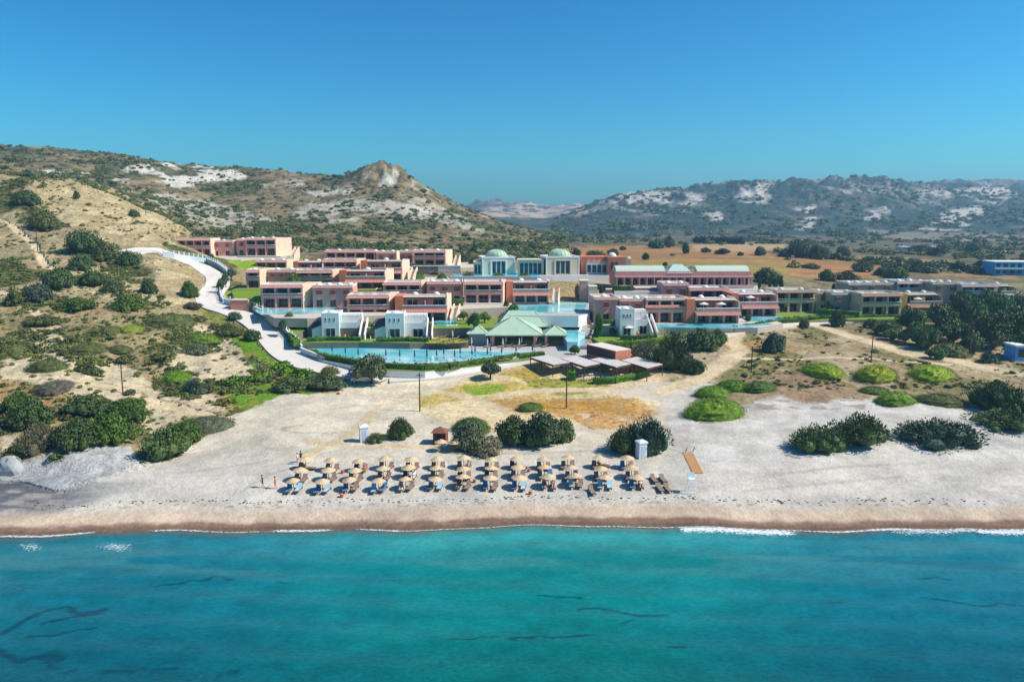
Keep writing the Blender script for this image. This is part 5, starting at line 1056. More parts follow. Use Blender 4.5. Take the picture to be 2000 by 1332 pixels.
# pergola by the top block
x, y, z = onZ(322,501,21.0); PG = thing('pergola', 'dark timber pergola at the corner of the topmost lawn', 'pergola', (x, y, z))
for k in range(4):
    for yy in (0, 4): place(shared(('pgp',), lambda: MB().box(-.12, .12, -.12, .12, 0, 2.6).mesh('post', BR)), 'post', PG, (k*2.3, yy, 0))
MB().box(-.2, 7.1, -.15, .15, 2.6, 2.8).box(-.2, 7.1, 3.85, 4.15, 2.6, 2.8).build('beam', BR, PG)
for k in range(14): place(shared(('pgs',), lambda: MB().box(-.06, .06, -.5, 4.5, 2.8, 2.92).mesh('slat', BR)), 'slat', PG, (k*.53, 0, 0))
# ------------------------------------------------------------ vegetation
def leafmat(name, c1, c2, rnd=.35, obj_color=True):
    m = bpy.data.materials.new(name); m.use_nodes = True; nt = m.node_tree; p = nt.nodes['Principled BSDF']; L = nt.links.new
    p.inputs['Roughness'].default_value = .65; p.inputs['Specular IOR Level'].default_value = .2
    tc = N(nt, 'ShaderNodeNewGeometry'); n = N(nt, 'ShaderNodeTexNoise', i_Scale=.9, i_Detail=5.0); L(tc.outputs['Position'], n.inputs['Vector'])
    n2 = N(nt, 'ShaderNodeTexWhiteNoise', noise_dimensions='3D')
    sn = N(nt, 'ShaderNodeVectorMath', operation='SNAP'); sn.inputs[1].default_value = (.22, .22, .22); L(tc.outputs['Position'], sn.inputs[0]); L(sn.outputs[0], n2.inputs['Vector'])
    mr = N(nt, 'ShaderNodeMapRange'); L(n.outputs['Fac'], mr.inputs[0]); mr.inputs[1].default_value = .35; mr.inputs[2].default_value = .65
    mx = N(nt, 'ShaderNodeMix', data_type='RGBA'); L(mr.outputs[0], mx.inputs['Factor']); mx.inputs[6].default_value = rgba(c1); mx.inputs[7].default_value = rgba(c2)
    oi = N(nt, 'ShaderNodeObjectInfo'); ad = N(nt, 'ShaderNodeMath', operation='MULTIPLY_ADD'); L(n2.outputs['Value'], ad.inputs[0]); ad.inputs[1].default_value = .5; ad.inputs[2].default_value = .75
    ad2 = N(nt, 'ShaderNodeMath', operation='MULTIPLY_ADD'); L(oi.outputs['Random'], ad2.inputs[0]); ad2.inputs[1].default_value = rnd; ad2.inputs[2].default_value = 1-rnd/2
    mm = N(nt, 'ShaderNodeMath', operation='MULTIPLY'); L(ad.outputs[0], mm.inputs[0]); L(ad2.outputs[0], mm.inputs[1])
    cb = N(nt, 'ShaderNodeCombineColor'); [L(mm.outputs[0], cb.inputs[k]) for k in range(3)]
    mu = N(nt, 'ShaderNodeMix', data_type='RGBA', blend_type='MULTIPLY'); mu.inputs['Factor'].default_value = 1; L(mx.outputs[2], mu.inputs[6]); L(cb.outputs[0], mu.inputs[7]); out = mu.outputs[2]
    if obj_color:
        m2 = N(nt, 'ShaderNodeMix', data_type='RGBA', blend_type='MULTIPLY'); m2.inputs['Factor'].default_value = 1; L(out, m2.inputs[6]); L(oi.outputs['Color'], m2.inputs[7]); out = m2.outputs[2]
    L(out, p.inputs['Base Color']); return m
LEAF = leafmat('leaf', (.9, .9, .9), (.55, .6, .5))           # tinted by each plant's own colour
SCRUBL = leafmat('scrub leaf', (.18, .19, .055), (.095, .13, .03), rnd=.9, obj_color=False)
BARK = mat('bark', '5a4a3a', var=.25, scale=4)
def foliage(n, seed, lumps, leaf, flat_=0.0, jit=.5, core=True, z0=0.0, spike=0.0, hemi=True):
    """crown in a unit space (radius 1, height 1): lumpy core and many leaf faces standing on it"""
    r = np.random.default_rng(seed); V = []; Fc = []
    if lumps <= 1: cs = np.array([[0, 0, 0, 1.0]])
    else:
        cs = []
        for k in range(lumps):
            a = r.uniform(0, 2*np.pi); q = math.sqrt(r.uniform(0, 1))*.76; rad = r.uniform(.17, .44)*(1.1-.3*q)
            cs.append([q*math.cos(a), q*math.sin(a), max(.05, (1-q*q*.9)*r.uniform(.35, .74)), rad])
        cs.append([0, 0, .35, .6]); cs = np.array(cs)
    wts = cs[:, 3]**2; wts /= wts.sum()
    # core
    if core:
        nb = 28 if lumps <= 1 else 12
        for cx, cy, cz, cr in cs:
            b = len(V); rings = 9 if lumps <= 1 else 5
            for i in range(rings+1):
                ph = math.pi/2*i/rings if hemi and lumps <= 1 else -math.pi/2+math.pi*i/rings
                for k in range(nb):
                    t = 2*math.pi*k/nb; rr = cr*((.93 if lumps <= 1 else .62)+.07*r.uniform(-1, 1)); V.append((cx+rr*math.cos(ph)*math.cos(t), cy+rr*math.cos(ph)*math.sin(t), max(0.0, cz+rr*math.sin(ph))))
            for i in range(rings):
                for k in range(nb): Fc.append((b+i*nb+k, b+i*nb+(k+1) % nb, b+(i+1)*nb+(k+1) % nb, b+(i+1)*nb+k))
    ci = r.choice(len(cs), n, p=wts); th = r.uniform(0, 2*np.pi, n); cz = r.uniform(-.15 if lumps > 1 else 0, 1, n)
    sn = np.sqrt(1-cz**2); d = np.stack([sn*np.cos(th), sn*np.sin(th), cz], 1); C = cs[ci]
    lump = 1+.13*(fbm(d[:, 0]*3+ci*7, d[:, 1]*3+d[:, 2]*4, seed, 3)-.5)*2
    P_ = C[:, :3]+d*(C[:, 3]*lump)[:, None]*r.uniform(.86, 1.08 if lumps <= 1 else 1.2, n)[:, None]; P_[:, 2] = np.maximum(P_[:, 2], .0)
    nrm = d+jit*r.normal(size=(n, 3)); nrm /= np.linalg.norm(nrm, axis=1)[:, None]
    a = np.cross(nrm, r.normal(size=(n, 3))); a /= np.linalg.norm(a, axis=1)[:, None]; b = np.cross(nrm, a)
    s = leaf*r.uniform(.6, 1.4, n)[:, None]
    if spike: 
        up = d+np.array([0, 0, .6]); up /= np.linalg.norm(up, axis=1)[:, None]; a = up; b = np.cross(up, r.normal(size=(n, 3))); b /= np.linalg.norm(b, axis=1)[:, None]
        q = np.stack([P_-b*s*.5, P_+b*s*.5, P_+a*s*spike*1.8], 1); base = len(V)
        V += [tuple(x) for x in q.reshape(-1, 3)]; Fc += [(base+3*i, base+3*i+1, base+3*i+2) for i in range(n)]
    else:
        q = np.stack([P_-a*s-b*s*.6, P_+a*s-b*s*.6, P_+a*s*.7+b*s*.6, P_-a*s*.7+b*s*.6], 1); base = len(V)
        V += [tuple(x) for x in q.reshape(-1, 3)]; Fc += [(base+4*i, base+4*i+1, base+4*i+2, base+4*i+3) for i in range(n)]
    return V, Fc
def fmesh(nm, m, *a, **k):
    V, Fc = foliage(*a, **k); me = bpy.data.meshes.new(nm); me.from_pydata(V, [], Fc); me.materials.append(m); me.update(); return me
SHRUBS = [fmesh('foliage', LEAF, 3400, 11+k, 24, .044, jit=.6, spike=1.0) for k in range(3)]
SHRUBS += [fmesh('foliage', LEAF, 3200, 21+k, 22, .038, jit=.7) for k in range(2)]
MOUNDS = [fmesh('foliage', LEAF, 6000, 31+k, 1, .026, jit=.35, spike=.8) for k in range(3)]
SMALL = [fmesh('foliage', LEAF, 260, 41+k, 5, .11, jit=.7) for k in range(4)]
CROWNS = [fmesh('crown', LEAF, 2200, 51+k, 14, .045, jit=.8) for k in range(3)]
SCRUB = [fmesh('foliage', SCRUBL, 90, 61+k, 3, .17, jit=.6) for k in range(3)]
G_DK, G_MID, G_OL, G_LIME, G_GR, G_BLUE, G_TAN, G_BR = (.095,.14,.045), (.10,.17,.028), (.15,.165,.05), (.36,.46,.03), (.15,.17,.10), (.09,.15,.10), (.25,.22,.13), (.17,.29,.02)
GN_ = {'dk': G_DK, 'mid': G_MID, 'ol': G_OL, 'lime': G_LIME, 'gr': G_GR, 'blue': G_BLUE, 'tan': G_TAN, 'br': G_BR}
_b = [0]
def bush(u, v, wp, hp, kind, col, label, name=None, group=None, flatness=None, rz=None):
    x, y, z = hit(u, v); s = pxm(y, z); rx = wp/2/s; a = math.atan2(H-z, y); ry = rx*(.85 if kind != 'mound' else .75)
    h = (hp/s-2*ry*math.sin(a)*.8)/math.cos(a); h = max(h, .38*rx)
    if kind == 'mound': h = min(h, .48*rx)
    _b[0] += 1; k = _b[0]; me = {'shrub': SHRUBS[k % 3], 'leafy': SHRUBS[3+k % 2], 'mound': MOUNDS[k % 3], 'small': SMALL[k % 4]}[kind]
    yy = y+ry*.75; zz = min(ground(x, yy), z+.6*h)
    nm = name or {'shrub': 'juniper_bush', 'leafy': 'leafy_bush', 'mound': 'cushion_bush', 'small': 'shrub'}[kind]
    o = place(me, nm, None, (x, yy, min(z, zz)-.06*h), random.uniform(0, 6.28), (rx, ry if rz is None else ry, h*1.05), col if isinstance(col, tuple) else GN_[col])
    return tag(o, label, 'bush', group)
def tree(u, v, wp, hp, col, label, cat='tree', name='tree', group=None, trunkh=.3, me=None, at=None):
    if at is None: x, y, z = hit(u, v)
    else: x, y, z = onZ(u, v, at)
    s = pxm(y, z); rx = wp/2/s; h = (hp/s-rx*math.sin(math.atan2(H-z, y)))/math.cos(math.atan2(H-z, y)); t = thing(name, label, cat, (x, y, z-.1), group=group); th = h*trunkh
    m = MB(); m.tube((0, 0, -.4), (rx*.06, .05, th*1.1), max(.1, rx*.10), max(.06, rx*.07), 7)
    for k in range(4):
        a = k*1.6+.4; m.tube((rx*.06, .05, th*.95), (rx*.45*math.cos(a), rx*.45*math.sin(a), th+(h-th)*.45), max(.06, rx*.05), .03, 5)
    m.build('trunk', BARK, t); _b[0] += 1
    place(me or CROWNS[_b[0] % 3], 'crown', t, (0, 0, th*.8), random.uniform(0, 6), (rx*1.05, rx*1.0, (h-th*.8)*1.02), GN_[col] if isinstance(col, str) else col); return t
NTH = 'first second third fourth fifth sixth seventh eighth ninth tenth eleventh twelfth thirteenth fourteenth fifteenth sixteenth seventeenth eighteenth nineteenth twentieth twenty-first twenty-second twenty-third twenty-fourth twenty-fifth twenty-sixth'.split()
NB = [
 (1617,737,94,38,'mound','lime','westernmost of three lime green cushion bushes in a row on the right dunes'),(1726,744,106,38,'mound',(.30,.34,.02),'yellowish lime cushion bush in the middle of the row of three on the dunes'),(1838,743,116,37,'mound','lime','broad lime green cushion bush at the eastern end of the row of three'),
 (1405,820,132,56,'mound','br','largest bright green cushion bush beside the sandy track, lowest of its cluster'),(1398,777,78,32,'mound','br','small green cushion bush tucked between two larger ones by the sandy track'),(1440,765,80,36,'mound','br','green cushion bush at the upper corner of the cluster by the sandy track'),(1490,766,72,32,'mound','mid','green cushion bush ending the cluster towards the dry dunes'),
 (1715,772,64,22,'mound','mid','low dull green cushion bush at the western end of the mid dune chain'),(1762,792,86,38,'mound','br','bright green cushion bush in the middle of the mid dune chain'),(1850,794,96,32,'mound','ol','olive green cushion bush at the eastern end of the mid dune chain'),
 (1615,890,118,72,'shrub','dk','dark spiky juniper on white sand, left half of the big pair'),(1700,882,150,88,'shrub','dk','largest spiky juniper on white sand, right half of the big pair'),(1865,882,172,80,'shrub','blue','wide dark spiky juniper standing alone on the white sand'),
 (1975,808,120,72,'shrub','dk','dark juniper at the edge of the view above the pale sand'),(1990,848,150,62,'shrub','dk','dark juniper sprawling below its twin at the edge of the view'),
 (1375,688,90,50,'leafy','dk','dense dark rounded bush beside the bright hotel lawn'),(1405,678,46,36,'leafy','mid','fresh green bush hugging the dense dark one by the hotel lawn'),(1316,730,92,86,'shrub','dk','tall dark bush rising beside the taverna canopies'),(1264,706,64,44,'shrub','gr','grey green bush behind the eastern taverna canopy'),(1358,732,46,34,'shrub','dk','small dark bush at the foot of the tall one, by the sandy track'),
 (1517,692,50,44,'leafy','blue','round blue green bush alone among the dry grass by the junction of tracks'),(1574,642,26,20,'leafy','dk','small dark ball shaped bush at the fork of the roads'),(1640,640,34,34,'leafy','dk','dark bush at the roadside in front of the beige arcade'),
 (920,848,98,50,'mound','mid','smooth dark green cushion bush behind the beach thicket'),(915,884,80,66,'leafy','gr','grey green bush at the west end of the beach thicket'),(951,894,84,48,'leafy','tan','dry tan coloured bush at the front of the beach thicket'),(1000,872,86,66,'leafy','dk','dark leafy bush in the middle of the beach thicket'),(1060,880,118,84,'leafy',(.10,.14,.06),'largest bush of the beach thicket, behind the fourth and fifth umbrellas from its west end'),(1100,866,60,52,'leafy','dk','rounded bush at the east end of the beach thicket'),
 (1035,804,58,30,'mound','mid','small round green cushion bush on the dry grass behind the thicket'),(1228,890,86,66,'shrub','dk','west half of the big dark bush behind the last umbrella'),(1268,890,92,86,'shrub','blue','east half of the big dark bush, behind the white changing cabin'),
 (780,860,60,50,'shrub','dk','upright dark juniper near the brown hut on the beach'),(733,867,42,26,'shrub','dk','low juniper crouched against the white cabin'),
 (392,848,116,44,'mound','gr','smooth grey green cushion bush at the top of the beach'),(352,870,90,54,'leafy','mid','green bush between the cushion bush and the one at the foot of the bank'),(308,902,108,74,'leafy',(.14,.20,.06),'fresh green bush lowest on the slope beside the grey bank'),
 (200,872,110,74,'leafy','mid','green thicket bush right above the grey sand bank'),(130,884,110,76,'leafy','dk','dark thicket bush above the grey bank, next to the dead bush'),(235,832,90,60,'leafy','mid','green thicket bush under the leaning pole'),(150,818,120,56,'leafy','dk','dark thicket bush behind the two on the grey bank'),(40,842,110,70,'leafy','dk','dark thicket bush at the left edge above the dead bush'),(20,812,90,50,'leafy','mid','green thicket bush at the left edge, higher up the slope'),(20,905,80,44,'leafy','ol','low olive bush at the left edge by the grey rock'),(100,905,60,26,'small','ol','small yellow green patch bush on the lip of the grey bank'),
 (60,892,84,70,'shrub','tan','leafless straw coloured dead bush above the grey bank'),(246,796,60,32,'mound','mid','round green cushion bush at the foot of the wooden pole'),
 (372,772,44,36,'shrub','blue','blue green spiky shrub below the lime cushion bush'),(340,748,76,30,'mound',(.18,.32,.02),'bright lime cushion bush beside the sandy gully'),(95,768,96,28,'mound',(.16,.14,.11),'greyish purple cushion bush on the pale slope'),(80,726,82,34,'mound','ol','olive cushion bush on the pale slope above the purple one'),(162,692,74,36,'mound','ol','large olive dome shaped bush on the pale slope'),(226,690,56,28,'mound','ol','olive dome shaped bush beside the largest dome'),(28,692,56,30,'mound','ol','olive dome shaped bush near the left edge'),
 (376,694,60,26,'leafy','gr','silvery grey green bush above the sandy gully'),(388,672,74,28,'mound',(.17,.26,.03),'lime green cushion bush above the silvery one'),(322,640,100,30,'mound','ol','long olive cushion bush high on the slope'),(250,650,56,26,'mound',(.24,.28,.04),'yellow green cushion bush joined to a dark one'),(208,652,54,32,'mound','ol','dark olive cushion bush joined to the yellow green one'),
 (160,728,50,22,'small','ol','small olive bush on the pale slope below the large dome'),(175,735,50,22,'small','ol','low olive bush right beside the small one below the large dome'),(240,712,60,24,'small','ol','flat olive bush between the dome and the sandy gully'),(310,712,70,30,'small',(.17,.18,.05),'wide flat bush of mixed green above the lime cushion'),
 (455,628,34,20,'leafy','blue','blue green bush on the verge inside the road bend'),(438,662,62,32,'leafy','ol','large olive bush on the verge beside the straight road'),(488,668,42,26,'leafy','dk','dark bush on the verge at the edge of the road'),(500,655,20,10,'small','mid','small bush at the road edge above the dark one'),(560,770,90,40,'leafy',(.12,.16,.05),'dark green tangle at the lower end of the bright verge'),(630,766,84,42,'leafy',(.11,.14,.06),'grey green bush at the tip of the verge where the road opens out'),(640,738,50,26,'leafy','ol','olive bush on the verge next to the parked car'),
 (450,755,50,24,'small','br','bright green herbs below the wire fence'),(500,748,60,24,'small','br','bright green clump in the middle of the verge'),(548,728,60,26,'small','br','bright green clump at the top of the verge'),(590,745,70,30,'small',(.16,.28,.02),'bright green clump next to the olive bush by the road'),(440,792,50,20,'small',(.28,.22,.05),'yellowing herbs at the lowest corner of the verge'),
 (40,402,70,28,'leafy','dk','dark bush high on the sandy hill near the left edge'),(72,452,70,40,'leafy','ol','olive bush on the slope below the sandy hill top'),(150,500,90,50,'leafy','dk','dark bush cluster on the flank of the sandy hill'),(200,512,60,40,'leafy','ol','olive bush beside the dark cluster on the flank'),(258,424,26,14,'leafy','dk','dark oval bush standing out on the cream sandy hill'),(147,390,18,16,'small','dk','small dark ball bush near the crest of the sandy hill'),
 (150,530,60,34,'leafy','dk','dark bush in the hollow below the sandy hill'),(245,520,54,30,'leafy','dk','dark bush in the hollow beside the eroded mound'),(170,562,70,36,'leafy','dk','dark bush above the middle of the left slope'),(215,572,50,26,'leafy','dk','dark bush beside the path on the left slope'),(60,592,80,40,'leafy',(.10,.12,.08),'grey green bush in the middle of the left slope'),(100,566,80,44,'leafy','dk','dark bush high on the left slope below the track'),(130,612,110,34,'leafy',(.11,.17,.03),'wide green bush in the middle of the left slope'),(240,610,80,34,'leafy',(.11,.17,.03),'wide green bush below the eroded mound'),
 (285,575,40,28,'leafy','dk','dark bush on the eroded mound next to the bend'),(70,640,80,28,'leafy','ol','olive bush on the lower left slope'),(20,600,50,34,'leafy','ol','olive bush at the left edge half way up'),(370,605,50,16,'leafy',(.12,.12,.07),'brownish bush at the foot of the eroded mound'),(385,630,40,14,'small','ol','olive bush on the outside of the road bend'),(415,645,36,16,'small','ol','olive bush beside the fence posts'),
 (365,583,42,34,'leafy','mid','green rounded bush at the edge of the road bend casting a long shadow'),
]
for e in NB: bush(*e)
# big trees with visible trunks
tree(724,748,76,64,(.15,.17,.085),'broad olive tree shading the parked car at the corner of the pool wall',trunkh=.22)
tree(957,739,44,38,(.10,.14,.09),'small round tree on a bare trunk in the dry grass by the pool lawn',trunkh=.3)
for a in ((432,574,17,30,'olive tree at the bend of the access road, lowest of three'),(441,563,20,30,'olive tree at the bend of the access road, middle one of three'),(452,548,22,26,'olive tree at the bend of the access road, topmost of three')): tree(a[0],a[1],a[2],a[3],(.13,.18,.09),a[4],name='olive_tree',trunkh=.35)
tree(413,511,14,16,(.11,.15,.08),'small dark olive tree at the edge of the topmost lawn',name='olive_tree')
tree(556,648,22,28,(.12,.20,.09),'blue green olive tree on the lower garden lawn, in front',name='olive_tree',at=9.2); tree(567,641,22,34,(.14,.20,.10),'taller olive tree on the lower garden lawn, behind',name='olive_tree',at=9.2)
tree(574,563,30,28,(.13,.26,.03),'bright leafy courtyard tree in front of the pink slatted wing',trunkh=.2,at=16.0)
tree(927,642,30,34,(.09,.20,.04),'broad leaved green tree between the kidney pool and the bar roofs',trunkh=.2,at=10.0)
tree(905,626,20,20,(.13,.22,.04),'young tree below the grey stone retaining wall',at=10.0); tree(946,630,26,22,(.20,.28,.05),'yellow green young tree above the small bar roof',at=10.0)
tree(1002,618,26,26,(.10,.20,.04),'leafy banana like tree at the corner of the broad infinity pool',at=10.2)
tree(1101,560,20,18,(.12,.17,.06),'small tree against the brown stone retaining wall',at=14.2); tree(1122,560,18,16,(.12,.16,.06),'second small tree against the brown stone retaining wall',at=14.2)
tree(718,655,34,30,(.15,.20,.09),'silvery olive tree between the two western villas',name='olive_tree',at=7.6); tree(738,650,20,34,(.13,.18,.08),'dark olive tree behind the slate roof of the second villa',name='olive_tree',at=7.6); tree(610,652,12,32,(.14,.18,.07),'slender tree beside the slate roof of the first villa',at=7.6)
tree(1168,660,20,50,(.07,.24,.02),'bright green climbing shrub beside the stepped walk',trunkh=.05,at=7.4); tree(1205,640,24,18,(.12,.18,.06),'low garden tree behind the single villa',at=9)
tree(1461,632,12,20,(.09,.15,.05),'small round tree at the end of the long narrow pool',at=9.2)
tree(1560,600,14,24,(.10,.20,.04),'young bright tree in front of the ochre arcaded block',at=8.6); tree(1618,612,20,26,(.10,.22,.03),'bright green young tree on the flat lawn',at=8.6); tree(1598,607,20,38,(.10,.15,.06),'tall dark young tree beside the ochre block',at=8.6)
tree(868,615,16,26,(.22,.30,.02),'yellow flowering climber on the end of the red tiled block',trunkh=.05,at=10)
for i, (u, v, w_, h_) in enumerate(((775,549,28,22),(815,549,36,20),(863,549,28,17),(915,550,34,18),(972,550,40,18),(1023,550,40,18))):
    x, y, z = onZ(u, v, 16.6); s = pxm(y, z)
    tag(place(MOUNDS[i % 3], 'clipped_bush', None, (x, y, z-1.2), i, (w_/2/s, w_/2.4/s, h_/s+.9), (.10,.19,.035)), ['clipped round bush beside the second row end stair','clipped round bush above the pink arcade with cream end wall','clipped round bush in front of the loungers of the upper pool','clipped round bush below the west end of the upper pool','clipped round bush below the domed hall','clipped round bush below the glazed link'][i], 'bush', 'clipped round bushes below the upper pool')
for a in ((803,511,13,20,19.5,'dark climber tree between two wings of the upper row'),(881,517,11,11,19.5,'round shrub tree at the foot of the last upper block'),(846,619,15,13,10,'small garden tree at the west end of the grey retaining wall'),(882,608,20,20,10,'leafy garden tree below the pink climber wing'),(862,603,17,15,10.3,'low garden tree under the overgrown wing'),(990,601,13,15,12.2,'small palm like tree beside the cream outside stair'),(713,607,12,16,12.3,'slim tree between the plunge pool and the lattice block'),(752,622,10,22,10.1,'narrow tree against the red tiled block'),(1063,641,13,18,8.5,'tree behind the east roof of the bar'),(1079,651,12,18,8.4,'second tree beside the deep turquoise pool'),(1123,692,22,20,6.0,'small palm by the blue shade of the landing'),(655,498,13,9,19.5,'shrub tree on the garden walls behind the second row'),(612,500,26,9,19.5,'low spreading shrub tree on the garden walls'),(1140,640,9,12,8.3,'small tree on the edge of the stepped walk'),(1196,656,16,18,7.6,'bushy tree beside the pale garden path'),(1186,690,14,12,6.5,'low tree at the foot of the garden path'),(1012,640,14,9,10.1,'shrub tree behind the bar roof'),(905,652,14,10,7.7,'shrub tree beside the bar store room')):
    tree(a[0], a[1], a[2], a[3], (.10+random.uniform(0,.05), .18+random.uniform(0,.06), .04), a[5], at=a[4], trunkh=.2, name='garden_tree')
def cypress(u, v, w_, h_, label, at=None):
    x, y, z = hit(u, v) if at is None else onZ(u, v, at); s = pxm(y, z); t = thing('cypress', label, 'tree', (x, y, z-.2), group='cypresses of the resort')
    MB().tube((0, 0, -.3), (0, 0, .9), .14, .12, 6).build('trunk', BARK, t); place(CROWNS[0], 'crown', t, (0, 0, .3), random.uniform(0, 6), (w_/2/s, w_/2/s, h_/s), (.07,.11,.05))
for a in ((1483,566,9,24,'cypress nearest the end wall of the restaurant'),(1503,567,9,25,'second cypress from the restaurant'),(1514,567,9,24,'third cypress from the restaurant'),(1525,566,9,26,'cypress farthest from the restaurant in the row of four'),(1628,572,9,18,'western one of two cypresses behind the beige blocks'),(1639,571,9,18,'eastern one of two cypresses behind the beige blocks'),(1980,582,7,17,'lone cypress behind the last grey block')): cypress(*a)
cypress(1127,589,11,33,'tall cypress at the head of the broad infinity pool', at=12.2); cypress(1173,583,9,24,'cypress in the shade behind the gate tower', at=12.5)
# dark grove on the right
GRV = [(1732,655,56,40),(1742,664,50,30),(1780,650,70,60),(1790,672,70,56),(1812,682,60,56),(1835,640,80,60),(1860,668,80,60),(1880,625,60,70),(1905,650,70,80),(1925,622,60,70),(1940,680,90,90),(1955,640,80,80),(1985,670,90,90),(1990,622,60,60),(1900,690,60,50),(2010,700,90,80),(1830,700,50,30),(1700,640,40,24)]
GL = ['low dark tree at the western edge of the grove','dark bush in front of the western edge of the grove','tall dark tree in front of the mustard block','dark tree leaning out of the grove above the dry dune','dark tree beside the olive dome bush','rounded dark tree before the white back row block','broad dark tree in the middle of the grove','tall tree behind the middle of the grove','dark tree towering over the eastern path','tall tree at the back of the grove near the orange wall','bright crowned tree above the hidden path','dark tree behind the bright crowned one','dark tree nearest the blue hut','tree at the back corner of the grove','dark tree beside the pole by the olive dome bush','dark tree at the edge of the view behind the blue hut','low bush at the front of the grove','small dark bush west of the grove, by the sandy road']
for (u, v, w_, h_), lb in zip(GRV, GL): tree(u, v, w_*.88, h_*.86, (.115+random.uniform(0,.05), .18+random.uniform(0,.06), .065), lb, trunkh=.1, group='dark trees of the grove', name='dark_tree')
bush(1872,697,92,50,'mound','ol','olive dome shaped bush in front of the dark grove'); bush(1938,709,40,26,'shrub','blue','lone spiky shrub between the grove and the blue hut')
bush(1505,556,72,34,'leafy',(.09,.13,.05),'wide dark spreading tree behind the row of four cypresses',name='spreading_tree')
FT = [(1262,508,16,14,'lone round tree in the middle of the orange field'),(1217,489,18,8,'low dark tree at the upper edge of the orange field'),(1127,500,20,14,'dark tree behind the second dome'),(1165,505,50,16,'dark thicket tree behind the coral wing'),(1198,500,30,14,'round thicket tree behind the coral block'),(1285,486,44,18,'broad green tree at the far edge of the orange field'),(1308,484,24,22,'tall dark tree beside the broad green one'),(1340,496,18,22,'dark tree with a visible trunk in the upper orange field'),(1380,494,24,10,'low tree between the two fields'),(1415,497,40,12,'green hedge tree between the two fields'),(1448,500,16,8,'small dark tree between the two fields'),(1487,500,30,18,'conical dark tree at the field edge'),
 (1540,503,40,16,'dark tree east of the conical one'),(1570,505,60,34,'largest green tree of the grove beyond the fields'),(1605,508,50,28,'second tree of the grove beyond the fields'),(1650,503,36,22,'dark tree at the end of the grove beyond the fields'),(1690,532,50,22,'green tree by the pale strip of field'),(1700,526,30,14,'bright green tree by the pale strip of field'),(1740,540,60,20,'bushy tree on the plain above the beige blocks'),(1760,545,60,24,'dark bushy tree right above the white back block'),(1798,532,34,22,'dark round tree on the plain'),(1620,550,44,24,'dark tree by the corner of the orange field'),(1660,553,50,24,'green tree in front of the corner of the orange field'),(1590,526,50,12,'low bushes in the orange field'),(1810,496,60,18,'bright green tree grove beside the white farmhouse'),(1840,500,50,18,'green tree behind the long white shed'),(1905,492,30,16,'dark tree on the track to the quarry'),(1880,530,40,20,'dark tree between fields on the far plain'),(1925,528,40,20,'tree in front of the blue hotel'),(1300,520,14,8,'small bush behind the restaurant roof'),(925,492,18,10,'dark tree on the slope above the domed hall'),(980,482,14,9,'dark tree on the saddle'),(1010,483,18,12,'round dark tree on the saddle'),(1040,488,24,12,'dark tree at the foot of the saddle'),(905,520,28,24,'bright green tree between the upper row and the domed hall'),(922,525,20,22,'second bright green tree beside the glass annexe')]
for u, v, w_, h_, lb in FT: bush(u, v, w_, h_, 'leafy', (.055+random.uniform(0,.04), .095+random.uniform(0,.05), .045), lb, name='field_tree', group='trees on the plain')
for k in range(12):
    bush(1362+k*8, 475+k*.25, 15, 13, 'leafy', (.045,.085,.055), f'{NTH[k]} dark tree of the windbreak below the blue hills, counted from the west', name='windbreak_tree', group='trees of the windbreak')
# hedges
def hedge(pts, hgt, wd, label, col=(.12,.22,.03), base=None):
    w = [(hit(u, v) if base is None else onZ(u, v, base)) for u, v in pts]; r = np.random.default_rng(len(label)); V = []; Fc = []; o0 = w[0]
    for (x0, y0, z0), (x1, y1, z1) in zip(w[:-1], w[1:]):
        L = math.hypot(x1-x0, y1-y0); n = int(L*26*(wd+hgt)); tx, ty = (x1-x0)/L, (y1-y0)/L; nx, ny = -ty, tx
        b = len(V); q = .42*wd
        for s_, zt in ((0, 0), (1, 0)):
            X, Y, Z = (x0, y0, z0) if s_ == 0 else (x1, y1, z1)
            for o_, zz in ((-q, -.3), (-q, hgt*.9), (q, hgt*.9), (q, -.3)): V.append((X+nx*o_-o0[0], Y+ny*o_-o0[1], Z+zz-o0[2]))
        Fc += [(b, b+4, b+5, b+1), (b+1, b+5, b+6, b+2), (b+2, b+6, b+7, b+3), (b, b+1, b+2, b+3), (b+7, b+6, b+5, b+4)]
        t = r.uniform(0, 1, n); a = r.uniform(-.2, math.pi+.2, n); o_ = np.cos(a)*wd*.5*r.uniform(.9, 1.15, n); h_ = (np.abs(np.sin(a))*.45+.55*r.uniform(0, 1, n)**.5)*hgt*r.uniform(.85, 1.12, n)*(1+.18*np.sin(t*L*1.3))
        P_ = np.stack([x0+(x1-x0)*t+nx*o_-o0[0], y0+(y1-y0)*t+ny*o_-o0[1], z0+(z1-z0)*t+h_-o0[2]], 1); A = r.normal(size=(n, 3)); A /= np.linalg.norm(A, axis=1)[:, None]; B = np.cross(A, r.normal(size=(n, 3))); B /= np.linalg.norm(B, axis=1)[:, None]; s = r.uniform(.09, .2, n)[:, None]
        qd = np.stack([P_-A*s, P_+B*s, P_+A*s, P_-B*s], 1); b = len(V); V += [tuple(x) for x in qd.reshape(-1, 3)]; Fc += [(b+4*i, b+4*i+1, b+4*i+2, b+4*i+3) for i in range(n)]
    me = bpy.data.meshes.new('hedge'); me.from_pydata(V, [], Fc); me.materials.append(LEAF); me.update(); return tag(place(me, 'hedge', None, o0, 0, None, col), label, 'hedge')
hedge([(598,688),(628,700),(700,713),(760,720),(830,723),(875,721)], 1.3, 1.2, 'clipped hedge on the inner side of the bluish pool wall', base=6.0)
hedge([(877,720),(930,712.5),(1000,701.5),(1062,695.5)], 1.2, 1.3, 'shaggy hedge between the pool lawn and the sunlit wall', base=6.0)
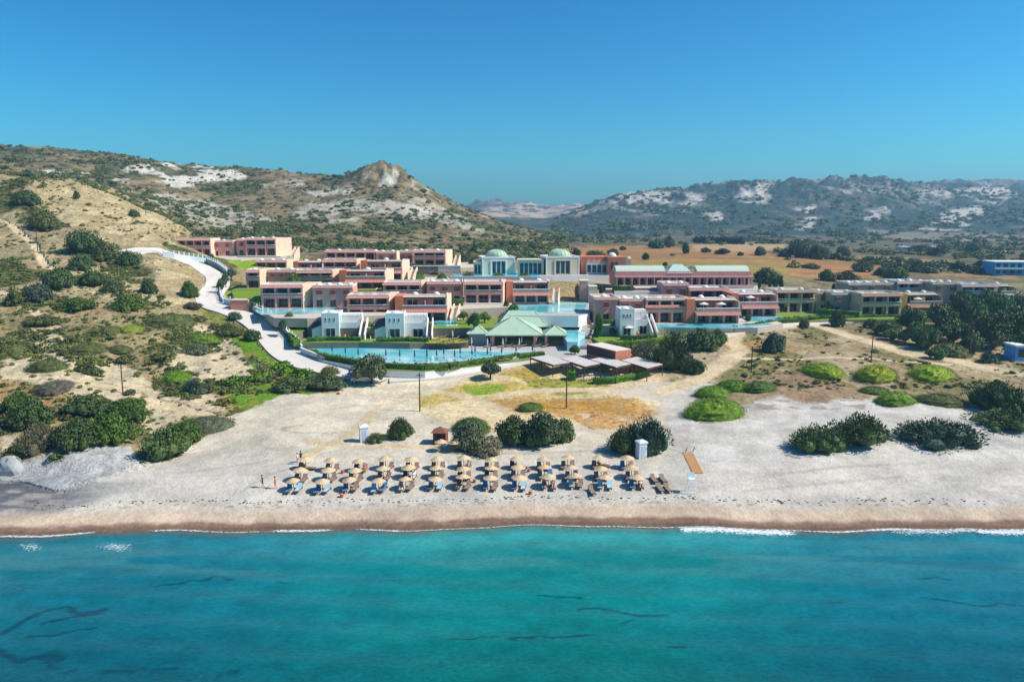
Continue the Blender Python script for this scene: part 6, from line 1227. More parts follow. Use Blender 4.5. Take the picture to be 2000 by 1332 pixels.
hedge([(600,668),(640,665.5),(706,666)], 1.1, 1.6, 'low clipped hedge in front of the first villa', (.09,.18,.03), base=7.5); hedge([(735,668),(790,667),(838,668)], 1.1, 1.6, 'low clipped hedge in front of the second villa', (.09,.18,.03), base=7.5)
hedge([(1212,664),(1278,663)], 1.2, 1.3, 'dark clipped hedge in front of the single villa', (.08,.16,.03), base=7.6); hedge([(1182,677),(1230,675),(1300,667),(1345,659)], 1.2, 1.6, 'bright hedge along the pale garden road', (.17,.27,.03), base=7.4)
hedge([(1428,650),(1480,641),(1530,631),(1600,626),(1700,624),(1800,623),(1860,621)], 1.5, 1.8, 'long green hedge following the east road', (.11,.20,.035))
hedge([(508,600),(485,600),(462,598)], 1.6, 2.0, 'dark leafy hedge at the foot of the sloping lawn at the bend', (.09,.18,.03), base=12.6)
hedge([(845,642),(880,642),(925,641)], 1.5, 2.6, 'flowering border between the kidney pool and the yellow lawn', (.14,.20,.05), base=8.8)
hedge([(1158,749),(1200,748),(1240,740),(1262,733)], 1.3, 1.4, 'clipped hedge along the seaward edge of the taverna', (.13,.27,.03)); hedge([(1110,741),(1124,741)], 1.8, 2.6, 'round green bush at the corner of the taverna floor', (.10,.25,.02))
hedge([(548,499.5),(500,500),(470,500.5)], .8, .8, 'thin hedge on top of the dark dry stone wall', (.09,.15,.04), base=20.8)
hedge([(884,610),(930,609),(978,611)], 2.2, 3.0, 'garden border under the grey retaining wall', (.11,.18,.04), base=9.9)
for pts, hg, wd_, lb, bs in (([(566,567),(650,564)], 1.3, 1.6, 'planting bed under the orange and pink slatted wing', 16.0), ([(838,597),(872,597),(905,597)], 2.0, 1.8, 'tall climber hedge at the foot of the overgrown wing', 12.6), ([(575,550),(640,550),(700,549)], 1.1, 1.2, 'low hedge along the second row terrace', 17.2), ([(640,517),(735,516)], 1.0, 1.2, 'low hedge along the long five bay block', 19.4),
    ([(688,629),(760,629)], 1.2, 1.6, 'planting below the lattice block behind the villas', 10.0), ([(778,631),(838,631)], 1.1, 1.4, 'planting below the red tiled block', 10.0), ([(1163,633),(1205,632)], 1.2, 1.4, 'planting at the foot of the brown pink wing', 9.6), ([(1196,568),(1236,568)], 1.6, 1.6, 'rounded hedge on top of the pink garden wall', 15.2),
    ([(1600,614),(1640,617),(1680,620)], 1.8, 2.2, 'shrubbery in front of the beige slatted wing', 8.6), ([(1765,617),(1850,618)], 1.8, 2.2, 'shrubbery in front of the mustard block', 8.6), ([(548,641),(566,659),(580,674)], 1.4, 1.8, 'shrubbery inside the boundary wall at the west end of the pool', 7.6), ([(580,641),(612,640),(640,638)], 1.6, 2.2, 'garden shrubbery below the ochre stone wall', 9.2), ([(348,503),(410,503)], .9, 1.0, 'low hedge along the topmost four bay block', 21.0), ([(806,521),(868,521)], .9, 1.2, 'low hedge at the foot of the last upper block', 19.4)):
    hedge(pts, hg, wd_, lb, (.10+random.uniform(0,.05), .19+random.uniform(0,.06), .035), base=bs)
# small individual shrubs, then the uncountable scrub
ROADW = np.array([hit(u, v)[:2] for u, v in ROAD]); RESORT = [(325,505),(330,460),(900,480),(1220,490),(1480,520),(1860,545),(2100,560),(2100,620),(1560,632),(1430,655),(1290,690),(1240,760),(1080,760),(900,730),(700,745),(560,700),(440,620),(395,590),(420,540),(350,515)]
def scatter(n, seed, dens, yr, xr, sz):
    r = np.random.default_rng(seed); Y = np.exp(r.uniform(math.log(yr[0]), math.log(yr[1]), n)); S = r.uniform(*xr, n); X = S*Y; Z = E0(X, Y); U, V = proj(X, Y, Z)
    ok = ~inpoly(U, V, RESORT) | (Y > 345); ok &= dline(X, Y, ROADW) > 6.5; ok &= r.uniform(0, 1, n) < dens(X, Y, U, V, Z)
    s = r.uniform(*sz, n)*(.6+.8*r.uniform(0, 1, n)**2); return X[ok], Y[ok], Z[ok], U[ok], V[ok], s[ok]
BEACHP = [(250,905),(330,890),(400,845),(450,808),(500,780),(560,760),(640,760),(700,740),(700,1000),(0,1000),(0,925)]
SANDY = [([(70,345),(190,352),(250,385),(375,455),(345,476),(215,478),(100,420),(50,365)]), ([(300,505),(432,545),(375,590),(290,590),(270,560)])]
def dL(X, Y, U, V, Z):
    d = .12+.88*sstep(.44, .56, fbm(X/11, Y/14, 81, 5)); d *= (U < 640)&((U < 470)|(V > 700)); d = d*(V < 850)*~inpoly(U, V, BEACHP)
    for s in SANDY: d = np.where(inpoly(U, V, s), d*.25, d)
    for p_ in ([(0,700),(260,720),(300,750),(260,790),(100,760),(0,740)], [(350,680),(500,710),(470,740),(345,745)], [(290,760),(440,800),(300,850),(260,830)], [(60,640),(130,690)],[(470,770),(640,760),(640,900),(300,900),(380,860)]): d = np.where(inpoly(U, V, p_), d*.12, d)
    return d
def dR(X, Y, U, V, Z):
    d = .1+.9*sstep(.46, .58, fbm(X/8, Y/10, 85, 5)); d *= (U > 1330)&(V < 760)&(V > 625); d = np.where(dline(X, Y, [hit(a, b)[:2] for a, b in DIRT[0][0][:4]]) < 5, 0, d); d = np.where(dline(X, Y, [hit(a, b)[:2] for a, b in DIRT[1][0]]) < 4, 0, d); return d
def dH(X, Y, U, V, Z): return (.25+.75*sstep(.42, .56, fbm(X/35+3, Y/55, 61, 5)))*.75*(U < 1120)*np.where(inpoly(U, V, [(215,352),(360,317),(475,346),(300,366)]) | inpoly(U, V, [(700,352),(745,328),(845,366),(770,368)]), .12, 1)
FIELDP = [(1090,484),(1220,478),(1540,476),(1640,510),(1740,520),(1720,545),(1480,548),(1250,530),(1090,505)]
def dP(X, Y, U, V, Z): return (.03+.97*sstep(.50, .62, fbm(X/40, Y/40, 63)))*(U > 1080)*np.where(inpoly(U, V, FIELDP), .02, 1)
def dM(X, Y, U, V, Z): return (.08+.55*sstep(.46, .6, fbm(X/60, Y/70, 66)))*(U > 1080)*(V < 470)
sets = [scatter(26000, 1, dL, (112, 345), (-.72, -.17), (.25, .95)), scatter(2600, 2, dR, (118, 215), (.2, .75), (.25, .7)), scatter(15000, 3, dH, (345, 800), (-.75, .1), (.7, 2.3)),
        scatter(3800, 4, dP, (330, 950), (.05, .75), (1.5, 4.0)), scatter(6500, 5, dM, (950, 1650), (.05, .75), (2.0, 5.5))]
# individuals: the largest that show, on the near slopes
cand = []
for si in (0, 1, 2, 3):
    X, Y, Z, U, V, s = sets[si]; w_ = s*F/Y; m = (U > 5)&(U < 1995)&(V > 300)
    for i in np.argsort(-w_*m)[:(70, 24, 40, 22)[si]]: cand.append((si, i))
SIZ = ['low spreading', 'small round', 'ragged', 'dense']; TON = [('olive', G_OL), ('dark green', G_DK), ('brownish', (.16, .14, .07)), ('grey green', G_GR), ('fresh green', G_MID)]
def zone(u, v, si):
    if si == 2: return ('on the ridge under the chalk cliff' if u < 480 and v < 400 else 'on the hill behind the topmost block' if u < 600 else 'on the flank of the pointed hill' if u < 860 else 'on the long slope down to the saddle')
    if si == 3: return ('on the plain beyond the orange field' if v < 500 else 'on the plain behind the beige blocks') + (' near the blue hotel' if u > 1800 else '')
    if si == 1: return 'in the dry dune grass ' + ('by the sandy track' if u < 1500 else 'above the row of lime cushions' if u < 1720 else 'beside the dirt road')
    a = 'at the left edge' if u < 60 else 'in the middle' if u < 260 else 'near the access road'
    b = 'of the sandy hill' if v < 480 else 'of the upper slope' if v < 600 else 'of the lower slope' if v < 720 else 'of the pale ground above the beach'
    return a + ' ' + b
LM = [(40,402,'the dark bush high on the sandy hill'),(147,390,'the ball bush near the crest'),(258,424,'the dark oval bush'),(150,500,'the dark cluster on the flank'),(285,575,'the dark bush on the eroded mound'),(365,583,'the round bush at the bend'),(130,612,'the wide green bush'),(240,610,'the green bush below the mound'),(60,592,'the grey green bush'),(20,600,'the olive bush half way up'),(322,640,'the long olive cushion'),(250,650,'the yellow green cushion'),(162,692,'the large olive dome'),(28,692,'the edge dome'),(80,726,'the olive cushion on pale ground'),(95,768,'the purple cushion'),(340,748,'the lime cushion by the gully'),(388,672,'the lime cushion above the silvery bush'),(240,766,'the wooden pole'),(445,660,'the verge bushes'),(74,490,'the pole on the track'),
      (350,320,'the white chalk cliff'),(750,330,'the pointed summit'),(450,495,'the topmost blocks'),(680,480,'the upper row'),(820,480,'the end of the upper row'),(970,485,'the first dome'),(1100,485,'the second dome'),(1262,508,'the lone field tree'),(1400,470,'the windbreak'),(1570,500,'the far grove'),(1770,485,'the white farmhouse'),(1940,520,'the blue hotel'),(1700,545,'the beige back row'),(1617,730,'the first lime cushion'),(1517,690,'the round blue green bush'),(1725,735,'the yellow lime cushion'),(1838,735,'the last lime cushion'),(1467,700,'the pole by the track'),(1700,690,'the pole by the dirt road')]
used = set(); usedl = {}
for j, (si, i) in enumerate(cand):
    X, Y, Z, U, V, s = sets[si]; x, y, z, u, v, sc = [float(a[i]) for a in (X, Y, Z, U, V, s)]; used.add((si, i)); tn, tc_ = TON[(j*7+si) % 5]; sz = SIZ[j % 4]
    lm = min(LM, key=lambda q: (q[0]-u)**2+(2.2*(q[1]-v))**2); dx, dv = u-lm[0], v-lm[1]
    rel = ('uphill of ' if dv < 0 else 'downhill of ') if abs(dv)*2 > abs(dx) else ('left of ' if dx < 0 else 'right of ')
    lb = f'{sz} {tn} shrub {rel}{lm[2]}'; usedl[lb] = usedl.get(lb, 0)+1
    if usedl[lb] > 1: lb = f'{["smaller","darker","second","farther"][min(usedl[lb]-2,3)]} {tn} {sz} shrub {rel}{lm[2]}'
    o = place(SMALL[j % 4], 'shrub', None, (x, y, z-.1*sc), random.uniform(0, 6.28), (sc*1.25, sc*1.1, sc*.8), tc_); tag(o, lb, 'shrub', 'shrubs scattered over the slopes')
def stuff_scatter(nm, label, sis, srcs):
    P_ = []; S_ = []
    for si in sis:
        X, Y, Z, U, V, s = sets[si]; keep = np.array([(si, i) not in used for i in range(len(X))]); P_.append(np.stack([X, Y, Z-.08*s], 1)[keep]); S_.append(s[keep])
    P_ = np.concatenate(P_); S_ = np.concatenate(S_); n = len(P_); me = bpy.data.meshes.new(nm); me.vertices.add(n); me.vertices.foreach_set('co', P_.ravel()); a = me.attributes.new('sz', 'FLOAT', 'POINT'); a.data.foreach_set('value', S_.astype(np.float32)); me.update()
    o = place(me, nm); tag(o, label, kind='stuff'); g = bpy.data.node_groups.new(nm, 'GeometryNodeTree'); g.interface.new_socket('Geometry', in_out='INPUT', socket_type='NodeSocketGeometry'); g.interface.new_socket('Geometry', in_out='OUTPUT', socket_type='NodeSocketGeometry')
    i_ = g.nodes.new('NodeGroupInput'); o_ = g.nodes.new('NodeGroupOutput'); j = g.nodes.new('GeometryNodeJoinGeometry'); L = g.links.new; rv = g.nodes.new('FunctionNodeRandomValue'); rv.data_type = 'FLOAT_VECTOR'; rv.inputs[0].default_value = (0, 0, 0); rv.inputs[1].default_value = (.15, .15, 6.28)
    at = g.nodes.new('GeometryNodeInputNamedAttribute'); at.data_type = 'FLOAT'; at.inputs[0].default_value = 'sz'; rs = g.nodes.new('FunctionNodeRandomValue'); rs.data_type = 'FLOAT_VECTOR'; rs.inputs[0].default_value = (1.0, .9, .6); rs.inputs[1].default_value = (1.6, 1.3, 1.0)
    mu = g.nodes.new('ShaderNodeVectorMath'); mu.operation = 'SCALE'; L(rs.outputs[0], mu.inputs[0]); L(at.outputs[0], mu.inputs['Scale'])
    for k, src in enumerate(srcs):
        ob = g.nodes.new('GeometryNodeObjectInfo'); ob.inputs['Object'].default_value = src; ob.inputs['As Instance'].default_value = False
        iop = g.nodes.new('GeometryNodeInstanceOnPoints'); ri = g.nodes.new('FunctionNodeRandomValue'); ri.data_type = 'INT'; ri.inputs[4].default_value = 0; ri.inputs[5].default_value = len(srcs)-1
        cmp_ = g.nodes.new('FunctionNodeCompare'); cmp_.data_type = 'INT'; cmp_.operation = 'EQUAL'; L(ri.outputs[2], cmp_.inputs[2]); cmp_.inputs[3].default_value = k
        L(i_.outputs[0], iop.inputs['Points']); L(cmp_.outputs[0], iop.inputs['Selection']); L(ob.outputs['Geometry'], iop.inputs['Instance']); L(rv.outputs[0], iop.inputs['Rotation']); L(mu.outputs[0], iop.inputs['Scale']); L(iop.outputs[0], j.inputs[0])
    L(j.outputs[0], o_.inputs[0]); md = o.modifiers.new('scatter', 'NODES'); md.node_group = g; return n
src = []
for k, (u, v, lb) in enumerate(((300,668,'tiny olive tussock beside the long olive cushion bush'),(352,716,'tiny tussock between the silvery bush and the lime cushion'),(268,735,'tiny tussock on the pale gully floor'))):
    x, y, z = hit(u, v); src.append(tag(place(SCRUB[k], 'tussock', None, (x, y, z-.05), k, 1.0), lb, 'shrub'))
stuff_scatter('scrub', 'countless small scrub bushes covering the near slopes and dunes', (0, 1), src); stuff_scatter('maquis', 'dark maquis scrub covering the hills and plain behind the resort', (2, 3, 4), src)
# ------------------------------------------------------------ the beach
THATCH = mat('thatch', 'efd8b2', rough=.9, var=.2, scale=5, col2='c29c72', bump=.5, bscale=12); WOOD = mat('weathered wood', '6b5344', var=.2, scale=5); CUSH = mat('brown lounger cushion', '927a6c', var=.1); POLEM = mat('wooden pole', '5a4632', var=.25, scale=3)
TOW = {'blue': mat('blue towel', '3c80b4', var=.08), 'pale': mat('pale blue towel', '9ccbe4', var=.08), 'navy': mat('navy towel', '2c3f66', var=.1), 'white': mat('white towel', 'e4e4e2', var=.04)}
def canopy_mesh():
    r = np.random.default_rng(5); m = MB(); n = 26
    m.lathe([(1.10, 1.66), (.95, 1.76), (.5, 1.96), (.12, 2.12), (0.0, 2.18)], n=n); m.lathe([(1.08, 1.64), (.0, 1.92)], n=n)
    for ring, (r0, z0, L) in enumerate(((1.06, 1.70, .34), (.76, 1.84, .36), (.46, 1.99, .36), (.2, 2.10, .3))):
        k_ = int(46*r0+12)
        for k in range(k_):
            a = 2*math.pi*k/k_+r.uniform(-.05, .05); w_ = r.uniform(.05, .09); l = L*r.uniform(.8, 1.2); ra, rb = r0-.14, r0-.14+l*.86; za = z0+.10; zb = z0+.10-l*.42+r.uniform(-.03, .03)
            c, s = math.cos(a), math.sin(a); m.add([(ra*c-w_*s, ra*s+w_*c, za), (ra*c+w_*s, ra*s-w_*c, za), (rb*c+w_*s, rb*s-w_*c, zb), (rb*c-w_*s, rb*s+w_*c, zb)], [(0, 1, 2, 3)])
    return m.mesh('canopy', THATCH)
UMB = thing('thatched_umbrella', '', 'umbrella'); place(canopy_mesh(), 'canopy', UMB); MB().tube((0, 0, -.4), (0, 0, 2.1), .055, .045, 7).build('pole', POLEM, UMB)
m = MB(); [m.tube((0, 0, 1.5), (.9*math.cos(a), .9*math.sin(a), 1.6), .02, n=4) for a in (0, 1.57, 3.14, 4.71)]; m.build('brace', POLEM, UMB)
ROWS = [(('back row', 24), [(597,892),(649,893),(701,895),(752,892),(804,891),(854,890),(907,890),(959,891),(1010,891),(1060,891),(1109,889),(1169,889),(1224,889)]),
        (('middle row', 23), [(586,914),(640,914),(692,913),(747,911),(798,910),(852,909),(907,910),(957,910),(1013,909),(1065,909),(1115,909),(1175,910),(1234,910)]),
        (('front row', 23), [(576,935),(628,935),(684,933),(740,934),(791,932),(850,930),(906,930),(958,929),(1015,929),(1071,927),(1122,927),(1181,929),(1243,928)])]
ORD = ['first', 'second', 'third', 'fourth', 'fifth', 'sixth', 'seventh', 'eighth', 'ninth', 'tenth', 'eleventh', 'twelfth', 'last']
GRP = 'thatched umbrellas in three rows on the beach'; upos = []; first = True
for (rn, dv), lst in ROWS:
    for k, (u, v) in enumerate(lst):
        x, y, z = hit(u+random.uniform(-2, 2), v+dv+random.uniform(-1, 1)); upos.append((rn, k, x, y, z)); s_ = random.uniform(.79, .88)
        lb = f'{ORD[k]} thatched umbrella of the {rn}, counted from the west'
        if first: o = UMB; o.location = (x, y, z); o['label'] = lb; o['group'] = GRP; first = False
        else: o = copy_tree(UMB, (x, y, z), random.uniform(0, 6), lb, GRP)
        o.scale = (s_*.98, s_*.98, s_); o.rotation_euler = (random.uniform(-.09, .09), random.uniform(-.09, .09), random.uniform(0, 6))
for u, v, lb in ((862,881,'thatched umbrella nearest the brown hut, apart from the rows'),(888,882,'thatched umbrella beside the tan dry bush, apart from the rows')):
    x, y, z = hit(u, v); copy_tree(UMB, (x, y, z), 1.2, lb, 'umbrellas by the brown hut')
def lounger_proto(nm, frame, cush, low=False):
    t = thing(nm, '', 'sun lounger'); L = 2.0; w_ = .68
    m = MB(); m.box(-w_/2, -w_/2+.07, -L/2, L/2, .22, .3); m.box(w_/2-.07, w_/2, -L/2, L/2, .22, .3); m.box(-w_/2, w_/2, -L/2, -L/2+.08, .21, .29); m.box(-w_/2, w_/2, L/2-.08, L/2, .21, .29)
    for k in range(8): m.box(-w_/2+.07, w_/2-.07, -L/2+.14+k*.2, -L/2+.26+k*.2, .27, .3)
    m.build('frame', frame, t)
    lg = MB().box(-.04, .04, -.04, .04, 0, .22).mesh('leg', frame)
    for a in (-1, 1):
        for b in (-1, 1): place(lg, 'leg', t, (a*(w_/2-.05), b*(L/2-.2), 0))
    MB().box(-w_/2+.03, w_/2-.03, -L/2+.02, .38, .305, .38).build('mattress', cush, t)
    o = MB().box(-w_/2+.03, w_/2-.03, 0, .72, 0, .08).build('backrest', cush, t, (0, .40, .32)); o.rotation_euler = (math.radians(38), 0, 0); return t
BLG = lounger_proto('beach_lounger', WOOD, CUSH)
def towel(lounger, kind):
    lo = lounger.location; rz = lounger.rotation_euler[2]; t = MB(); t.box(-.29, .29, -.85, .38, .385, .40); c, s = math.cos(math.radians(38)), math.sin(math.radians(38))
    t.add([(-.29, .39, .40), (.29, .39, .40), (.29, .39+.74*c, .42+.74*s), (-.29, .39+.74*c, .42+.74*s), (-.29, .38, .42), (.29, .38, .42), (.29, .38+.74*c, .45+.74*s), (-.29, .38+.74*c, .45+.74*s)], [(0,3,2,1), (4,5,6,7), (0,1,5,4), (1,2,6,5), (2,3,7,6), (3,0,4,7)])
    return shared(('towel', kind), lambda: t.mesh('towel', TOW[kind])), lo, rz
lfirst = True; LOUNG = {}
def put_lounger(x, y, rz, lb, grp, tw=None, key=None):
    global lfirst
    z = ground(x, y)
    if lfirst: o = BLG; o.location = (x, y, z); o.rotation_euler = (0, 0, rz); o['label'] = lb; o['group'] = grp; lfirst = False
    else: o = copy_tree(BLG, (x, y, z), rz, lb, grp)
    if tw:
        me, lo, r = towel(o, tw); tag(place(me, 'beach_towel', None, lo, rz), f'{dict(blue="bright blue", pale="pale blue", navy="navy", white="white")[tw]} towel on the ' + lb.replace('brown ', '').replace('lounger on the ', '').replace(' side of the', ' lounger of the'), 'towel', 'towels spread on beach loungers')
    if key: LOUNG[key] = o
    return o
TW = {('front row',0,'w'):'blue',('front row',0,'e'):'pale',('front row',1,'w'):'blue',('front row',1,'e'):'pale',('front row',2,'w'):'blue',('front row',3,'w'):'pale',('front row',3,'e'):'blue',('front row',4,'w'):'white',('front row',5,'w'):'blue',('front row',5,'e'):'pale',('front row',6,'w'):'navy',('front row',7,'w'):'blue',('front row',8,'w'):'blue',('front row',8,'e'):'pale',('front row',9,'w'):'white',('front row',10,'w'):'pale',('front row',11,'w'):'pale',('front row',11,'e'):'pale',('front row',12,'w'):'blue',
      ('middle row',1,'w'):'blue',('middle row',4,'w'):'navy',('middle row',4,'e'):'white',('middle row',6,'w'):'navy',('middle row',7,'w'):'navy',('middle row',9,'e'):'blue',('middle row',10,'e'):'navy',('middle row',12,'w'):'blue',('back row',2,'w'):'navy',('back row',8,'w'):'navy',('back row',12,'w'):'blue'}
for rn, k, x, y, z in upos:
    for sd, dx in (('w', -.62), ('e', .62)):
        rz = random.uniform(-.18, .1)+(.0 if sd == 'w' else -.06)
        if (rn, k) in (('back row', 0), ('back row', 11), ('back row', 8)) and sd == 'e': rz = 1.4
        put_lounger(x+dx, y-.25+random.uniform(-.2, .2), rz, f'brown lounger on the {dict(w="west", e="east")[sd]} side of the {ORD[k]} {rn} umbrella', 'loungers under the beach umbrellas', TW.get((rn, k, sd)), (rn, k, sd))
for u, v, lb in ((1277,940,'empty brown lounger east of the rows, upper pair, inner one'),(1295,940,'empty brown lounger east of the rows, upper pair, outer one'),(1289,958,'empty brown lounger east of the rows, lower pair, inner one'),(1304,958,'empty brown lounger east of the rows, lower pair, outer one'),(1156,963,'empty brown lounger pulled out in front of the front row')):
    x, y, z = hit(u, v); put_lounger(x, y, .15, lb, 'empty loungers without umbrellas')
for i, (u, v, lb) in enumerate(((668,971,'small terracotta pot on the sand in front of the third umbrella pair'),(669,924,'small terracotta pot between the rows near the third umbrella'),(927,942,'small terracotta pot between the rows near the seventh umbrella'),(1036,965,'small terracotta pot on the sand in front of the tenth umbrella pair'),(1033,921,'small terracotta pot between the rows near the ninth umbrella'))):
    x, y, z = hit(u, v); t = thing('terracotta_pot', lb, 'pot', (x, y, z), group='terracotta ash pots on the beach'); place(shared(('pot',), lambda: MB().lathe([(0, 0), (.17, 0), (.26, .28), (.2, .46), (.24, .5)], n=12).mesh('bowl', mat('terracotta', 'c8643c', var=.1))), 'bowl', t); place(shared(('pots',), lambda: MB().lathe([(0, .44), (.2, .44)], n=12).mesh('sand_fill', DECK)), 'sand_fill', t)
# ------------------------------------------------------------ people
SKIN = [mat('tanned skin', 'c48a68', var=.05), mat('fair skin', 'd9a184', var=.05)]; HAIR = mat('dark hair', '2a1d15', var=.2); CLO = {c: mat(c+' cloth', h, var=.08) for c, h in dict(black='1c1d22', orange='e0581c', white='e0dedb', red='b8342c', blue='2a5fa0', pink='c86a7a', green='4a6a50').items()}
def person(pose, top, legs, skin=0, scale=1.0):
    J = {'stand': dict(pel=(0,0,.95), chest=(0,0,1.32), neck=(0,0,1.48), head=(0,-.02,1.66), hl=(-.1,0,.92), hr=(.1,0,.92), kl=(-.11,-.10,.5), kr=(.12,.10,.5), al=(-.12,.02,.07), ar=(.12,.24,.12), tl=(-.13,-.14,.03), tr=(.13,.1,.03), sl=(-.2,0,1.42), sr=(.2,0,1.42), el=(-.27,.06,1.14), er=(.27,-.06,1.14), wl=(-.27,-.04,.9), wr=(.26,-.2,.95), fl=(-.26,-.08,.81), fr=(.25,-.25,.88)),
         'lie': dict(pel=(0,-.05,.50), chest=(0,.36,.62), neck=(0,.52,.74), head=(0,.68,.86), hl=(-.1,-.08,.49), hr=(.1,-.08,.49), kl=(-.13,-.5,.62), kr=(.13,-.48,.50), al=(-.13,-.88,.46), ar=(.14,-.92,.46), tl=(-.14,-.95,.56), tr=(.15,-1.0,.56), sl=(-.2,.46,.68), sr=(.2,.46,.68), el=(-.3,.24,.58), er=(.3,.26,.58), wl=(-.2,.04,.60), wr=(.28,.02,.50), fl=(-.13,.0,.62), fr=(.28,-.07,.49)),
         'sit': dict(pel=(0,0,.48), chest=(0,.04,.86), neck=(0,.05,1.02), head=(0,.02,1.19), hl=(-.1,0,.47), hr=(.1,0,.47), kl=(-.15,-.42,.52), kr=(.14,-.42,.52), al=(-.15,-.48,.1), ar=(.14,-.5,.1), tl=(-.15,-.62,.05), tr=(.14,-.64,.05), sl=(-.2,.04,.96), sr=(.2,.04,.96), el=(-.27,-.08,.7), er=(.27,-.08,.7), wl=(-.18,-.3,.58), wr=(.18,-.3,.58), fl=(-.16,-.38,.56), fr=(.16,-.38,.56))}[pose]
    ks = list(J); R = dict(pel=.135, chest=.15, neck=.055, head=.105, hl=.095, hr=.095, kl=.06, kr=.06, al=.042, ar=.042, tl=.035, tr=.035, sl=.06, sr=.06, el=.042, er=.042, wl=.03, wr=.03, fl=.028, fr=.028)
    ed = [('pel','chest'),('chest','neck'),('neck','head'),('pel','hl'),('pel','hr'),('hl','kl'),('hr','kr'),('kl','al'),('kr','ar'),('al','tl'),('ar','tr'),('chest','sl'),('chest','sr'),('sl','el'),('sr','er'),('el','wl'),('er','wr'),('wl','fl'),('wr','fr')]
    me = bpy.data.meshes.new('person'); me.from_pydata([J[k] for k in ks], [(ks.index(a), ks.index(b)) for a, b in ed], []); ob = bpy.data.objects.new('person', me); COL.objects.link(ob)
    sk = ob.modifiers.new('s', 'SKIN'); me.skin_vertices.new() if not me.skin_vertices else None
    for i, k in enumerate(ks): me.skin_vertices[0].data[i].radius = (R[k]*(1.25 if k in ('chest', 'pel') else 1), R[k]*.9)
    me.skin_vertices[0].data[0].use_root = True; sb = ob.modifiers.new('b', 'SUBSURF'); sb.levels = 1; sb.render_levels = 1
    dg = bpy.context.evaluated_depsgraph_get(); em = bpy.data.meshes.new_from_object(ob.evaluated_get(dg)); ob.modifiers.clear(); ob.data = em; em.name = 'person'
    em.materials.clear(); [em.materials.append(m_) for m_ in (SKIN[skin], CLO[top], CLO[legs])]
    pts = {k: Vector(J[k]) for k in ks}; grp = {('pel','chest'): 1, ('chest','sl'): 1, ('chest','sr'): 1, ('sl','el'): 1, ('sr','er'): 1, ('pel','hl'): 2, ('pel','hr'): 2, ('hl','kl'): 2, ('hr','kr'): 2}
    def ds(p, a, b):
        ab = b-a; t = max(0, min(1, (p-a).dot(ab)/ab.length_squared)); return (p-a-ab*t).length, t
    for p in em.polygons:
        c = p.center; best = min((ds(c, pts[a], pts[b])+((a, b),) for a, b in ed), key=lambda q: q[0]); g = grp.get(best[2], 0)
        if best[2][0] in ('sl', 'sr') and best[1] > .55: g = 0
        if best[2][1] in ('kl', 'kr') and best[1] > (.75 if pose == 'stand' else .45): g = 0
        p.material_index = g; p.use_smooth = True
    h = pts['head']; hv = MB(); hv.dome(0, 0, 0, .118, .125, 12, 5); o = hv.build('hair', HAIR, ob, (h.x, h.y+.012, h.z+.01), smooth=True)
    if pose == 'lie': o.rotation_euler = (-.9, 0, 0)
    f = MB(); f.add([(-.02, -.105, -.02), (.02, -.105, -.02), (0, -.135, -.025), (0, -.1, .03)], [(0,1,2), (0,2,3), (1,3,2)]); f.build('nose', SKIN[skin], ob, (h.x, h.y, h.z))
    e = MB(); [e.box(x-.014, x+.014, -.112, -.1, .012, .03) for x in (-.036, .036)]; e.build('eyes', HAIR, ob, (h.x, h.y, h.z)); ob.scale = (scale,)*3; return ob
def put_person(pose, top, legs, u, v, label, rz=0, skin=0, scale=1.0, on=None):
    o = person(pose, top, legs, skin, scale)
    if on is not None: o.location = Vector(on.location)+Vector((0, 0, 0)); o.rotation_euler = (0, 0, on.rotation_euler[2]+rz)
    else: x, y, z = hit(u, v); o.location = (x, y, z); o.rotation_euler = (0, 0, rz)
    return tag(o, label, 'person')
put_person('stand','black','black',513,952,'person in black walking west along the beach, farthest from the umbrellas',-1.3); put_person('stand','orange','orange',538,954,'person in bright orange walking behind the one in black',-1.4,1,.97)
put_person('stand','black','black',588,903,'dark haired person standing above the first umbrella',1.0); put_person('stand','white','blue',581,906,'person in a white shirt stooping beside the dark haired one',1.5,1,.95)
for key, pose, top, legs, lb, sk_, rz in ((('front row',4,'w'),'lie','pink','pink','person in pink swimwear reclining under the fifth front row umbrella',1,.0),(('front row',5,'w'),'sit','blue','blue','person sitting on the blue towelled lounger of the sixth front row umbrella',0,1.4),(('front row',3,'e'),'sit','black','black','person in black sitting under the fourth front row umbrella',0,-1.5),
    (('middle row',3,'e'),'lie','blue','blue','person lying between the fourth and fifth middle row umbrellas',0,0),(('middle row',4,'e'),'lie','white','blue','person lying on the white towel of the middle row',1,0),(('back row',2,'e'),'sit','red','white','person in a red top sitting under the third back row umbrella',1,1.2),(('back row',6,'e'),'sit','white','white','person in white sitting under the seventh back row umbrella',0,-1),
    (('front row',9,'w'),'lie','red','red','person in red swimwear lying on the white towel of the tenth front row umbrella',0,0),(('front row',9,'e'),'lie','green','green','person in green lying next to the one in red',1,0),(('front row',12,'e'),'lie','white','black','person reclining under the last front row umbrella',1,0),(('middle row',12,'w'),'lie','blue','black','person lying on the blue towel under the last middle row umbrella',0,0),
    (('front row',6,'w'),'lie','red','black','person on the navy towel of the seventh front row umbrella',1,0),(('back row',11,'e'),'lie','pink','black','person lying crosswise under the twelfth back row umbrella',0,0),(('middle row',6,'w'),'sit','black','red','person sitting up under the seventh middle row umbrella',0,.6)):
    put_person(pose, top, legs, 0, 0, lb, rz, sk_, .97, LOUNG[key])
put_person('stand','red','red',1141,641,'person in red climbing the stepped walk',0,0,1.0); bpy.context.view_layer.update()
o = [q for q in COL.objects if q.get('label') == 'person in red climbing the stepped walk'][0]; q_ = p1+(p0-p1)*.36; o.location = (q_.x, q_.y, q_.z+.1)
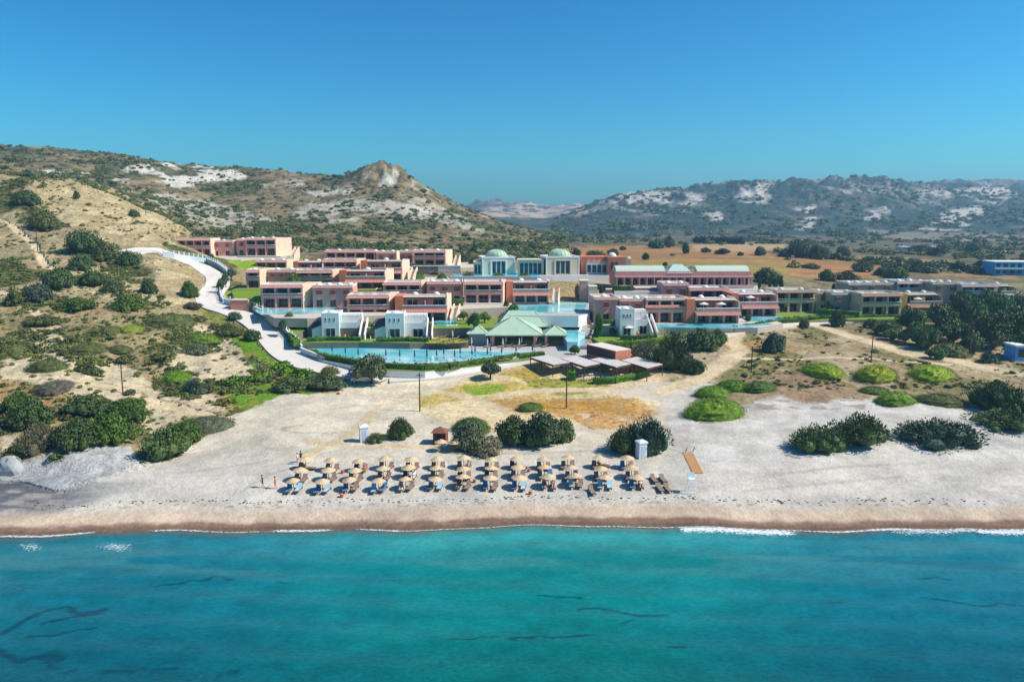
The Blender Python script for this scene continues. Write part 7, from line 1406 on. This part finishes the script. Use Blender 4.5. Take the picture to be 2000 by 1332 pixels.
# ------------------------------------------------------------ huts, poles, boardwalk, lifeguard chair, car
def cabin(u, v, label, w_=1.25, h=2.3):
    x, y, z = hit(u, v); t = thing('changing_cabin', label, 'cabin', (x, y, z), .35, 'white changing cabins on the beach'); WP = mat('white painted boards', 'e6eaee', var=.05)
    MB().box(-w_/2, w_/2, 0, w_, -.1, h).build('wall', WP, t); MB().add([(-w_/2-.1, -.1, h), (w_/2+.1, -.1, h), (w_/2+.1, w_+.1, h), (-w_/2-.1, w_+.1, h), (-w_/2-.1, -.1, h+.25), (w_/2+.1, -.1, h+.25), (w_/2+.1, w_+.1, h+.25), (-w_/2-.1, w_+.1, h+.25), (0, w_/2, h+.55)], [(0,3,2,1), (0,1,5,4), (1,2,6,5), (2,3,7,6), (3,0,4,7), (4,5,8), (5,6,8), (6,7,8), (7,4,8)]).build('roof', WP, t)
    MB().box(-.36, .36, -.04, -.002, .05, 1.95).build('door', mat('pale door', 'b9c4cc', var=.04), t)
cabin(712,864,'white changing cabin beside the low juniper, west of the hut'); cabin(1256,896,'white changing cabin in front of the big dark bush')
x, y, z = hit(858,868); HT = thing('beach_hut', 'small brown timber hut with a hipped shingle roof behind the umbrellas', 'hut', (x, y, z), -.15)
m = MB()
for k in range(9): place(shared(('hp',), lambda: MB().box(0, .22, -.05, 0, 0, 1.9).mesh('plank', BR)), 'plank', HT, (-1.0+.225*k, 0, 0)) if not 3 <= k <= 5 else None
MB().box(-1.0, 1.02, .0, 1.8, -.1, 1.9).build('wall', mat('hut boards', '7a5242', var=.15, scale=4), HT); MB().box(-.3, .36, -.03, -.001, 0, 1.7).build('door_shade_panel', DARK, HT)  # doorway is a dark sheet, its inner shade given by colour
MB().add([(-1.3, -.4, 1.9), (1.3, -.4, 1.9), (1.3, 2.1, 1.9), (-1.3, 2.1, 1.9), (0, .85, 2.7)], [(0,1,4), (1,2,4), (2,3,4), (3,0,4), (3,2,1,0)]).build('roof', mat('shingle roof', '8a5a44', var=.2, scale=5, bump=.5), HT)
PP = [(820,803,728,'wooden power pole on the sandy track, tallest near the beach'),(1106,797,712,'wooden power pole in the dry grass beside the taverna'),(240,768,713,'leaning wooden pole above the cushion bush on the left slope'),(1467,727,677,'wooden pole beside the sandy track'),(1701,708,655,'wooden pole between the lime cushions and the dirt road'),(1893,697,636,'wooden pole in front of the dark grove'),(74,492,447,'wooden pole beside the track on the left slope'),(285,421,400,'distant pole on the crest of the sandy hill')]
tops = []
for u, vb, vt, lb in PP:
    x, y, z = hit(u, vb); h = zY(vt, y)-z; t = thing('utility_pole', lb, 'pole', (x, y, z), group='wooden poles'); MB().tube((0, 0, -.5), (.05, 0, h), .14, .10, 8).build('shaft', POLEM, t); MB().box(-.6, .6, -.05, .05, h-.55, h-.43).build('crossarm', POLEM, t)
    for a in (-.5, 0, .5): place(shared(('ins',), lambda: MB().lathe([(.03, 0), (.05, .05), (.03, .14), (0, .15)], n=8).mesh('insulator', WHITE)), 'insulator', t, (a, 0, h-.43))
    tops.append(Vector((x, y, z+h-.3)))
def wire(a, b, lb):
    m = MB(); P_ = [a.lerp(b, k/12)-Vector((0, 0, 1.2*4*(k/12)*(1-k/12))) for k in range(13)]
    for p, q in zip(P_[:-1], P_[1:]): m.tube(p-a, q-a, .018, n=4)
    tag(m.build('overhead_wire', DARK, loc=a), lb, 'wire')
wire(tops[1], tops[3], 'thin overhead wire from the taverna pole to the pole by the sandy track'); wire(tops[3], tops[4], 'thin overhead wire crossing the dunes above the lime cushions'); wire(tops[4], tops[5], 'thin overhead wire running to the dark grove')
# boardwalk of planks, rope gate posts, lifeguard chair
a_, b_ = Vector(hit(1344,886)), Vector(hit(1364,926)); BW = thing('boardwalk', 'short orange timber boardwalk on the sand east of the umbrellas', 'boardwalk', a_); d = b_-a_; L = math.hypot(d.x, d.y); ang = math.atan2(d.y, d.x)+math.pi/2; PL = mat('orange timber', 'cf9a63', var=.12, scale=3)
nP = int(L/.3)
for k in range(nP): place(shared(('plank',), lambda: MB().box(-.75, .75, -.13, .13, 0, .06).mesh('plank', PL)), 'plank', BW, (d.x*k/nP, d.y*k/nP, d.z*k/nP+.06), ang)
for u, v in ((1337,884),(1352,882)):
    x, y, z = hit(u, v); tag(MB().tube((0, 0, -.3), (.25, -.5, .9), .05, n=6).tube((0, 0, .45), (.5, -.1, .45), .03, n=5).build('gate_post', POLEM, loc=(x, y, z)), ('leaning dark post at the west side of the boardwalk head' if u < 1340 else 'leaning dark post at the east side of the boardwalk head'), 'post')
x, y, z = hit(1350,962); LC = thing('lifeguard_chair', 'tall white metal lifeguard chair east of the empty loungers', 'lifeguard chair', (x, y, z), .1); WM = mat('white metal', 'e8edf2', var=.03, rough=.4)
for a in (-1, 1):
    for b in (-1, 1): MB().tube((a*.65, b*.6, -.1), (a*.38, b*.3, 1.9), .035, n=6).build('leg', WM, LC)
m = MB(); [m.tube((-.62+.07*k, -.58+.07*k, .3+.45*k), (.62-.07*k, -.58+.07*k, .3+.45*k), .03, n=5) for k in range(4)]; m.build('ladder_rung', WM, LC); MB().box(-.45, .45, -.35, .4, 1.9, 1.97).build('seat', WM, LC); MB().box(-.45, .45, .36, .42, 2.0, 2.7).build('backrest', WM, LC)
m = MB(); [m.tube((a*.45, -.3, 2.2), (a*.45, .4, 2.2), .03, n=5) for a in (-1, 1)]; [m.tube((a*.45, -.3, 1.95), (a*.45, -.3, 2.2), .03, n=5) for a in (-1, 1)]; m.build('armrest', WM, LC)
def car(u, v, rz, label, col):
    x, y, z = hit(u, v); t = thing('parked_car', label, 'car', (x, y, z+.14), rz); P_ = mat('car paint', col, rough=.25, var=.02, spec=.6); pr = [(-2.1,.35),(-2.1,.8),(-1.9,.95),(-1.1,1.0),(-.6,1.42),(.9,1.45),(1.6,1.0),(2.05,.9),(2.1,.35)]
    m = MB(); n = len(pr); m.v = [(a, -.82 if b < 1.1 else -.66, b) for a, b in pr]+[(a, .82 if b < 1.1 else .66, b) for a, b in pr]; m.f = [tuple(range(n)), tuple(range(2*n-1, n-1, -1))]+[(i, n+i, n+(i+1) % n, (i+1) % n) for i in range(n)]; m.m = [0]*len(m.f); m.build('body', P_, t)
    for s_ in (-1, 1): MB().add([(-1.0, s_*.80, 1.02), (1.45, s_*.80, 1.02), (.85, s_*.70, 1.40), (-.6, s_*.70, 1.38)], [(0,1,2,3)]).build('side_window', GLASS, t)
    MB().add([(-1.13, -.7, 1.03), (-1.13, .7, 1.03), (-.63, .6, 1.42), (-.63, -.6, 1.42)], [(0,1,2,3)]).build('windscreen', GLASS, t)
    for a in (-1.35, 1.35):
        for b in (-.78, .78):
            w_ = MB().tube((0, -.1, 0), (0, .1, 0), .32, n=16).build('wheel', DARK, t, (a, b, .32)); MB().tube((0, -.11, 0), (0, .11, 0), .18, n=12).build('rim', WM, w_)
    for b in (-.6, .6): MB().box(-2.13, -2.09, b-.15, b+.15, .65, .8).build('headlight', WM, t)
car(689,741,.4,'pale blue car half hidden under the olive tree','a9c0d4'); car(706,747,.1,'white car deep in the shade of the olive tree','dcdcda')
# ------------------------------------------------------------ pool loungers, parasols, tables
PLG = lounger_proto('pool_lounger', mat('dark wicker', '4a3a32', var=.15), mat('taupe cushion', 'a08c80', var=.08)); pf = True
def pool_lounger(u, v, zz, rz, lb, grp):
    global pf
    x, y, z = onZ(u, v, zz)
    if pf: o = PLG; o.location = (x, y, z); o.rotation_euler = (0, 0, rz); o['label'] = lb; o['group'] = grp; pf = False
    else: copy_tree(PLG, (x, y, z), rz, lb, grp)
k = 0; DK_ = [0]; CL = ['near the west tip of the pool', 'below the first villa', 'between the villas', 'below the second villa', 'below the yellow lawn', 'near the store room of the bar', 'in front of the bar']
for u in list(range(604, 905, 13)) + list(range(952, 1078, 14)):
    if random.random() < .12: continue
    zn = CL[min(6, int((u-600)//52) if u < 905 else 6)]; pool_lounger(u, 677.6+random.uniform(-1, 1.6)-(1.4 if u < 700 else 0), 6.03, -1.1+random.uniform(-.15, .15), (DK_.__setitem__(0, DK_[0]+1) or f'brown lounger on the pool deck {zn}, {NTH[(DK_[0]-1) % 26]} in line'), 'loungers on the pool deck')
for kk, (u, v) in enumerate(((822,661),(835,664),(848,658),(852,665),(866,660),(872,667),(884,656),(890,663),(899,659),(905,666),(880,671),(860,671),(841,655),(905,653))): pool_lounger(u, v, 7.68, -1.3+random.uniform(-.3, .3), f'brown lounger on the yellowing lawn, {NTH[sorted([822,835,848,852,866,872,884,890,899,905.5,880,860,841,905]).index(u if (u, v) != (905,666) else 905.5)]} from the west', 'loungers on the yellowing lawn')
for kk, (u, v) in enumerate(((652,700.5),(664,703),(676,704),(690,705.5),(780,712.5),(792,713),(826,712.5),(838,712.5),(850,716.5),(863,716.5),(866,711),(880,710.5),(882,716),(896,715),(896,709),(912,708),(912,713.5),(926,712.5),(926,706),(938,705),(950,704),(962,703),(976,706),(988,704.5))): pool_lounger(u, v, 6.1, 1.9+random.uniform(-.2, .2), f'dark lounger on the narrow pool lawn, {NTH[kk]} counting from its west end', 'loungers on the narrow lawn strip')
for k in range(16): pool_lounger(842+k*13.4, 533.2, 18.32, -1.2, f'lounger on the upper pool terrace, {NTH[k]} from the west', 'loungers of the upper pool')
FC = mat('folded parasol cloth', 'd8cabb', var=.06); FD = mat('dark folded parasol', '4a5560', var=.1)
def fold_proto(mm):
    t = thing('closed_parasol', '', 'parasol'); MB().tube((0, 0, -.2), (0, 0, 2.5), .035, n=6).build('pole', WM if mm is FC else DARK, t); MB().lathe([(.05, .9), (.20, 1.0), (.17, 1.7), (.09, 2.3), (0, 2.5)], n=8).build('folded_cloth', mm, t); MB().lathe([(0, 0), (.25, 0), (.25, .08), (0, .1)], n=10).build('base', DARK, t); return t
FP = [fold_proto(FC), fold_proto(FD)]; fu = [True, True]
def parasol(i, u, v, zz, lb, grp):
    x, y, z = onZ(u, v, zz)
    if fu[i]: o = FP[i]; o.location = (x, y, z); o['label'] = lb; o['group'] = grp; fu[i] = False
    else: copy_tree(FP[i], (x, y, z), 0, lb, grp)
for kk, (u, v) in enumerate(((612,676),(640,676),(649,672),(724,675),(733,672),(763,675),(772,672),(800,676),(824,676),(855,676),(892,671),(921,678),(952,680),(959,675),(982,680),(988,675),(1014,680),(1019,676))): parasol(0, u, v, 6.03, f'folded cream parasol on the pool deck, {NTH[kk]} from the west', 'folded cream parasols of the pool deck')
for kk, (u, v) in enumerate(((649,693),(675,697),(700,700),(754,702),(781,704),(810,705),(834,705),(834,700),(853,702),(867,699),(888,704),(899,698),(922,700),(928,695),(952,700),(958,693),(980,697),(1008,694),(1040,692))): parasol(1, u, v, 6.17, f'dark folded parasol on the seaward rim of the pool, {NTH[kk]} from the west', 'dark folded parasols along the pool rim')
for kk, (u, v) in enumerate(((832,657),(861,652),(876,650),(892,655),(884,664),(848,650))): parasol(0, u, v, 7.68, f'folded parasol among the loungers of the yellowing lawn, standing {["westmost", "farther back", "in the middle", "in front of the bar store", "near its front edge", "at its back edge"][kk]}', 'folded parasols of the yellowing lawn')
def open_parasol(u, v, zz, lb, r=1.3):
    x, y, z = onZ(u, v, zz); t = thing('open_parasol', lb, 'parasol', (x, y, z)); MB().tube((0, 0, 0), (0, 0, 2.4), .03, n=6).build('pole', WM, t); MB().lathe([(r, 2.0), (0, 2.55)], n=8).build('canopy', mat('parasol cloth', 'e6dfd4', var=.03), t)
for a in ((1374,609,13.2,'open cream parasol on the west half of the coral balcony'),(1408,609,13.2,'open cream parasol on the east half of the coral balcony'),(1465,595,13.4,'open cream parasol on the balcony of the set back pink block'),(1172,622,9.7,'open cream parasol at the foot of the brown pink wing'),(1227,655,8.0,'open cream parasol in front of the single villa'),(1792,597,11.5,'open cream parasol on the mustard block terrace')): open_parasol(*a)
TBL = thing('dining_table', '', 'table'); MB().box(-.55, .55, -.4, .4, .7, .76).build('table_top', mat('cream table', 'd8d0c4', var=.04), TBL); MB().tube((0, 0, 0), (0, 0, .7), .05, n=6).build('pedestal', DARK, TBL)
CH = thing('dining_chair', '', 'chair'); MB().box(-.22, .22, -.22, .22, .42, .48).build('seat', FC, CH); MB().box(-.22, .22, .18, .23, .48, .9).build('backrest', FC, CH)
lg = MB().box(-.02, .02, -.02, .02, 0, .42).mesh('leg', DARK); [place(lg, 'leg', CH, (a, b, 0)) for a in (-.19, .19) for b in (-.19, .19)]
tb = True
for j, (u, v) in enumerate([(1120,727),(1138,724),(1158,722),(1180,721),(1206,721),(1224,724),(1130,733),(1150,730),(1170,729),(1192,728),(1212,731),(1134,739),(1154,737),(1175,736),(1196,735),(1216,738),(1146,744),(1166,743),(1186,742),(1206,741)]):
    lb = f'cream table on the taverna floor, ' + (f'{NTH[j]} from the west under the canopies' if j < 6 else f'{NTH[j-6]} from the west behind the middle' if j < 11 else f'{NTH[j-11]} from the west in the middle' if j < 16 else f'{NTH[j-16]} from the west by the hedge'); x, y, z = onZ(u, v, ZT+.16)
    if tb: o = TBL; o.location = (x, y, z); o['label'] = lb; o['group'] = 'tables of the beach taverna'
    else: copy_tree(TBL, (x, y, z), 0, lb, 'tables of the beach taverna')
    for s_ in (-1, 1):
        if tb: c = CH; c.location = (x+s_*.85, y, z); c.rotation_euler = (0, 0, -s_*math.pi/2); c['label'] = 'west chair of the ' + lb.replace('cream ', '').replace(' on the taverna floor', ''); c['group'] = 'chairs of the beach taverna'; tb = False
        else: copy_tree(CH, (x+s_*.85, y, z), -s_*math.pi/2, ('west' if s_ < 0 else 'east')+' chair of the taverna ' + lb.replace('cream ', '').replace(' on the taverna floor', ''), 'chairs of the beach taverna')
# wire fence with posts along the verge
FW = [hit(u, v) for u, v in ((396,632),(412,645),(428,660),(446,678),(466,696),(484,712),(505,722),(522,730))]; t = thing('wire_fence', 'thin wire mesh fence on grey posts along the verge above the sandy gully', 'fence', FW[0]); o0 = Vector(FW[0]); WI = mat('galvanised wire', '9a9a96', var=.05)
for a, b in zip(FW[:-1], FW[1:]):
    a, b = Vector(a)-o0, Vector(b)-o0
    for q in (0, .5): place(shared(('fp',), lambda: MB().tube((0, 0, -.2), (0, 0, 1.6), .04, n=5).mesh('post', WI)), 'post', t, a.lerp(b, q))
    m = MB(); [m.tube(a+Vector((0, 0, h)), b+Vector((0, 0, h)), .012, n=3) for h in (.3, .6, .9, 1.2, 1.5)]; m.build('wire', WI, t)
# seaweed and driftwood on the strand, rocks on the bank
r = np.random.default_rng(9); m = MB()
for k in range(300):
    x = r.uniform(-62, 62); y = float(shoreY(x))+6.2+r.normal()*.35; z = ground(x, y); s = r.uniform(.05, .16); m.box(x-s, x+s, y-s*.6, y+s*.6, z-.02, z+.05)
tag(m.build('seaweed_wrack', mat('dry seaweed', '4a3a2a', var=.2)), 'thin line of dark seaweed wrack along the wet sand', kind='stuff')
def rock(u, v, wp, hp, lb, mt):
    x, y, z = hit(u, v); s = pxm(y, z); bm = bmesh.new(); bmesh.ops.create_icosphere(bm, subdivisions=3, radius=1)
    for q in bm.verts: f = .8+.5*float(fbm(np.array([q.co.x*1.3+u]), np.array([q.co.y*1.3+q.co.z*1.7]), 3, 3)[0]); q.co *= f
    me = bpy.data.meshes.new('rock'); bm.to_mesh(me); bm.free(); me.materials.append(mt); o = place(me, 'rock', None, (x, y+wp/2/s*.5, z), u, (wp/2/s, wp/2.6/s, hp/s*.9)); tag(o, lb, 'rock')
RK = mat('pale grey rock', 'b4b6b6', var=.12, scale=1.2, bump=1.0, bscale=2, col2='8a8a88'); rock(12,925,60,32,'pale grey boulder at the left edge of the beach beside the dark silt',RK)
r2 = mat('orange rubbish', 'c8663a', var=.2); x, y, z = hit(661,770); tag(MB().box(-.35, .35, -.2, .2, 0, .25).lathe([(.25, .2), (.2, .4), (0, .45)], n=8).build('orange_sack', r2, loc=(x, y, z)), 'small orange sack lying on the sand below the verge', 'sack')
